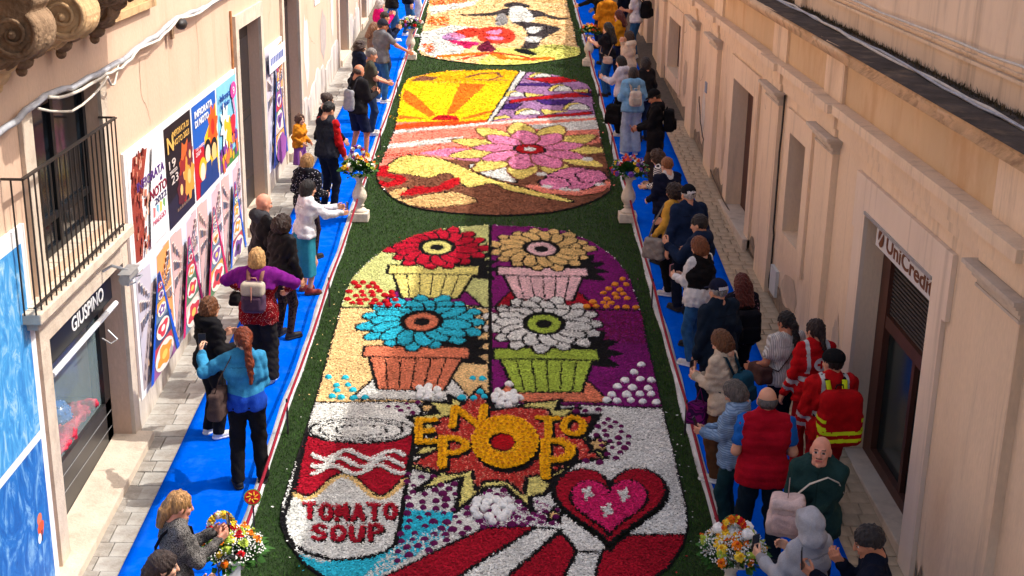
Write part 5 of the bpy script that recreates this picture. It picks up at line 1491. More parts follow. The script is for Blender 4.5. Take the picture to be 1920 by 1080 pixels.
def bouquet(x, y, z, rad, scheme, breath, seed, label, wreath=None, card=False, white_big=0):
    root = empty("flower_arrangement", (x, y, z)); tag(root, label, "bouquet", "flower arrangements on pedestals")
    V, F = leaf_mass(620, rad * .92, .2, seed, .12); o = link("foliage", fast_mesh("foliage", V, F, [LEAFM]), root); tag(o, kind="stuff")
    r = random.Random(seed)
    if breath:
        V = []; 
        rr = np.random.default_rng(seed + 5); n = breath
        a = rr.uniform(0, 2 * PI, n); e = rr.uniform(.0, 1.5, n); d = rad * rr.uniform(.85, 1.12, n)
        C = np.stack([np.cos(a) * np.cos(e) * d, np.sin(a) * np.cos(e) * d, .10 + np.sin(e) * d * .75], 1)
        s = .009
        T = np.array([(s, 0, 0), (-s * .5, s * .87, 0), (-s * .5, -s * .87, 0), (0, 0, s * 1.4)])
        V = (C[:, None, :] + T[None]).reshape(-1, 3); b4 = np.arange(n)[:, None] * 4
        F = np.concatenate([b4 + np.array([0, 1, 3]), b4 + np.array([1, 2, 3]), b4 + np.array([2, 0, 3])])
        o = link("baby_breath", fast_mesh("baby_breath", V, F, [BREATH]), root); tag(o, kind="stuff")
    for i in range(40):
        a = r.uniform(0, 2 * PI); e = r.uniform(-.05, 1.4); d = rad * r.uniform(.88, 1.05)
        p = Vector((math.cos(a) * math.cos(e) * d, math.sin(a) * math.cos(e) * d, .10 + math.sin(e) * d * .75))
        f = link("blossom", BQ[r.choice(scheme)], root); f.location = p
        f.rotation_euler = (p - Vector((0, 0, -.05))).to_track_quat('Z', 'Y').to_euler()
        s = r.uniform(.6, 1.1) * rad / .30; f.scale = (s, s, s)
    for i in range(white_big):
        a = i * 2.6 + .4; p = Vector((math.cos(a) * rad * .5, math.sin(a) * rad * .5, .12 + rad * .72)); f = link("white_pompom", FL["white"], root); f.location = p; f.scale = (1, 1, 1)
    if wreath:
        c, k = wreath
        rg = MB(); rg.tube([(k[0] + .095 * math.cos(t), k[1] + .035 * math.sin(t), k[2] - .04 + .105 * math.sin(t)) for t in np.linspace(0, 2 * PI, 20, endpoint=False)], .022, 6, closed=True); rg.tube([(k[0], k[1], k[2] - .14), (k[0] * .5, 0, .1)], .012, 5)
        rg.build("wreath_ring", LEAFM, root)
        for i in range(24):
            t = 2 * PI * i / 24; kx = .095 * math.cos(t); kz = .105 * math.sin(t) - .04
            f = link("wreath_bloom", BQ[c[i % len(c)]], root); f.location = (k[0] + kx, k[1] - .02 + .25 * kz, k[2] + kz); f.rotation_euler = (1.0, 0, r.uniform(0, 6)); f.scale = (.72, .72, .72)
    if card:
        b = MB(); b.box(-.05, .05, -.002, .002, -.09, .09, Matrix.Translation((.06, -rad * .98, .03)) @ Matrix.Rotation(-.35, 4, 'X')); b.build("gift_card", WHITEPAINT, root)
    return root

PEDS = []
def pedestal(px, py, hpx, lab):
    x, y = ground_at(px, py, hpx)
    root = empty("stone_pedestal", (x, y, gz(y) + .012)); tag(root, lab, "pedestal", "baluster pedestals along the turf")
    for q_ in (link("baluster", ped_mesh, root), bevel(link("base_block", base_mesh, root), .012), bevel(link("top_plate", top_mesh, root), .006)): q_.scale = (.95, .95, .9)
    PEDS.append((x, y)); return x, y, gz(y) + .012 + .756
x, y, z = pedestal(437, 1045, .80, "pale baluster pedestal nearest the grey tweed jacket"); bouquet(x, y, z, .25, ["orange", "orange", "red", "yellow", "green"], 900, 21, "bouquet with white card and red-yellow wreath beside the tweed jacket", (["red", "yellow", "yellow", "white"], (-.08, .02, .36)), True)
x, y, z = pedestal(675, 414, 0, "pale baluster pedestal on the turf beside the white-jacketed woman"); bouquet(x, y, z, .27, ["orange", "orange", "yellow", "green", "white"], 120, 22, "orange and yellow bouquet with heart wreath near the red-sleeved man", (["purple", "white", "red", "purple"], (-.02, .02, .40)))
x, y, z = pedestal(770, 112, 0, "far pale baluster pedestal under the grey shirted man's hand"); bouquet(x, y, z, .27, ["white", "white", "red", "purple", "green"], 300, 23, "far white and red bouquet beyond the grey shirted man")
x, y, z = pedestal(1372, 1050, .78, "pale baluster pedestal nearest the red padded vest"); bouquet(x, y, z, .26, ["orange", "yellow", "green"], 1700, 24, "white gypsophila bouquet with red wreath beside the red padded vest", (["red", "yellow", "red", "orange"], (.0, .02, .33)), False, 3)
x, y, z = pedestal(1176, 416, 0, "pale baluster pedestal on the turf beside the striped shirt"); bouquet(x, y, z, .29, ["purple", "coral", "red", "yellow", "purple", "white"], 150, 25, "purple, yellow and red bouquet beside the striped shirt")
x, y, z = pedestal(1103, 124, 0, "far pale baluster pedestal beside the long black hair"); bouquet(x, y, z, .22, ["orange", "coral", "yellow"], 60, 26, "far small orange bouquet beside the long black hair")

ROPE = mat("burgundy_rope", lin(140, 22, 42), rough=.8, var=.3, scale=30, bump=.4, bscale=120)
def rope(a, b, label, hgt=.40):
    P = []
    n = 26
    for i in range(n + 1):
        t = i / n
        x = a[0] + (b[0] - a[0]) * t; y = a[1] + (b[1] - a[1]) * t
        loc = (t * 3) % 1.0
        P.append((x, y, gz(y) + hgt - .06 * 4 * loc * (1 - loc)))
    bb = MB(); bb.tube(P, .017, 8)
    tag(bb.build("barrier_rope", ROPE, None, True), label, "rope", "burgundy barrier ropes")
rope((-2.34, 6.5), (-2.36, PEDS[0][1]), "short burgundy rope running off past the tweed jacket's pedestal")
rope((-2.36, PEDS[0][1]), (-2.35, PEDS[1][1]), "long burgundy rope in the sun beside the nearest flower picture")
rope((-2.35, PEDS[1][1]), (-2.36, PEDS[2][1]), "burgundy rope in the sun beside the sunrise flower picture")
rope((-2.36, PEDS[2][1]), (-2.36, 50), "burgundy rope running uphill past the far white bouquet")
rope((2.10, 6.5), (2.12, PEDS[3][1]), "short burgundy rope running off past the gypsophila pedestal")
rope((2.12, PEDS[3][1]), (2.12, PEDS[4][1]), "long burgundy rope in the shade beside the nearest flower picture")
rope((2.12, PEDS[4][1]), (2.12, PEDS[5][1]), "burgundy rope in the shade beside the sunrise flower picture")
rope((2.12, PEDS[5][1]), (2.12, 50), "burgundy rope running uphill past the small orange bouquet")
sk = MB(); sk.tube([(0, 0, 0), (0, 0, .44)], .013, 6); sk_mesh = sk.mesh("stake", [BLACKMETAL])
def stakes(x, ya, yb, where):
    for k in (1, 2):
        y = ya + (yb - ya) * k / 3
        o = link("rope_stake", sk_mesh); o.location = (x, y, gz(y))
        tag(o, ("nearer" if k == 1 else "farther") + " thin black stake holding the burgundy rope " + where, "stake", "stakes holding the ropes")
stakes(-2.36, PEDS[0][1], PEDS[1][1], "at the sunny edge of the vase panels"); stakes(-2.36, PEDS[1][1], PEDS[2][1], "at the sunny edge of the sunrise picture")
stakes(2.12, PEDS[3][1], PEDS[4][1], "at the shaded edge of the vase panels"); stakes(2.12, PEDS[4][1], PEDS[5][1], "at the shaded edge of the sunrise picture")
# round red and yellow plaques on sticks
for px, py, lab, sc in ((474, 931, "round red plaque with yellow pattern on a stick by the card bouquet", 1.0), (687, 291, "small yellow flower-shaped plaque behind the heart wreath", .8)):
    x, y = ground_at(px, py, .75)
    root = empty("round_plaque", (x, y, gz(y))); tag(root, lab, "plaque", "plaques on sticks")
    b = MB(); b.tube([(0, 0, 0), (0, 0, .75)], .008, 6); b.build("stick", BLACKMETAL, root)
    Mx = Matrix.Translation((0, -.012, .75)) @ Matrix.Rotation(-.5, 4, 'X')
    for i, (r0, rgb) in enumerate(((.075 * sc, (90, 140, 60)), (.066 * sc, (186, 24, 24) if sc == 1 else (236, 180, 30)))):
        b = MB(); b.add([Mx @ Vector((r0 * 1.1 * math.cos(t), -.004 * i - .001, r0 * math.sin(t))) for t in np.linspace(0, 2 * PI, 20, endpoint=False)] + [Mx @ Vector((r0 * 1.1 * math.cos(t), -.004 * i + .002, r0 * math.sin(t))) for t in np.linspace(0, 2 * PI, 20, endpoint=False)],
                        [tuple(range(20)), tuple(range(39, 19, -1))] + [(k, 20 + k, 20 + (k + 1) % 20, (k + 1) % 20) for k in range(20)]); b.build("disc", ink(rgb), root)
    b = MB()
    for k in range(7):
        t = k * .9; b.tube([Mx @ Vector((.02 * sc * math.cos(t), -.008, .02 * sc * math.sin(t))), Mx @ Vector((.055 * sc * math.cos(t + .5), -.008, .05 * sc * math.sin(t + .5)))], .006, 5)
    b.build("pattern", ink((238, 190, 50) if sc == 1 else (206, 90, 30)), root)

# ================================================================== people
def pattern(name, base, second, kind, scale, lo=.4, hi=.5, rough=.9, rotz=0.0):
    """Woven or printed fabric: stripes, dots, flecks or checks of a second colour."""
    if name in _mats: return _mats[name]
    m = cloth(base, name)
    nt = m.node_tree; N = nt.nodes; L = nt.links; bs = N["Principled BSDF"]; bs.inputs["Roughness"].default_value = rough
    src = bs.inputs["Base Color"].links[0].from_socket
    tc = N.new("ShaderNodeTexCoord"); mp = N.new("ShaderNodeMapping"); L.new(tc.outputs["Object"], mp.inputs[0]); mp.inputs["Rotation"].default_value = (0, rotz, 0)
    if kind == 'stripe':
        t = N.new("ShaderNodeTexWave"); t.bands_direction = 'Z'; t.inputs["Scale"].default_value = scale; t.inputs["Distortion"].default_value = .6; t.inputs["Detail"].default_value = 1; out = t.outputs["Fac"]
    elif kind == 'dots':
        t = N.new("ShaderNodeTexVoronoi"); t.inputs["Scale"].default_value = scale; out = t.outputs["Distance"]
    else:
        t = N.new("ShaderNodeTexNoise"); t.inputs["Scale"].default_value = scale; t.inputs["Detail"].default_value = 3; out = t.outputs["Fac"]
    L.new(mp.outputs[0], t.inputs["Vector"])
    r = N.new("ShaderNodeMapRange"); r.inputs["From Min"].default_value = lo; r.inputs["From Max"].default_value = hi
    if kind == 'dots': r.inputs["To Min"].default_value = 1; r.inputs["To Max"].default_value = 0
    L.new(out, r.inputs["Value"])
    mx = N.new("ShaderNodeMix"); mx.data_type = 'RGBA'; L.new(r.outputs[0], mx.inputs["Factor"]); L.new(src, mx.inputs[6]); mx.inputs[7].default_value = (*lin(*second), 1)
    L.new(mx.outputs[2], bs.inputs["Base Color"])
    return m

def skin_mat(k):
    c = [(222, 170, 140), (206, 150, 120), (190, 128, 98), (216, 150, 124)][k]
    m = mat("skin_%d" % k, lin(*c), rough=.55, var=.1, scale=18, spec=.3)
    bs = m.node_tree.nodes["Principled BSDF"]; bs.inputs["Subsurface Weight"].default_value = .08; bs.inputs["Subsurface Radius"].default_value = (.02, .008, .004)
    return m
EYE = mat("eye_dark", lin(62, 46, 40), rough=.2, var=.1, spec=.6); LIP = mat("lip", lin(178, 96, 86), rough=.5, var=.1); BROW = mat("brow", lin(92, 72, 60), rough=.9, var=.2)
EYEW = mat("eye_white", lin(222, 214, 206), rough=.3, var=.05)

def hair_mat(rgb):
    key = "hair_%d_%d_%d" % rgb
    return mat(key, lin(*rgb), rough=.5, var=.55, scale=60, bump=1.0, bscale=90, spec=.4, stretch=(1, 1, .22), fine=.25, fscale=150)

def head_shape(vox):
    s = SDF(vox, .018)
    s.ell((0, -.012, .022), (.075, .094, .096)); s.ell((0, .022, -.035), (.060, .070, .078)); s.cap((-.03, .042, -.085), (.03, .042, -.085), .028, .028)
    s.cap((0, -.02, -.06), (0, -.03, -.13), .052, .054)
    s.grid(); s.union()
    f = [('c', np.array((0, .088, .016)), np.array((0, .106, -.024)), .009, .0145), ('c', np.array((-.036, .078, .026)), np.array((.036, .078, .026)), .011, .011), ('e', np.array((0, .074, -.100)), np.array((.022, .020, .018)), None),
         ('c', np.array((-.018, .084, -.058)), np.array((.018, .084, -.058)), .010, .010), ('e', np.array((-.076, -.008, -.004)), np.array((.012, .022, .033)), None), ('e', np.array((.076, -.008, -.004)), np.array((.012, .022, .033)), None),
         ('e', np.array((-.036, .062, -.022)), np.array((.022, .026, .024)), None), ('e', np.array((.036, .062, -.022)), np.array((.022, .026, .024)), None)]
    s.union(f, .010)
    s.minus([('e', np.array((-.031, .098, .006)), np.array((.017, .016, .010)), None), ('e', np.array((.031, .098, .006)), np.array((.017, .016, .010)), None)])
    s.union([('e', np.array((-.031, .076, .006)), np.array((.013, .013, .011)), None), ('e', np.array((.031, .076, .006)), np.array((.013, .013, .011)), None)], .002)
    V, F = s.mesh()
    C = V[F].mean(1)
    mi = np.zeros(len(F), int)
    ax = np.abs(C[:, 0])
    eye = (C[:, 1] > .070) & (np.abs(C[:, 2] - .006) < .0085) & (np.abs(ax - .031) < .015); mi[eye] = 4
    mi[eye & (np.abs(ax - .031) < .0105)] = 1
    mi[(C[:, 1] > .076) & (np.abs(C[:, 2] + .058) < .009) & (ax < .026)] = 2
    mi[(C[:, 1] > .066) & (np.abs(C[:, 2] - .030 - .12 * (ax - .03)) < .0045) & (ax > .012) & (ax < .052)] = 3
    return V, F, mi
HEAD_FINE = head_shape(.0055); HEAD_COARSE = head_shape(.011)

def hand_shape(curl, vox=.0055):
    """Left hand: wrist at the origin, fingers towards +y, palm down, thumb towards +x."""
    s = SDF(vox, .007)
    s.box((0, .048, 0), (.026, .034, .005), .010); s.cap((0, -.035, 0), (0, .012, 0), .024, .025)
    for x, L, y0 in ((-.031, .055, .078), (-.011, .068, .086), (.010, .075, .088), (.031, .068, .083)):
        a = 0.0; p = np.array((x, y0, 0.0)); r = .0092
        for k, f in enumerate((.45, .32, .25)):
            a -= curl * (.6 if k == 0 else 1.0)
            q = p + np.array((x * .05, math.cos(a), math.sin(a))) * L * f * 1.25
            s.cap(p, q, r, r - .0008); p = q; r -= .0008
    p0, p1_, p2_ = np.array((.030, .022, -.004)), np.array((.054, .055, -.012 - .01 * curl)), np.array((.058, .086, -.022 - .02 * curl))
    s.cap(p0, p1_, .0125, .011); s.cap(p1_, p2_, .0105, .009)
    s.make(); return s.mesh()
HANDS = {'relaxed': hand_shape(.38), 'grip': hand_shape(.85)}

def unit(v):
    v = np.asarray(v, float); return v / (np.linalg.norm(v) + 1e-9)
def ik(a, t, l1, l2, pole):
    d = t - a; D = np.linalg.norm(d)
    if D > (l1 + l2) * .985: t = a + d / D * (l1 + l2) * .985; d = t - a; D = np.linalg.norm(d)
    u = d / D; x = (l1 * l1 - l2 * l2 + D * D) / (2 * D); hh = math.sqrt(max(l1 * l1 - x * x, 1e-6))
    p = np.asarray(pole, float) - u * (np.asarray(pole, float) @ u); p = unit(p)
    return a + u * x + p * hh, t

_dark = {}
def darker(m, k=.68):
    """The same cloth in a deeper shade for hems, cuffs and seams."""
    if m.name not in _dark:
        c = m.copy(); c.name = m.name + "_trim"
        for n in c.node_tree.nodes:
            if n.type == 'VECT_MATH': n.inputs[0].default_value = [v * k for v in n.inputs[0].default_value]
        _dark[m.name] = c
    return _dark[m.name]
PEOPLE = {}
GROUP_P = "spectators along the blue carpets"
def person(key, px, py, h, heading, label, top, bottom, hair, shoes=((30, 28, 28), (40, 38, 36)), L=None, R=None, lean=4, hy=0, hp=-10, w=1.0, d=1.0, hip=1.0, sex='f', skin=0, hat=None, stance=(.10, .0, -.10, .02),
           poleL=None, poleR=None, hands=('relaxed', 'relaxed'), moustache=False, glasses=False, z_off=.018, dx=0, dy=0):
    x0, y0 = ground_at(px, py, h)
    x0 += dx; y0 += dy
    sc = h / 1.70
    vx = .0125 if y0 < 15.5 else (.0155 if y0 < 23 else .021)
    pivot = np.array((0, 0, .96)); RL = rot('X', -lean)
    T = lambda p: pivot + RL @ (np.asarray(p, float) - pivot)
    sw = .160 * w if sex == 'f' else .178 * w
    hw = .088 * hip
    hc = T((0, .012, 1.580)); RH = rot('Z', -hy) @ rot('X', hp) 
    # stand so that the head comes under its place
    th = math.radians(-heading)
    hx, hyy = hc[0] * sc, hc[1] * sc
    x0 -= hx * math.cos(th) - hyy * math.sin(th); y0 -= hx * math.sin(th) + hyy * math.cos(th)
    root = empty("person", (x0, y0, gz(y0) + z_off), th); tag(root, label, "person", GROUP_P)
    seed = abs(hash(key)) % 1000 if False else sum(ord(c) * (i + 3) for i, c in enumerate(key))
    # joints
    S = {'L': T((-sw, -.005, 1.40)), 'R': T((sw, -.005, 1.40))}
    tl = np.asarray(L if L is not None else (-.25 * w, .05, .80)); tr = np.asarray(R if R is not None else (.25 * w, .05, .80))
    pl = poleL or (-.28, -.6, -.8); pr = poleR or (.28, -.6, -.8)
    E = {}; W = {}
    E['L'], W['L'] = ik(S['L'], tl, .285, .255, pl); E['R'], W['R'] = ik(S['R'], tr, .285, .255, pr)
    hipj = {'L': np.array((-hw, 0, .90)), 'R': np.array((hw, 0, .90))}
    ank = {'L': np.array((-stance[0], stance[1], .085)), 'R': np.array((-stance[2], stance[3], .085))}
    kn = {k: ik(hipj[k], ank[k], .43, .405, (0, 1, 0))[0] for k in 'LR'}
    toe = {k: unit((-.22 if k == 'L' else .22, 1, 0)) for k in 'LR'}
    # ---- body, one surface
    tor = [('c', T((-.072 * hip, 0, .935)), T((.072 * hip, 0, .935)), .112 * d, .112 * d), ('c', T((-.055 * w, .005, 1.07)), T((.055 * w, .005, 1.07)), .102 * d, .102 * d), ('c', T((-.085 * w, 0, 1.25)), T((.085 * w, 0, 1.25)), .112 * d, .112 * d),
           ('c', T((-sw + .035, -.008, 1.385)), T((sw - .035, -.008, 1.385)), .062, .062), ('c', T((-.05, -.012, 1.42)), T((.05, -.012, 1.42)), .05, .05)]
    if sex == 'f': tor += [('e', T((-.075, .085, 1.255)), np.array((.07, .055, .07)), None), ('e', T((.075, .085, 1.255)), np.array((.07, .055, .07)), None)]
    neck = [('c', T((0, -.012, 1.42)), T((0, .004, 1.51)), .052, .052)]
    arm = lambda t0, t1, t2, f=1.0: [q for k in 'LR' for q in (('c', S[k], E[k], .050 + t0, .041 + t1), ('c', E[k], E[k] + (W[k] - E[k]) * f, .041 + t1, .028 + t2 + (1 - f) * .012))]
    leg = lambda t0, t1, t2: [q for k in 'LR' for q in (('c', hipj[k], kn[k], .084 + t0, .055 + t1), ('c', kn[k], ank[k], .055 + t1, .037 + t2))]
    foot = [('c', ank[k] + np.array((0, -.015, -.035)) * 1, ank[k] + toe[k] * .12 + np.array((0, 0, -.05)), .036, .026) for k in 'LR']
    s = SDF(vx + .003, .04); s.prims = tor + neck + arm(0, 0, 0) + leg(0, 0, 0) + foot
    s.grid(); s.union(tor, .06); s.union(neck, .03); s.union(arm(0, 0, 0), .03); s.union(leg(0, 0, 0), .03); s.union(foot, .02)
    V, F = s.mesh(); mi = np.zeros(len(F), int)
    hv, hf, hm = HEAD_FINE if y0 < 15 or key in ('L11', 'R19') else HEAD_COARSE
    HV = hv * 1.05 @ RH.T + hc
    if moustache:
        hm = hm.copy(); C = hv[hf].mean(1); hm[(C[:, 1] > .078) & (np.abs(C[:, 2] + .040) < .0065) & (np.abs(C[:, 0]) < .026)] = 3
    parts = [(V, F, mi), (HV, hf, hm)]
    hand_world = {}
    for k, st in zip('LR', hands):
        q, f = HANDS[st]
        yv = unit(W[k] - E[k]); side = np.array((1.0, 0, 0)) if k == 'L' else np.array((-1.0, 0, 0))
        xv = np.array((0, .35, 1.0)) if abs(yv[2]) < .75 else np.array((0, 1.0, 0))       # thumb up or forward
        xv = unit(xv - yv * (xv @ yv)); zv = np.cross(xv, yv)
        q2 = q.copy()
        if k == 'R': q2[:, 0] *= 1; zv = -zv; 
        Rm = np.stack([xv, yv, np.cross(xv, yv)], 1)
        if k == 'R': q2 = q2 * np.array((1, 1, -1)); f = f[:, ::-1]
        parts.append((q2 @ Rm.T + W[k], f, np.zeros(len(f), int)))
        hand_world[k] = (W[k] + yv * .09, yv, xv)
    VV = []; FF = []; MM = []; b = 0
    for v, f, m in parts: VV.append(v); FF.append(f + b); MM.append(m); b += len(v)
    me = fast_mesh("body", np.concatenate(VV) * sc, np.concatenate(FF), [skin_mat(skin), EYE, LIP, BROW, EYEW], True, np.concatenate(MM))
    link("body", me, root)
    def add(nm, s, m, mf=None):
        V, F = s.mesh()
        if not len(F): return None
        mm = None
        if mf is not None: mm = mf(V[F].mean(1))
        return link(nm, fast_mesh(nm, V * sc, F, m if isinstance(m, list) else [m], True, mm), root)
    # ---- lower garment
    kind, bm_ = bottom[0], bottom[1]
    hem = bottom[2] if len(bottom) > 2 else None
    pelv = [('c', T((-.072 * hip, 0, .935)), T((.072 * hip, 0, .935)), .126 * d, .126 * d), ('c', (np.array((-.06 * hip, 0, 1.02))), np.array((.06 * hip, 0, 1.02)), .112 * d, .112 * d)]
    s = SDF(vx, .03)
    if kind == 'skirt':
        hm_ = hem or .30
        s.prims = pelv + [('c', np.array((-.05, 0, .95)), np.array((-.11, 0, hm_ - .03)), .13, .115), ('c', np.array((.05, 0, .95)), np.array((.11, 0, hm_ - .03)), .13, .115)]
        s.grid(); s.union(k=.06); s.folds(.012, seed, (.10, .22), (1, 1, .08)); s.cut((0, 0, -1), -hm_); s.cut((0, 0, 1), min(1.06, min(g_.get('hem', .9) for g_ in top) + .06))
        add("skirt", s, bm_)
    else:
        t = dict(trousers=(.018, .022, .030), jeans=(.014, .014, .020), leggings=(.008, .008, .010), wide=(.024, .045, .075), shorts=(.026, .034, .03))[kind]
        s.prims = pelv + leg(*t); s.grid(); s.union(pelv, .05); s.union(leg(*t), .035); s.creases(.0065 if kind != 'leggings' else .002, seed, (.12, .30), (.7, .7, 1.2))
        s.cut((0, 0, -1), -(hem or (.52 if kind == 'shorts' else .06))); s.cut((0, 0, 1), min(1.07, min(g_.get('hem', .9) for g_ in top) + .05))
        add("trousers" if kind != 'shorts' else "shorts", s, bm_)
    # ---- shoes
    for k in 'LR':
        s = SDF(min(vx, .012), .02); a = ank[k]
        s.cap(a + np.array((0, 0, -.045)) - toe[k] * .03, a + np.array((0, 0, -.048)) + toe[k] * .14, .046, .040); s.cap(a + np.array((0, 0, .0)), a + np.array((0, 0, -.04)) + toe[k] * .02, .046, .044)
        s.make(); s.cut((0, 0, -1), -.020)
        sh_ = add("shoe", s, mat("shoe_%d_%d_%d" % shoes[0], lin(*shoes[0]), rough=.6, var=.2, scale=25))
        s = SDF(min(vx, .010), .02); s.cap(a + np.array((0, 0, -.07)) - toe[k] * .032, a + np.array((0, 0, -.07)) + toe[k] * .145, .050, .044); s.make(); s.cut((0, 0, -1), .001); s.cut((0, 0, 1), .026)
        V_, F_ = s.mesh()
        if len(F_): link("sole", fast_mesh("sole", V_ * sc, F_, [mat("shoe_%d_%d_%d" % shoes[1], lin(*shoes[1]), rough=.6, var=.2, scale=25)], True), sh_)
    # ---- upper garments
    for g in top:
        t = g.get('t', .022) * .52; hem = g.get('hem', .90); sl = g.get('sleeve', 'long'); m = g['m']
        tp = []
        for p in tor[:5]: tp.append(('c', p[1], p[2], p[3] + t, p[4] + t))
        if sex == 'f': tp += [('e', q[1], q[2] + t * .8, None) for q in tor[5:]]
        if hem < .90: tp += [('c', np.array((-.075 * hip, 0, .95)), np.array((-.08 * hip, .005, hem - .08)), .118 * d + t, .120 * d + t * 1.2), ('c', np.array((.075 * hip, 0, .95)), np.array((.08 * hip, .005, hem - .08)), .118 * d + t, .120 * d + t * 1.2)]
        if g.get('collar'): tp += [('c', T((0, -.015, 1.42)), T((0, .0, 1.42 + g['collar'])), .078, .074)]
        if g.get('hood'): tp += [('e', T((0, -.095, 1.43)), np.array((.12, .07, .085)), RL), ('e', T((-.07, -.03, 1.45)), np.array((.06, .08, .045)), RL), ('e', T((.07, -.03, 1.45)), np.array((.06, .08, .045)), RL)]
        f = dict(long=.94, short=0, none=0).get(sl, .6)
        ap = []
        if sl == 'long' or sl == 'half':
            ap = [q for k in 'LR' for q in (('c', S[k], E[k], .050 + t, .042 + t), ('c', E[k], E[k] + (W[k] - E[k]) * f, .042 + t, .034 + t * .8))]
        elif sl == 'short':
            ap = [('c', S[k], S[k] + (E[k] - S[k]) * .62, .052 + t, .050 + t * 1.2) for k in 'LR']
        elif sl == 'cape':
            ap = [('c', S[k], E[k], .055 + t, .050 + t) for k in 'LR'] + [('c', T((0, -.05, 1.38)), (E[k] + np.array((0, -.04, .02))), .06, .05) for k in 'LR']
        if sl == 'none': ap = []
        s = SDF(vx, .03); s.prims = tp + ap; s.grid(pad=.05); s.union(tp, .06)
        hz = RL @ np.array((0, 0, 1.0)); s.cut((0, 0, -1), -hem)
        if ap: s.union(ap, .035)
        if sl == 'cape': s.cut((0, 0, -1), -g.get('cut', 1.12))
        s.creases(0.002 if g.get('quilt') else g.get('fold', .0105), seed + len(top) * 7, g.get('wl', (.11, .30))); s.folds(.003, seed + 9, (.10, .25))
        if g.get('quilt'):
            s.D += (-.011 * np.abs(np.sin(PI * s.ax[2] / g['quilt'])) ** .5)[None, None, :].astype(np.float32) + .004
        def trim(Cn, hem=hem, sl=sl):
            q = ((Cn[:, 2] < hem + .035) & (np.abs(Cn[:, 0]) < .22) & (Cn[:, 2] < 1.2)) | ((np.abs(Cn[:, 2] - 1.335) < .006) & (Cn[:, 1] < 0) & (np.abs(Cn[:, 0]) < .15)) | ((np.abs(Cn[:, 0]) < .006) & (Cn[:, 1] > .05) & (Cn[:, 2] < 1.40))
            if sl == 'long':
                for k in 'LR':
                    ab = W[k] - E[k]; tt = ((Cn - E[k]) @ ab) / (ab @ ab); q |= (tt > .80) & (np.linalg.norm(Cn - (E[k] + np.clip(tt, 0, 1)[:, None] * ab), axis=1) < .09)
            return q.astype(int)
        if g.get('mf'): add(g.get('name', 'jacket'), s, m, lambda C, g=g: g['mf'](C, S, E, W))
        elif isinstance(m, list) or g.get('quilt') or (len(top) > 1 and g is top[0]): add(g.get('name', 'jacket'), s, m)
        else: add(g.get('name', 'jacket'), s, [m, darker(m)], trim)
    # ---- hair and hats
    style, hrgb = hair
    hvx = .0085 if y0 < 14.5 else .0125
    def place(s, nm, m, mf=None):
        V, F = s.mesh()
        if not len(F): return
        mm = mf(V[F].mean(1)) if mf else None
        link(nm, fast_mesh(nm, (V * 1.05 @ RH.T + hc) * sc, F, m if isinstance(m, list) else [m], True, mm), root)
    if style not in ('none', 'hood'):
        s = SDF(hvx, .03)
        if style == 'balding':
            s.ell((0, -.02, .0), (.084, .098, .07)); s.make(); s.folds(.003, seed, (.02, .05)); s.cut((0, 0, 1), .030); s.cut((0, 1, .0), .01); s.cut((0, .5, -1), .06)
        else:
            s.ell((0, -.016, .030), (.086, .106, .104))
            full = style in ('bob', 'long', 'curly', 'wavy', 'afro', 'mop')
            if full:
                s.ell((0, -.035, -.02), (.098, .092, .10))
                if style in ('bob', 'mop'): s.ell((0, -.03, -.06), (.095, .085, .085))
                if style in ('long', 'wavy'):
                    for xx in (-.05, 0, .05): s.cap((xx, -.07, -.03), (xx * 1.3, -.115, -.32 if style == 'long' else -.24), .06, .045)
                if style in ('curly', 'afro'): s.ell((0, -.03, -.01), (.120, .118, .125))
            if style == 'ponytail':
                s.cap((0, -.10, .03), (0, -.135, -.02), .03, .035); s.cap((0, -.135, -.02), (0.01, -.15, -.20), .034, .036); s.cap((.01, -.15, -.20), (.01, -.14, -.40), .036, .014)
            if style == 'lowtail':
                s.ell((0, -.10, -.03), (.055, .045, .06)); s.cap((0, -.11, -.05), (-.01, -.125, -.17), .045, .03)
            if style == 'bun': s.ell((0, -.10, .06), (.05, .045, .05))
            if style == 'tail': s.cap((0, -.10, -.02), (0, -.125, -.16), .036, .022)
            s.make()
            cut_face = [('e', np.array((0, .10, -.045)), np.array((.066 if full else .075, .085, .100)), None), ('e', np.array((0, .112, .0)), np.array((.07, .06, .062)), None)]
            s.minus(cut_face)
            s.folds(.006 if style not in ('curly', 'afro') else .013, seed, (.022, .05) if style not in ('curly', 'afro') else (.035, .07), (1, 1, .35) if style not in ('curly', 'afro') else (1, 1, 1))
            if style == 'short': s.cut((0, .62, -1), .015); s.minus([('e', np.array((-.085, .03, -.035)), np.array((.03, .05, .045)), None), ('e', np.array((.085, .03, -.035)), np.array((.03, .05, .045)), None)])
            if style in ('ponytail', 'bun', 'tail', 'lowtail'): pass
            s.cut((0, 0, -1), .45)
            if hat: s.cut((0, -.12, 1), .035)
        place(s, "hair", hair_mat(hrgb))
    if style == 'hood' or (hat and hat[0] == 'hood'):
        s = SDF(hvx, .04); s.ell((0, -.02, .025), (.108, .125, .128)); s.ell((0, -.05, -.10), (.115, .10, .09)); s.make(); s.minus([('e', np.array((0, .12, -.02)), np.array((.075, .10, .105)), None)]); s.folds(.006, seed, (.05, .12))
        place(s, "raised_hood", hrgb if not isinstance(hrgb, tuple) else cloth(hrgb))
    if hat and hat[0] == 'cap':
        s = SDF(min(hvx, .011), .015); s.ell((0, -.014, .034), (.090, .110, .108)); s.make(); s.cut((0, .18, -1), -.028)
        s.union([('e', np.array((0, .115, .040)), np.array((.072, .085, .010)), None)], .012)
        lo = hat[2] if len(hat) > 2 else None
        place(s, "cap", [cloth(hat[1]), cloth(lo or hat[1])], lambda C: ((C[:, 1] < -.09) & (np.abs(C[:, 2] - .035) < .016)).astype(int))
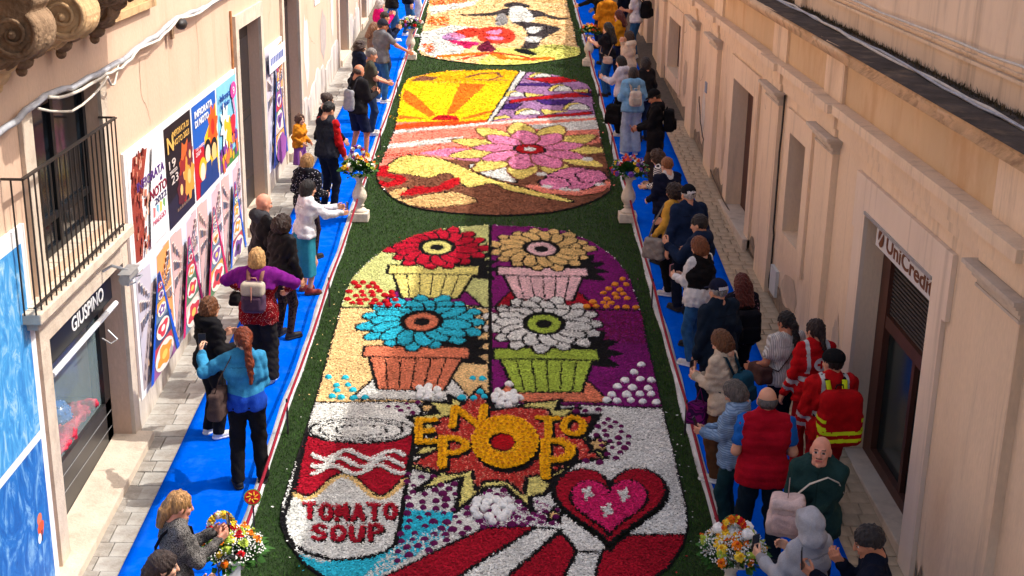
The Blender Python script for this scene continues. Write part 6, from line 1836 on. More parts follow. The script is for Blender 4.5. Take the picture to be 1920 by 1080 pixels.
    if hat and hat[0] == 'beret':
        s = SDF(hvx, .02); s.ell((0, -.02, .05), (.098, .115, .085)); s.make(); s.cut((0, .1, -1), -.03); place(s, "cap", cloth(hat[1]))
    if glasses:
        b = MB()
        for xx in (-.032, .032): b.tube([hc + RH @ np.array((xx + .026 * math.cos(t), .103, .004 + .02 * math.sin(t))) for t in np.linspace(0, 2 * PI, 10, endpoint=False)], .0035, 4, closed=True)
        for xx in (-.06, .06): b.tube([hc + RH @ np.array((xx, .10, .008)), hc + RH @ np.array((xx * 1.3, .0, .008))], .003, 4)
        b.v = [tuple(np.array(p) * sc) for p in b.v]; b.build("glasses", BLACKMETAL, root)
    PEOPLE[key] = dict(root=root, T=T, sc=sc, hw=hand_world, S=S, E=E, W=W, vx=vx, seed=seed)
    return PEOPLE[key]

# ------------------------------------------------------------------ things people carry
def carried(P, name, label, cat, group=None):
    o = empty(name, P['root'].location, P['root'].rotation_euler.z); return tag(o, label, cat, group)
def sub(o, nm, s, m, sc, mf=None):
    V, F = s.mesh(); mm = mf(V[F].mean(1)) if mf else None
    return link(nm, fast_mesh(nm, V * sc, F, m if isinstance(m, list) else [m], True, mm), o)
def strap(o, pts, wd, m, sc, nm="strap"):
    b = MB(); b.tube([tuple(np.asarray(p) * sc) for p in pts], wd, 8, flat=.35); return b.build(nm, m, o, True)
BLACKP = mat("phone_black", lin(18, 18, 22), rough=.25, var=.1, spec=.5); SCREEN = mat("phone_screen", lin(44, 50, 62), rough=.1, var=.3, scale=30, spec=.6)
def phone(key, hand, label, up=(0, 0, 1), off=(0, .02, .05), body=(20, 20, 24), wide=False):
    P = PEOPLE[key]; o = carried(P, "smartphone", label, "phone", "phones held up by spectators")
    c = P['hw'][hand][0] + np.asarray(off)
    z = unit(up); y = unit(np.array((0, 1.0, .15)) - z * (np.array((0, 1.0, .15)) @ z)); x = np.cross(y, z)
    M = Matrix(((x[0], y[0], z[0], c[0]), (x[1], y[1], z[1], c[1]), (x[2], y[2], z[2], c[2]), (0, 0, 0, 1)))
    w_, h_ = (.078, .038) if wide else (.038, .078)
    b = MB(); b.box(-w_, w_, -.0045, .0045, -h_, h_, M); b.v = [tuple(np.array(p) * P['sc']) for p in b.v]; bevel(b.build("casing", mat("phone_%d_%d_%d" % body, lin(*body), rough=.3, var=.1, spec=.5), o), .004)
    b = MB(); b.box(-w_ + .004, w_ - .004, -.0062, -.0047, -h_ + .005, h_ - .005, M); b.v = [tuple(np.array(p) * P['sc']) for p in b.v]; b.build("screen", SCREEN, o)
def backpack(key, label, rgb, size=(.15, .08, .20), z=1.20, rgb2=None, strap_rgb=None, flap=None, bands=False, pocket=True):
    P = PEOPLE[key]; T = P['T']; sc = P['sc']; o = carried(P, "backpack", label, "backpack", "bags carried by spectators")
    RL = np.array([T((1, 0, 0)) - T((0, 0, 0)), T((0, 1, 0)) - T((0, 0, 0)), T((0, 0, 1)) - T((0, 0, 0))]).T
    back = -.145
    c = T((0, back - size[1], z)); vx = min(P['vx'], .013)
    rb_ = .085 if size[1] > .1 else .055; s = SDF(vx, .03); s.box(c, np.array(size) - rb_, rb_, RL); s.box(T((0, back - size[1] * .9, z - size[2] * .35)), np.array((size[0] * 1.02, size[1] * .95, size[2] * .6)) - .05, .05, RL); s.make(); s.folds(.004, 5 + P['seed'], (.06, .15))
    m2 = cloth(rgb2 or tuple(int(v * .85) for v in rgb)); zc = c[2]
    if bands:
        mats = [cloth(rgb), mat("hi_vis_yellow", lin(214, 232, 20), rough=.5, var=.05), mat("reflective_grey", lin(190, 190, 186), rough=.4, var=.1)]
        def mf(C):
            r = np.zeros(len(C), int); zz = C[:, 2] - zc
            r[(np.abs(zz + size[2] * .42) < .018) & (C[:, 1] < c[1])] = 1; r[(np.abs(zz + size[2] * .66) < .018) & (C[:, 1] < c[1])] = 1
            r[(np.abs(zz - size[2] * .02) < .018) & (np.abs(C[:, 0]) > size[0] * .86)] = 1; r[(np.abs(zz + size[2] * .28) < .018) & (np.abs(C[:, 0]) > size[0] * .86)] = 1
            return r
        sub(o, "pack_body", s, mats, sc, mf)
    else:
        sub(o, "pack_body", s, [cloth(rgb), m2], sc, (lambda C: (C[:, 2] < zc - size[2] * .05).astype(int)) if rgb2 else None)
    if pocket:
        s = SDF(vx, .02); s.box(T((0, back - 2 * size[1] + .01, z - size[2] * .38)), np.array((size[0] * .78, .045, size[2] * .46)) - .03, .03, RL); s.make(); sub(o, "front_pocket", s, m2, sc)
    if flap:
        s = SDF(vx, .02); s.box(T((0, back - size[1] - .012, z + size[2] * .55)), np.array((size[0] * 1.0, size[1] * 1.02, size[2] * .42)) - .04, .045, RL); s.make(); sub(o, "flap", s, cloth(flap), sc)
        strap(o, [T((0, back - 2 * size[1] - .022, z + size[2] * .75)), T((0, back - 2 * size[1] - .03, z)), T((0, back - 2 * size[1] - .03, z - size[2] * .2))], .018, cloth((150, 104, 92)), sc, "flap_strap")
    sm = cloth(strap_rgb or tuple(int(v * .7) for v in rgb))
    for sx in (-1, 1):
        strap(o, [T((sx * .07, back - .03, z + size[2] * .75)), T((sx * .085, -.09, 1.44)), T((sx * .095, -.01, 1.475)), T((sx * .10, .09, 1.42)), T((sx * .115, .15, 1.28)), T((sx * .15, .10, 1.12)), T((sx * .165, -.05, 1.07))], .024, sm, sc, "shoulder_strap")
        if bands:
            b = MB(); b.tube([tuple(T((sx * .075, back - .005, z + size[2] * .85)) * sc), tuple(T((sx * .085, -.105, 1.445)) * sc)], .027, 8, flat=.4); b.build("strap_reflector", mat("hi_vis_yellow", lin(214, 232, 20)), o)
    strap(o, [T((-.04, back - .05, z + size[2])), T((-.03, back - .06, z + size[2] + .04)), T((.03, back - .06, z + size[2] + .04)), T((.04, back - .05, z + size[2]))], .012, sm, sc, "handle")
    return o
def bag(key, label, rgb, pos, size=(.05, .13, .11), over=None, cross=None, strap_rgb=None, name="shoulder_bag", cat="bag", stripes=None, ang=0):
    """A bag hanging at a local position; 'over' = side of the shoulder the strap hangs from, 'cross' = worn across."""
    P = PEOPLE[key]; T = P['T']; sc = P['sc']; o = carried(P, name, label, cat, "bags carried by spectators")
    s = SDF(min(P['vx'], .014), .03); R = rot('Z', ang)
    s.box(pos, np.array(size) - .03, .03, R); s.box(np.asarray(pos) + np.array((0, 0, -size[2] * .5)), np.array((size[0] * 1.15, size[1] * 1.08, size[2] * .5)) - .03, .03, R); s.make(); s.folds(.006, 3 + P['seed'], (.07, .16))
    sub(o, "bag_body", s, stripes or cloth(rgb), sc)
    sm = cloth(strap_rgb or tuple(int(v * .8) for v in rgb)); p = np.asarray(pos, float); top = p + np.array((0, 0, size[2]))
    if over is not None:
        sx = over
        q0 = top + R @ np.array((0, -size[1] * .7, -.02)); q1 = top + R @ np.array((0, size[1] * .7, -.02))
        strap(o, [q0, (q0 + T((sx * .14, -.10, 1.40))) / 2 + np.array((sx * .03, -.02, 0)), T((sx * .13, -.085, 1.43)), T((sx * .125, 0, 1.475)), T((sx * .13, .085, 1.42)), (q1 + T((sx * .14, .11, 1.36))) / 2 + np.array((sx * .03, .02, 0)), q1], .014, sm, sc)
    elif cross is not None:
        sx = cross
        strap(o, [top, T((-sx * .17, -.12, 1.05)), T((-sx * .06, -.155, 1.2)), T((sx * .06, -.14, 1.36)), T((sx * .10, -.04, 1.475)), T((sx * .08, .09, 1.42)), T((-sx * .03, .165, 1.22)), T((-sx * .16, .14, 1.04)), top + np.array((0, .02, 0))], .013, sm, sc)
    else:
        strap(o, [top + R @ np.array((0, -size[1] * .5, -.02)), top + np.array((0, 0, .16)), top + R @ np.array((0, size[1] * .5, -.02))], .012, sm, sc, "handle")
    return o

# ------------------------------------------------------------------ fabrics
C = cloth
DENIM = C((48, 92, 134), "denim_mid", var=.3); DENIM_LT = C((128, 160, 186), "denim_light", var=.25); DENIM_DK = C((36, 54, 84), "denim_dark", var=.25); DENIM_JK = C((56, 134, 176), "denim_jacket", var=.28)
BLK = C((26, 25, 27)); BLK2 = C((34, 33, 36)); NAVY = C((24, 32, 56)); NAVYD = C((20, 26, 42)); CHAR = C((58, 58, 62))
LEATHER = C((26, 24, 26), "leather_black", rough=.42, sheen=0, fine=.05)
TWEED = pattern("tweed_grey", (120, 116, 112), (44, 42, 42), 'noise', 130, .48, .56)
SEQUIN = pattern("red_spangle", (120, 14, 22), (226, 186, 176), 'dots', 60, .18, .24)
POLKA = pattern("polka_black", (24, 24, 30), (196, 196, 204), 'dots', 34, .20, .25)
STRIPED = pattern("striped_shirt", (226, 222, 216), (40, 38, 48), 'stripe', 13, .55, .62, rotz=.5)
KNITW = pattern("white_rib_knit", (216, 210, 200), (168, 160, 150), 'stripe', 16, .5, .8, rotz=1.57)
KNITB = pattern("blue_knit", (132, 160, 190), (100, 128, 160), 'stripe', 14, .5, .7)
LEGPRINT = pattern("printed_leggings", (60, 46, 46), (24, 20, 22), 'noise', 38, .47, .53)
PRINTDK = pattern("dark_print", (26, 24, 32), (170, 130, 150), 'noise', 34, .62, .68)
def redsuit(m0=(186, 22, 26)):
    return [C(m0), mat("reflective_grey", lin(190, 190, 186), rough=.4, var=.1)]
def suit_bands(Cn, S, E, W):
    r = np.zeros(len(Cn), int)
    for k in 'LR':
        a, b = E[k], W[k]; ab = b - a; t = ((Cn - a) @ ab) / (ab @ ab); dd = np.linalg.norm(Cn - (a + np.clip(t, 0, 1)[:, None] * ab), axis=1)
        r[(dd < .10) & ((np.abs(t - .22) < .10) | (np.abs(t - .62) < .09))] = 1
        sgn = -1 if k == 'L' else 1
        r[(np.abs(Cn[:, 0] - sgn * .115) < .022) & (Cn[:, 2] > 1.16)] = 1
    r[(np.abs(Cn[:, 2] - 1.10) < .026) & (np.abs(Cn[:, 0]) < .19)] = 1
    return r
def suit_cuffs(Cn, S, E, W): return suit_bands(Cn, S, E, W)

J = lambda m, **k: dict(m=m, **k)
WHITE_SHOE = ((214, 212, 206), (232, 232, 228)); BLACK_SHOE = ((24, 23, 24), (30, 30, 30)); BROWN_SHOE = ((92, 66, 48), (60, 44, 34)); RED_SHOE = ((130, 44, 40), (60, 40, 34))
PH = dict(L=(-.08, .34, 1.30), R=(.08, .36, 1.30), hands=('grip', 'grip'))             # both hands before the chest

# ---- sunlit carpet, from the near end uphill
person('L1', 335, 927, 1.64, 62, "woman in grey tweed jacket with fair gathered hair holding up a phone", [J(TWEED, t=.03, hem=.84, collar=.03)], ('jeans', DENIM_DK), ('lowtail', (166, 124, 78)), L=(-.02, .36, 1.26), R=(.10, .36, 1.24), hands=('grip', 'grip'), skin=3, hp=-14, lean=6)
phone('L1', 'R', "dark phone in the hands of the tweed-jacketed woman", off=(-.05, .03, .07))
bag('L1', "small black crossbody bag of the tweed-jacketed woman", (30, 28, 30), (-.22, .05, .92), (.05, .10, .08), cross=1, name="crossbody_bag")
person('L2', 305, 1040, 1.63, 70, "dark-haired person in black jacket at the bottom edge below the tweed jacket", [J(BLK2, t=.028, hem=.85, hood=1)], ('jeans', DENIM_DK), ('lowtail', (58, 46, 42)), L=(-.04, .36, 1.34), R=(.12, .37, 1.36), hands=('grip', 'grip'), hp=-10)
phone('L2', 'R', "black phone held low at the bottom edge below the tweed jacket", off=(-.03, .03, .06))
person('L3', 455, 618, 1.72, -12, "red-haired woman with long ponytail in blue denim jacket and black trousers", [J(C((30, 70, 170)), t=.014, hem=.87, name='shirt'), J(DENIM_JK, t=.034, hem=.91, collar=.03)], ('trousers', BLK), ('ponytail', (122, 52, 24)), shoes=BLACK_SHOE, L=(-.42, .28, 1.38), R=(.10, .30, 1.10), poleL=(-.6, -.4, -.7), hands=('grip', 'relaxed'), stance=(.12, -.02, -.13, .06), hy=-14, hp=-6, hip=1.05)
phone('L3', 'L', "phone raised in the denim-jacketed woman's outstretched hand", off=(.02, .02, .05))
bag('L3', "brown leather shoulder bag hanging behind the denim-jacketed woman's arm", (74, 58, 54), (-.27, -.10, .98), (.06, .16, .14), over=-1, ang=-20)
person('L4', 393, 560, 1.62, 48, "short brown-haired woman with glasses in black hooded top and white sneakers", [J(BLK, t=.034, hem=.84, hood=1)], ('trousers', BLK), ('mop', (104, 62, 34)), shoes=WHITE_SHOE, L=(-.16, .30, 1.16), R=(.16, .28, 1.12), glasses=True, skin=1, hp=-4)
person('L5', 482, 468, 1.68, 4, "fair curly-haired woman in purple shawl and red sequined top with backpack", [J(SEQUIN, t=.030, hem=.80, name='blouse'), J(C((112, 26, 118)), t=.046, hem=1.24, sleeve='cape', cut=1.17, name='shawl', collar=.03, fold=.010)], ('wide', BLK2), ('mop', (188, 146, 92)), shoes=WHITE_SHOE, L=(-.30, .30, 1.12), R=(.30, .28, 1.12), poleL=(-1, -.3, .1), poleR=(1, -.3, .1), w=1.15, hip=1.12, d=1.1, hp=-6)
backpack('L5', "plum backpack with beige flap on the purple-shawled woman", (84, 62, 84), (.135, .075, .19), 1.16, flap=(176, 164, 148), strap_rgb=(150, 104, 92))
bag('L5', "black and pink camera bag at the purple-shawled woman's elbow", (24, 22, 24), (-.36, .28, .98), (.06, .08, .07), name="camera_bag")
person('L6', 530, 406, 1.64, 38, "woman with dark curly hair in black leather jacket and printed leggings", [J(LEATHER, t=.034, hem=.84, collar=.04)], ('leggings', LEGPRINT), ('curly', (48, 32, 26)), shoes=((26, 25, 28), (28, 27, 28)), L=(-.2, .22, .98), R=(.26, .10, .84), hip=1.05, skin=1)
person('L7', 494, 366, 1.76, 58, "bald man in dark grey hooded leather jacket beside the posters", [J(LEATHER, t=.034, hem=.76, hood=0), J(CHAR, t=.020, hem=1.3, sleeve='none', hood=1, name='hood')], ('jeans', NAVYD), ('none', (90, 70, 60)), shoes=((214, 206, 170), (226, 224, 216)), sex='m', skin=3, hp=-16, L=(-.16, .28, 1.05), R=(.18, .26, 1.02))
person('L8', 578, 340, 1.63, 62, "woman in white jacket and teal skirt stretching out a phone", [J(C((226, 224, 228)), t=.034, hem=.88, collar=.03)], ('skirt', C((44, 128, 150)), .30), ('bob', (24, 20, 22)), shoes=RED_SHOE, L=(.02, .50, 1.26), R=(.16, .52, 1.20), hands=('grip', 'grip'), skin=1, hp=-12, lean=7)
phone('L8', 'R', "phone in the white-jacketed woman's outstretched hands", off=(-.05, .03, .07))
person('L9', 577, 291, 1.60, 28, "fair short-haired person in black dotted jacket behind the white jacket", [J(POLKA, t=.042, hem=.82, hood=1)], ('leggings', LEGPRINT), ('mop', (150, 112, 66)), L=(-.2, .24, 1.06), R=(.2, .24, 1.04), w=1.1, hip=1.1, hp=-12)
person('L10', 616, 194, 1.80, 40, "black-haired man in dark vest over red sleeves and dark jeans", [J(C((176, 24, 26)), t=.024, hem=.88, name='sweater'), J(C((44, 46, 54)), t=.040, hem=.86, sleeve='none', collar=.05, name='vest')], ('jeans', NAVYD), ('short', (22, 20, 20)), shoes=((190, 190, 190), (220, 220, 218)), sex='m', skin=1, L=(-.2, .20, .86), R=(.24, .16, .84), hp=-28)
person('L11', 563, 217, 1.18, 118, "little girl in orange sweater turned towards the street", [J(C((206, 130, 34)), t=.030, hem=.86, name='sweater')], ('skirt', C((140, 84, 150)), .42), ('curly', (84, 54, 36)), L=(-.14, .22, 1.0), R=(.16, .2, 1.0), hp=-6, hy=10, shoes=((150, 90, 110), (220, 220, 220)))
person('L12', 614, 177, 1.66, 62, "dark-haired woman in black top half hidden behind the red-sleeved man", [J(BLK, t=.024, hem=.88)], ('jeans', DENIM), ('bun', (60, 44, 38)), shoes=WHITE_SHOE, L=(-.2, .24, .95), R=(.30, .30, .86), hp=-18, lean=8)
person('L13', 673, 123, 1.77, 46, "bald sunburnt man in black jacket and navy shorts", [J(BLK2, t=.036, hem=.84, collar=.04)], ('shorts', NAVY, .50), ('balding', (70, 56, 48)), shoes=WHITE_SHOE, sex='m', skin=2, L=(-.02, .34, 1.20), R=(.14, .34, 1.18), hands=('grip', 'grip'), hp=-20, w=1.05, stance=(.13, -.05, -.13, .08))
backpack('L13', "grey drawstring bag on the man in navy shorts", (150, 152, 158), (.125, .05, .19), 1.08, strap_rgb=(60, 60, 64), pocket=False)
bag('L13', "small dark camera in the hands of the man in navy shorts", (22, 22, 24), (.06, .44, 1.22), (.05, .04, .04), name="camera", cat="camera")
person('L14', 697, 93, 1.72, 84, "grey-haired man in olive shirt with a camera at his waist", [J(C((66, 66, 56)), t=.024, hem=.86, sleeve='short', name='shirt')], ('jeans', DENIM_DK), ('short', (128, 124, 120)), shoes=WHITE_SHOE, sex='m', skin=1, L=(-.06, .34, 1.05), R=(.10, .36, 1.05), hp=-12, d=1.1, hands=('grip', 'grip'))
person('L15', 676, 79, 1.66, 60, "woman with dark curly mop in navy jacket by the doorway", [J(NAVYD, t=.036, hem=.84, hood=1)], ('jeans', DENIM_DK), ('curly', (52, 34, 28)), L=(-.16, .26, 1.06), R=(.16, .26, 1.06), hp=-14)
person('L16', 718, 38, 1.80, 52, "man in grey polo shirt and cap pointing over the turf", [J(C((104, 106, 112)), t=.026, hem=.84, sleeve='short', collar=.03, name='polo_shirt')], ('jeans', DENIM), ('short', (60, 50, 46)), shoes=WHITE_SHOE, sex='m', skin=2, L=(-.2, .2, .92), R=(.36, .46, 1.06), hat=('cap', (44, 46, 58)), w=1.08, d=1.08, lean=7, hy=20)
person('L17', 722, 24, 1.66, 70, "dark-haired youth in navy jacket beyond the grey polo shirt", [J(NAVY, t=.034, hem=.84)], ('jeans', DENIM_DK), ('short', (40, 30, 26)), sex='m', skin=1, **PH)
person('L18', 713, 0, 1.66, 60, "grey-haired woman in bright pink jacket far up the sunny carpet", [J(C((206, 20, 110)), t=.034, hem=.84, collar=.03)], ('jeans', NAVY), ('mop', (176, 170, 166)), **PH)
person('L19', 702, 44, 1.56, 66, "brown-haired woman between the grey polo shirt and the pink jacket", [J(C((120, 96, 84)), t=.03, hem=.84)], ('jeans', DENIM_DK), ('wavy', (120, 84, 60)), hp=-16)
person('L20', 738, -48, 1.76, 62, "man in black jacket and blue jeans up the sunny carpet", [J(BLK, t=.034, hem=.84)], ('jeans', DENIM), ('short', (40, 34, 30)), shoes=WHITE_SHOE, sex='m', **PH)
person('L21', 768, -56, 1.78, 78, "man in dark jacket and jeans nearest the rope at the top edge", [J(NAVYD, t=.034, hem=.84)], ('jeans', DENIM), ('short', (50, 40, 34)), shoes=WHITE_SHOE, sex='m', stance=(.14, -.06, -.14, .1))
person('L22', 790, -70, 1.70, 70, "person in pale clothes at the top edge of the sunny carpet", [J(C((214, 216, 222)), t=.03, hem=.84)], ('jeans', C((196, 204, 214))), ('bob', (90, 66, 50)), shoes=WHITE_SHOE, dx=-.12)

# ---- shaded carpet, from the near end uphill
person('R1', 1632, 990, 1.76, -72, "dark-haired man in navy jacket filming at the bottom edge", [J(NAVYD, t=.036, hem=.84, collar=.04)], ('jeans', NAVYD), ('short', (44, 40, 40)), sex='m', skin=2, L=(-.10, .48, 1.28), R=(.04, .30, 1.34), hands=('grip', 'grip'), hp=-22, hy=-8, lean=10, moustache=True)
phone('R1', 'L', "black phone held out by the navy-jacketed man at the bottom edge", off=(.0, .02, .07), up=(.1, .1, 1))
person('R2', 1518, 962, 1.62, -30, "person in pale grey jacket with the hood up", [J(C((168, 168, 172), var=.12), t=.042, hem=.84, hood=0, collar=.05, fold=.009)], ('jeans', DENIM_DK), ('hood', (172, 172, 176)), L=(-.24, .34, 1.20), R=(.10, .34, 1.18), hands=('grip', 'grip'), hp=-14)
phone('R2', 'L', "dark phone in the raised hand of the grey-hooded person", off=(.03, .02, .05))
person('R3', 1541, 826, 1.74, 196, "bald moustached man in dark green hooded jacket looking up at the camera", [J(C((34, 60, 58)), t=.040, hem=.80, hood=1, collar=.05)], ('trousers', NAVYD), ('none', (80, 70, 66)), shoes=BLACK_SHOE, sex='m', skin=3, L=(.06, .30, 1.08), R=(.16, .32, 1.05), hp=11, hy=4, moustache=True, w=1.0, d=1.05, hands=('grip', 'grip'))
o = bag('R3', "pale pink child's backpack held against the green jacket", (206, 182, 176), (.22, .34, 1.10), (.14, .09, .17), name="pink_backpack", cat="backpack")
P_ = PEOPLE['R3']
s = SDF(.011, .02); s.box((.22, .43, 1.05), (.085, .012, .06), .03); s.make(); s.folds(.004, 4, (.05, .12)); sub(o, "front_pocket", s, C((196, 170, 166)), P_['sc'])
s = SDF(.011, .02); s.box((.22, .36, 1.22), (.10, .06, .012), .035); s.make(); s.folds(.004, 9, (.05, .12)); sub(o, "flap", s, C((214, 192, 186)), P_['sc'])
strap(o, [P_['T']((.18, .20, 1.22)), P_['T']((.06, .19, 1.36)), P_['T']((-.08, .15, 1.42)), P_['T']((-.16, .10, 1.36)), P_['T']((-.21, .02, 1.22))], .018, C((214, 206, 190)), P_['sc'])
person('R4', 1563, 660, 1.76, -8, "rescue worker in red uniform with a big red backpack", [J(redsuit(), t=.036, hem=.84, collar=.06, mf=suit_bands)], ('trousers', C((150, 18, 24))), ('short', (22, 20, 20)), shoes=BLACK_SHOE, sex='m', skin=1, L=(-.26, .16, .86), R=(.22, .26, 1.0), w=1.08, hat=('beret', (22, 22, 24)), hy=-20)
backpack('R4', "large red rescue backpack with yellow reflective bands", (168, 14, 20), (.20, .11, .27), 1.12, strap_rgb=(26, 24, 26), bands=True, pocket=False)
R5 = person('R5', 1530, 603, 1.70, -14, "rescue worker with dark tied hair in red uniform with round back emblem", [J(redsuit((190, 20, 26)), t=.034, hem=.84, collar=.05, mf=suit_bands)], ('trousers', C((160, 18, 24))), ('tail', (48, 34, 30)), shoes=BLACK_SHOE, skin=1, L=(-.28, .12, .84), R=(.22, .22, 1.0), hy=-15)
em = MB(); Tm = R5['T']; q = Tm((0, -.158, 1.27)) * R5['sc']
ring = [(.075 * math.cos(t), 0, .075 * math.sin(t)) for t in np.linspace(0, 2 * PI, 22, endpoint=False)]
em.poly([(q[0] + a, q[1] - .012 + 2.2 * a * a, q[2] + c) for a, b_, c in ring][::-1]); em.build("back_emblem", mat("emblem_white", lin(220, 216, 214), var=.05), R5['root'])
em = MB()
for (a0, a1, c0, c1) in ((-.014, .014, -.045, .045), (-.045, -.0142, -.014, .014), (.0142, .045, -.014, .014)):
    em.poly([(q[0] + a0, q[1] - .016 + 2.2 * a0 * a0, q[2] + c0), (q[0] + a1, q[1] - .016 + 2.2 * a1 * a1, q[2] + c0), (q[0] + a1, q[1] - .016 + 2.2 * a1 * a1, q[2] + c1), (q[0] + a0, q[1] - .016 + 2.2 * a0 * a0, q[2] + c1)])
em.build("emblem_cross", mat("emblem_red", lin(196, 24, 30), var=.05), R5['root'])
person('R6', 1440, 730, 1.78, 2, "grey-haired man in red quilted vest over bright blue shirt", [J(C((30, 96, 176)), t=.024, hem=.90, sleeve='short', name='shirt'), J(C((164, 14, 34)), t=.044, hem=.82, sleeve='none', collar=.06, quilt=.075, name='vest')], ('trousers', C((18, 34, 46))), ('balding', (84, 82, 82)), shoes=((40, 42, 46), (150, 150, 150)), sex='m', skin=1, w=1.1, d=1.08, L=(-.20, .22, 1.04), R=(.22, .22, 1.02), hp=-8, stance=(.15, .0, -.17, .02))
person('R7', 1366, 718, 1.58, -66, "grey short-haired woman in pale blue knitted jacket looking at her phone", [J(KNITB, t=.040, hem=.80, hood=1)], ('trousers', C((24, 54, 60))), ('mop', (92, 86, 80)), shoes=BLACK_SHOE, skin=1, L=(-.06, .34, 1.10), R=(.08, .34, 1.08), hands=('grip', 'grip'), hp=-38, w=1.08, d=1.1, dx=.06)
phone('R7', 'L', "dark phone below the pale blue knitted jacket's face", off=(.05, .02, .05), up=(0, .5, 1))
person('R8', 1335, 622, 1.66, -52, "brown bob-haired woman in cream jacket with teal backpack", [J(C((190, 174, 152)), t=.040, hem=.82, collar=.05)], ('trousers', C((92, 62, 40))), ('bob', (100, 62, 34)), shoes=WHITE_SHOE, L=(-.06, .34, 1.14), R=(.08, .34, 1.10), hands=('grip', 'grip'), hp=-34, lean=8, dx=.1)
backpack('R8', "teal backpack on the cream-jacketed woman", (28, 72, 92), (.13, .08, .17), 1.10)
phone('R8', 'L', "phone in the cream-jacketed woman's hands", off=(.05, .02, .05))
bag('R8', "purple woven bag hanging from the cream-jacketed woman", (110, 24, 96), (-.08, .26, .74), (.08, .11, .12), name="woven_bag", stripes=pattern("woven_purple", (110, 20, 96), (50, 16, 60), 'stripe', 20, .45, .6, rotz=1.2))
person('R9', 1475, 588, 1.60, -24, "woman with long black ponytail in white ribbed top", [J(KNITW, t=.034, hem=.86, sleeve='short', name='knit_top')], ('jeans', NAVYD), ('ponytail', (18, 16, 18)), skin=2, L=(-.30, .24, 1.02), R=(.22, .22, 1.02), w=1.1, d=1.08, hip=1.08, hy=-8)
bag('R9', "wrinkled brown handbag of the white-topped woman", (84, 58, 52), (-.30, .06, 1.0), (.08, .14, .10), cross=1, name="handbag")
person('R10', 1337, 528, 1.74, -34, "grey-haired man in navy cap and dark blue jacket", [J(C((24, 36, 50)), t=.042, hem=.78, collar=.05)], ('trousers', NAVYD), ('short', (150, 146, 140)), sex='m', skin=1, hat=('cap', (24, 28, 48), (196, 196, 200)), w=1.12, d=1.15, hp=-12, dx=.06)
person('R11', 1372, 516, 1.60, -14, "woman with long dark red hair in black printed top", [J(PRINTDK, t=.036, hem=.82)], ('trousers', BLK), ('wavy', (84, 28, 20)), L=(-.16, .26, 1.08), R=(.16, .26, 1.08), hp=-10, dx=.12)
backpack('R11', "black backpack on the dark red-haired woman", (20, 20, 26), (.15, .09, .20), 1.10)
person('R12', 1302, 447, 1.66, -44, "auburn bob-haired woman in black vest over white sleeves and light jeans", [J(C((206, 206, 206)), t=.036, hem=.84, name='sweater'), J(BLK, t=.050, hem=.98, sleeve='none', collar=.05, name='vest')], ('jeans', DENIM, .07), ('bob', (112, 62, 30)), shoes=WHITE_SHOE, L=(-.06, .36, 1.12), R=(.10, .34, 1.10), hands=('grip', 'grip'), hp=-22, hip=1.08, d=1.08, dx=.06)
phone('R12', 'L', "pink phone in the black-vested woman's hand", off=(.04, .03, .05), body=(200, 130, 140))
person('R13', 1300, 406, 1.74, -58, "dark-haired man in bulky navy jacket behind the auburn bob", [J(C((24, 38, 62)), t=.052, hem=.80, hood=1)], ('trousers', NAVYD), ('short', (30, 26, 26)), sex='m', skin=1, L=(-.14, .40, 1.30), R=(.26, .30, 1.16), poleR=(1, -.3, -.2), w=1.1, d=1.1, hp=-14, hands=('grip', 'relaxed'), dx=.08)
person('R14', 1280, 350, 1.76, -24, "older man in black cap and navy jacket beside the yellow jacket", [J(C((26, 40, 66)), t=.042, hem=.80, collar=.05)], ('trousers', NAVYD), ('short', (186, 182, 176)), sex='m', skin=1, hat=('cap', (20, 22, 28), (210, 210, 210)), w=1.1, d=1.1, hp=-10, dx=.08)
person('R15', 1258, 346, 1.62, -56, "dark-haired woman in mustard yellow jacket with white sneakers", [J(C((212, 160, 66)), t=.036, hem=.80)], ('jeans', BLK), ('curly', (44, 32, 28)), shoes=((200, 196, 196), (226, 224, 220)), L=(-.2, .22, .92), R=(.16, .26, 1.06), hp=-18, dx=.04)
bag('R15', "grey suede tote hanging from the yellow-jacketed woman", (138, 130, 122), (-.29, .16, .76), (.08, .16, .15), over=-1, name="tote_bag")
person('R16', 1241, 298, 1.62, -28, "auburn short-haired woman in navy sweater with white collar", [J(C((206, 204, 200)), t=.018, hem=1.3, sleeve='none', collar=.045, name='collar'), J(C((22, 26, 46)), t=.036, hem=.82, name='sweater')], ('trousers', NAVYD), ('short', (126, 76, 42)), L=(-.18, .26, 1.0), R=(.18, .26, 1.0), w=1.12, d=1.1, hp=-14, dx=.08)
person('R17', 1206, 276, 1.58, -62, "woman with dark wavy hair in striped shirt and mauve skirt bending over the rope", [J(STRIPED, t=.032, hem=.90, name='shirt', sleeve='half')], ('skirt', C((128, 104, 128)), .42), ('curly', (62, 42, 32)), L=(-.1, .42, 1.02), R=(.14, .40, 1.0), lean=24, hp=-30, hip=1.08, dx=.22)
person('R18', 1180, 128, 1.68, -10, "woman in light blue hooded top and pale wide jeans", [J(C((116, 164, 200)), t=.042, hem=.86, hood=1)], ('wide', C((150, 168, 190), "denim_pale")), ('bob', (34, 26, 26)), shoes=WHITE_SHOE, L=(-.20, .26, 1.12), R=(.2, .24, 1.1), hp=-8, dx=.08)
backpack('R18', "small cream backpack on the light blue hooded top", (198, 186, 172), (.115, .06, .15), 1.13, strap_rgb=(190, 178, 164))
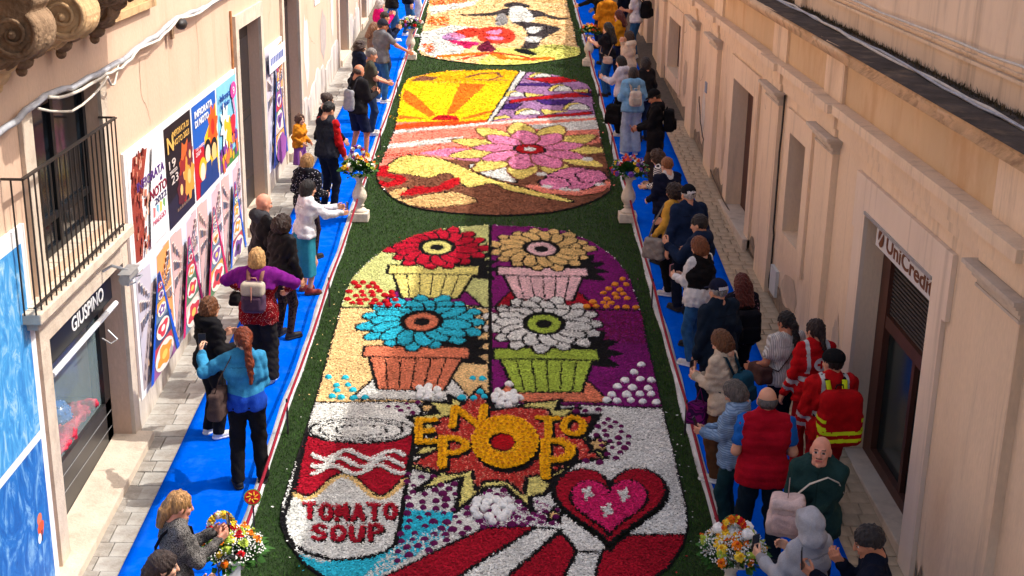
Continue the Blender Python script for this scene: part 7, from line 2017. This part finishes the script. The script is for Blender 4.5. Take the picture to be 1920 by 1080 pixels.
person('R19', 1217, 171, 1.74, -82, "young man in black cap and long black jacket reading his phone", [J(BLK, t=.042, hem=.66, hood=1)], ('trousers', C((64, 52, 46))), ('short', (24, 22, 22)), shoes=((150, 120, 90), (60, 50, 44)), sex='m', skin=2, L=(-.06, .30, 1.04), R=(.10, .32, 1.02), hands=('grip', 'grip'), hat=('cap', (20, 20, 22)), hp=-30, dx=.1)
backpack('R19', "black backpack on the young man in black cap", (20, 20, 22), (.14, .09, .19), 1.18)
phone('R19', 'R', "red-edged phone in the capped young man's hands", off=(-.05, .02, .03), up=(0, .6, 1), body=(120, 30, 34))
person('R20', 1155, 107, 1.60, -64, "black-haired woman in pale grey hooded top holding a phone", [J(C((196, 194, 204)), t=.036, hem=.86, hood=1)], ('trousers', BLK), ('bob', (20, 18, 20)), shoes=WHITE_SHOE, L=(-.08, .42, 1.22), R=(.08, .38, 1.18), hands=('grip', 'grip'), hp=-16, dx=.1)
phone('R20', 'L', "black phone in the pale grey hooded woman's hand", off=(.02, .03, .05))
bag('R20', "big black bag hanging at the rope below the pale grey hooded woman", (20, 20, 22), (-.34, .02, .52), (.13, .16, .20), name="black_bag")
person('R21', 1192, 116, 1.66, -30, "dark-haired person in black beside the light blue hooded top", [J(BLK2, t=.036, hem=.82)], ('jeans', DENIM_DK), ('bob', (34, 30, 32)), hp=-12, dx=.22, dy=.35)
person('R22', 1172, 60, 1.64, -76, "dark-haired woman in cream fleece with hand at her face", [J(C((198, 182, 164)), t=.044, hem=.84, hood=1)], ('jeans', DENIM), ('bob', (46, 32, 28)), L=(-.04, .16, 1.46), R=(.06, .2, 1.42), hands=('grip', 'grip'), hp=-12, dx=.08)
person('R23', 1133, 44, 1.64, -58, "woman with long black hair in dark top holding out a phone", [J(C((28, 28, 34)), t=.026, hem=.88, sleeve='short', name='shirt')], ('jeans', DENIM), ('long', (20, 18, 20)), L=(-.10, .44, 1.26), R=(.04, .40, 1.22), hands=('grip', 'grip'), hp=-12, dx=.08)
phone('R23', 'L', "black phone held out by the long black-haired woman", off=(.03, .03, .05))
bag('R23', "small beige bag slung on the long black-haired woman", (184, 160, 146), (-.22, -.10, .88), (.05, .11, .08), cross=1)
person('R24', 1132, -14, 1.78, -24, "man in mustard orange coat up the shaded carpet", [J(C((196, 124, 26)), t=.042, hem=.78, hood=1)], ('jeans', DENIM_DK), ('short', (40, 32, 28)), sex='m', L=(-.2, .26, 1.1), R=(.2, .26, 1.1), w=1.05, dx=.08)
person('R25', 1154, 21, 1.62, -68, "dark red-haired woman in mustard sweater behind the cream fleece", [J(C((192, 134, 28)), t=.032, hem=.86, name='sweater')], ('jeans', NAVY), ('wavy', (76, 20, 22)), L=(-.1, .3, 1.15), R=(.1, .3, 1.1), hp=-12, dx=.08)
person('R26', 1192, -24, 1.80, -66, "man in white T-shirt and blue jeans with black backpack", [J(C((216, 216, 222)), t=.028, hem=.86, sleeve='short', name='t_shirt')], ('jeans', DENIM), ('short', (60, 44, 36)), shoes=WHITE_SHOE, sex='m', skin=2, L=(-.06, .34, 1.14), R=(.10, .34, 1.12), hands=('grip', 'grip'), hp=-20, w=1.05)
backpack('R26', "black backpack on the white T-shirted man", (24, 24, 26), (.15, .11, .21), 1.16)
person('R27', 1105, -32, 1.70, -74, "dark-clad woman reaching over the rope at the top edge", [J(BLK, t=.03, hem=.86)], ('jeans', NAVY), ('wavy', (90, 40, 30)), L=(-.10, .56, 1.10), R=(.10, .2, 1.0), lean=14, dx=.16)
person('R28', 1160, -45, 1.72, -50, "person in dark jacket and jeans behind the mustard coat", [J(NAVYD, t=.034, hem=.84)], ('jeans', DENIM_DK), ('short', (36, 30, 28)), sex='m', dx=.15)
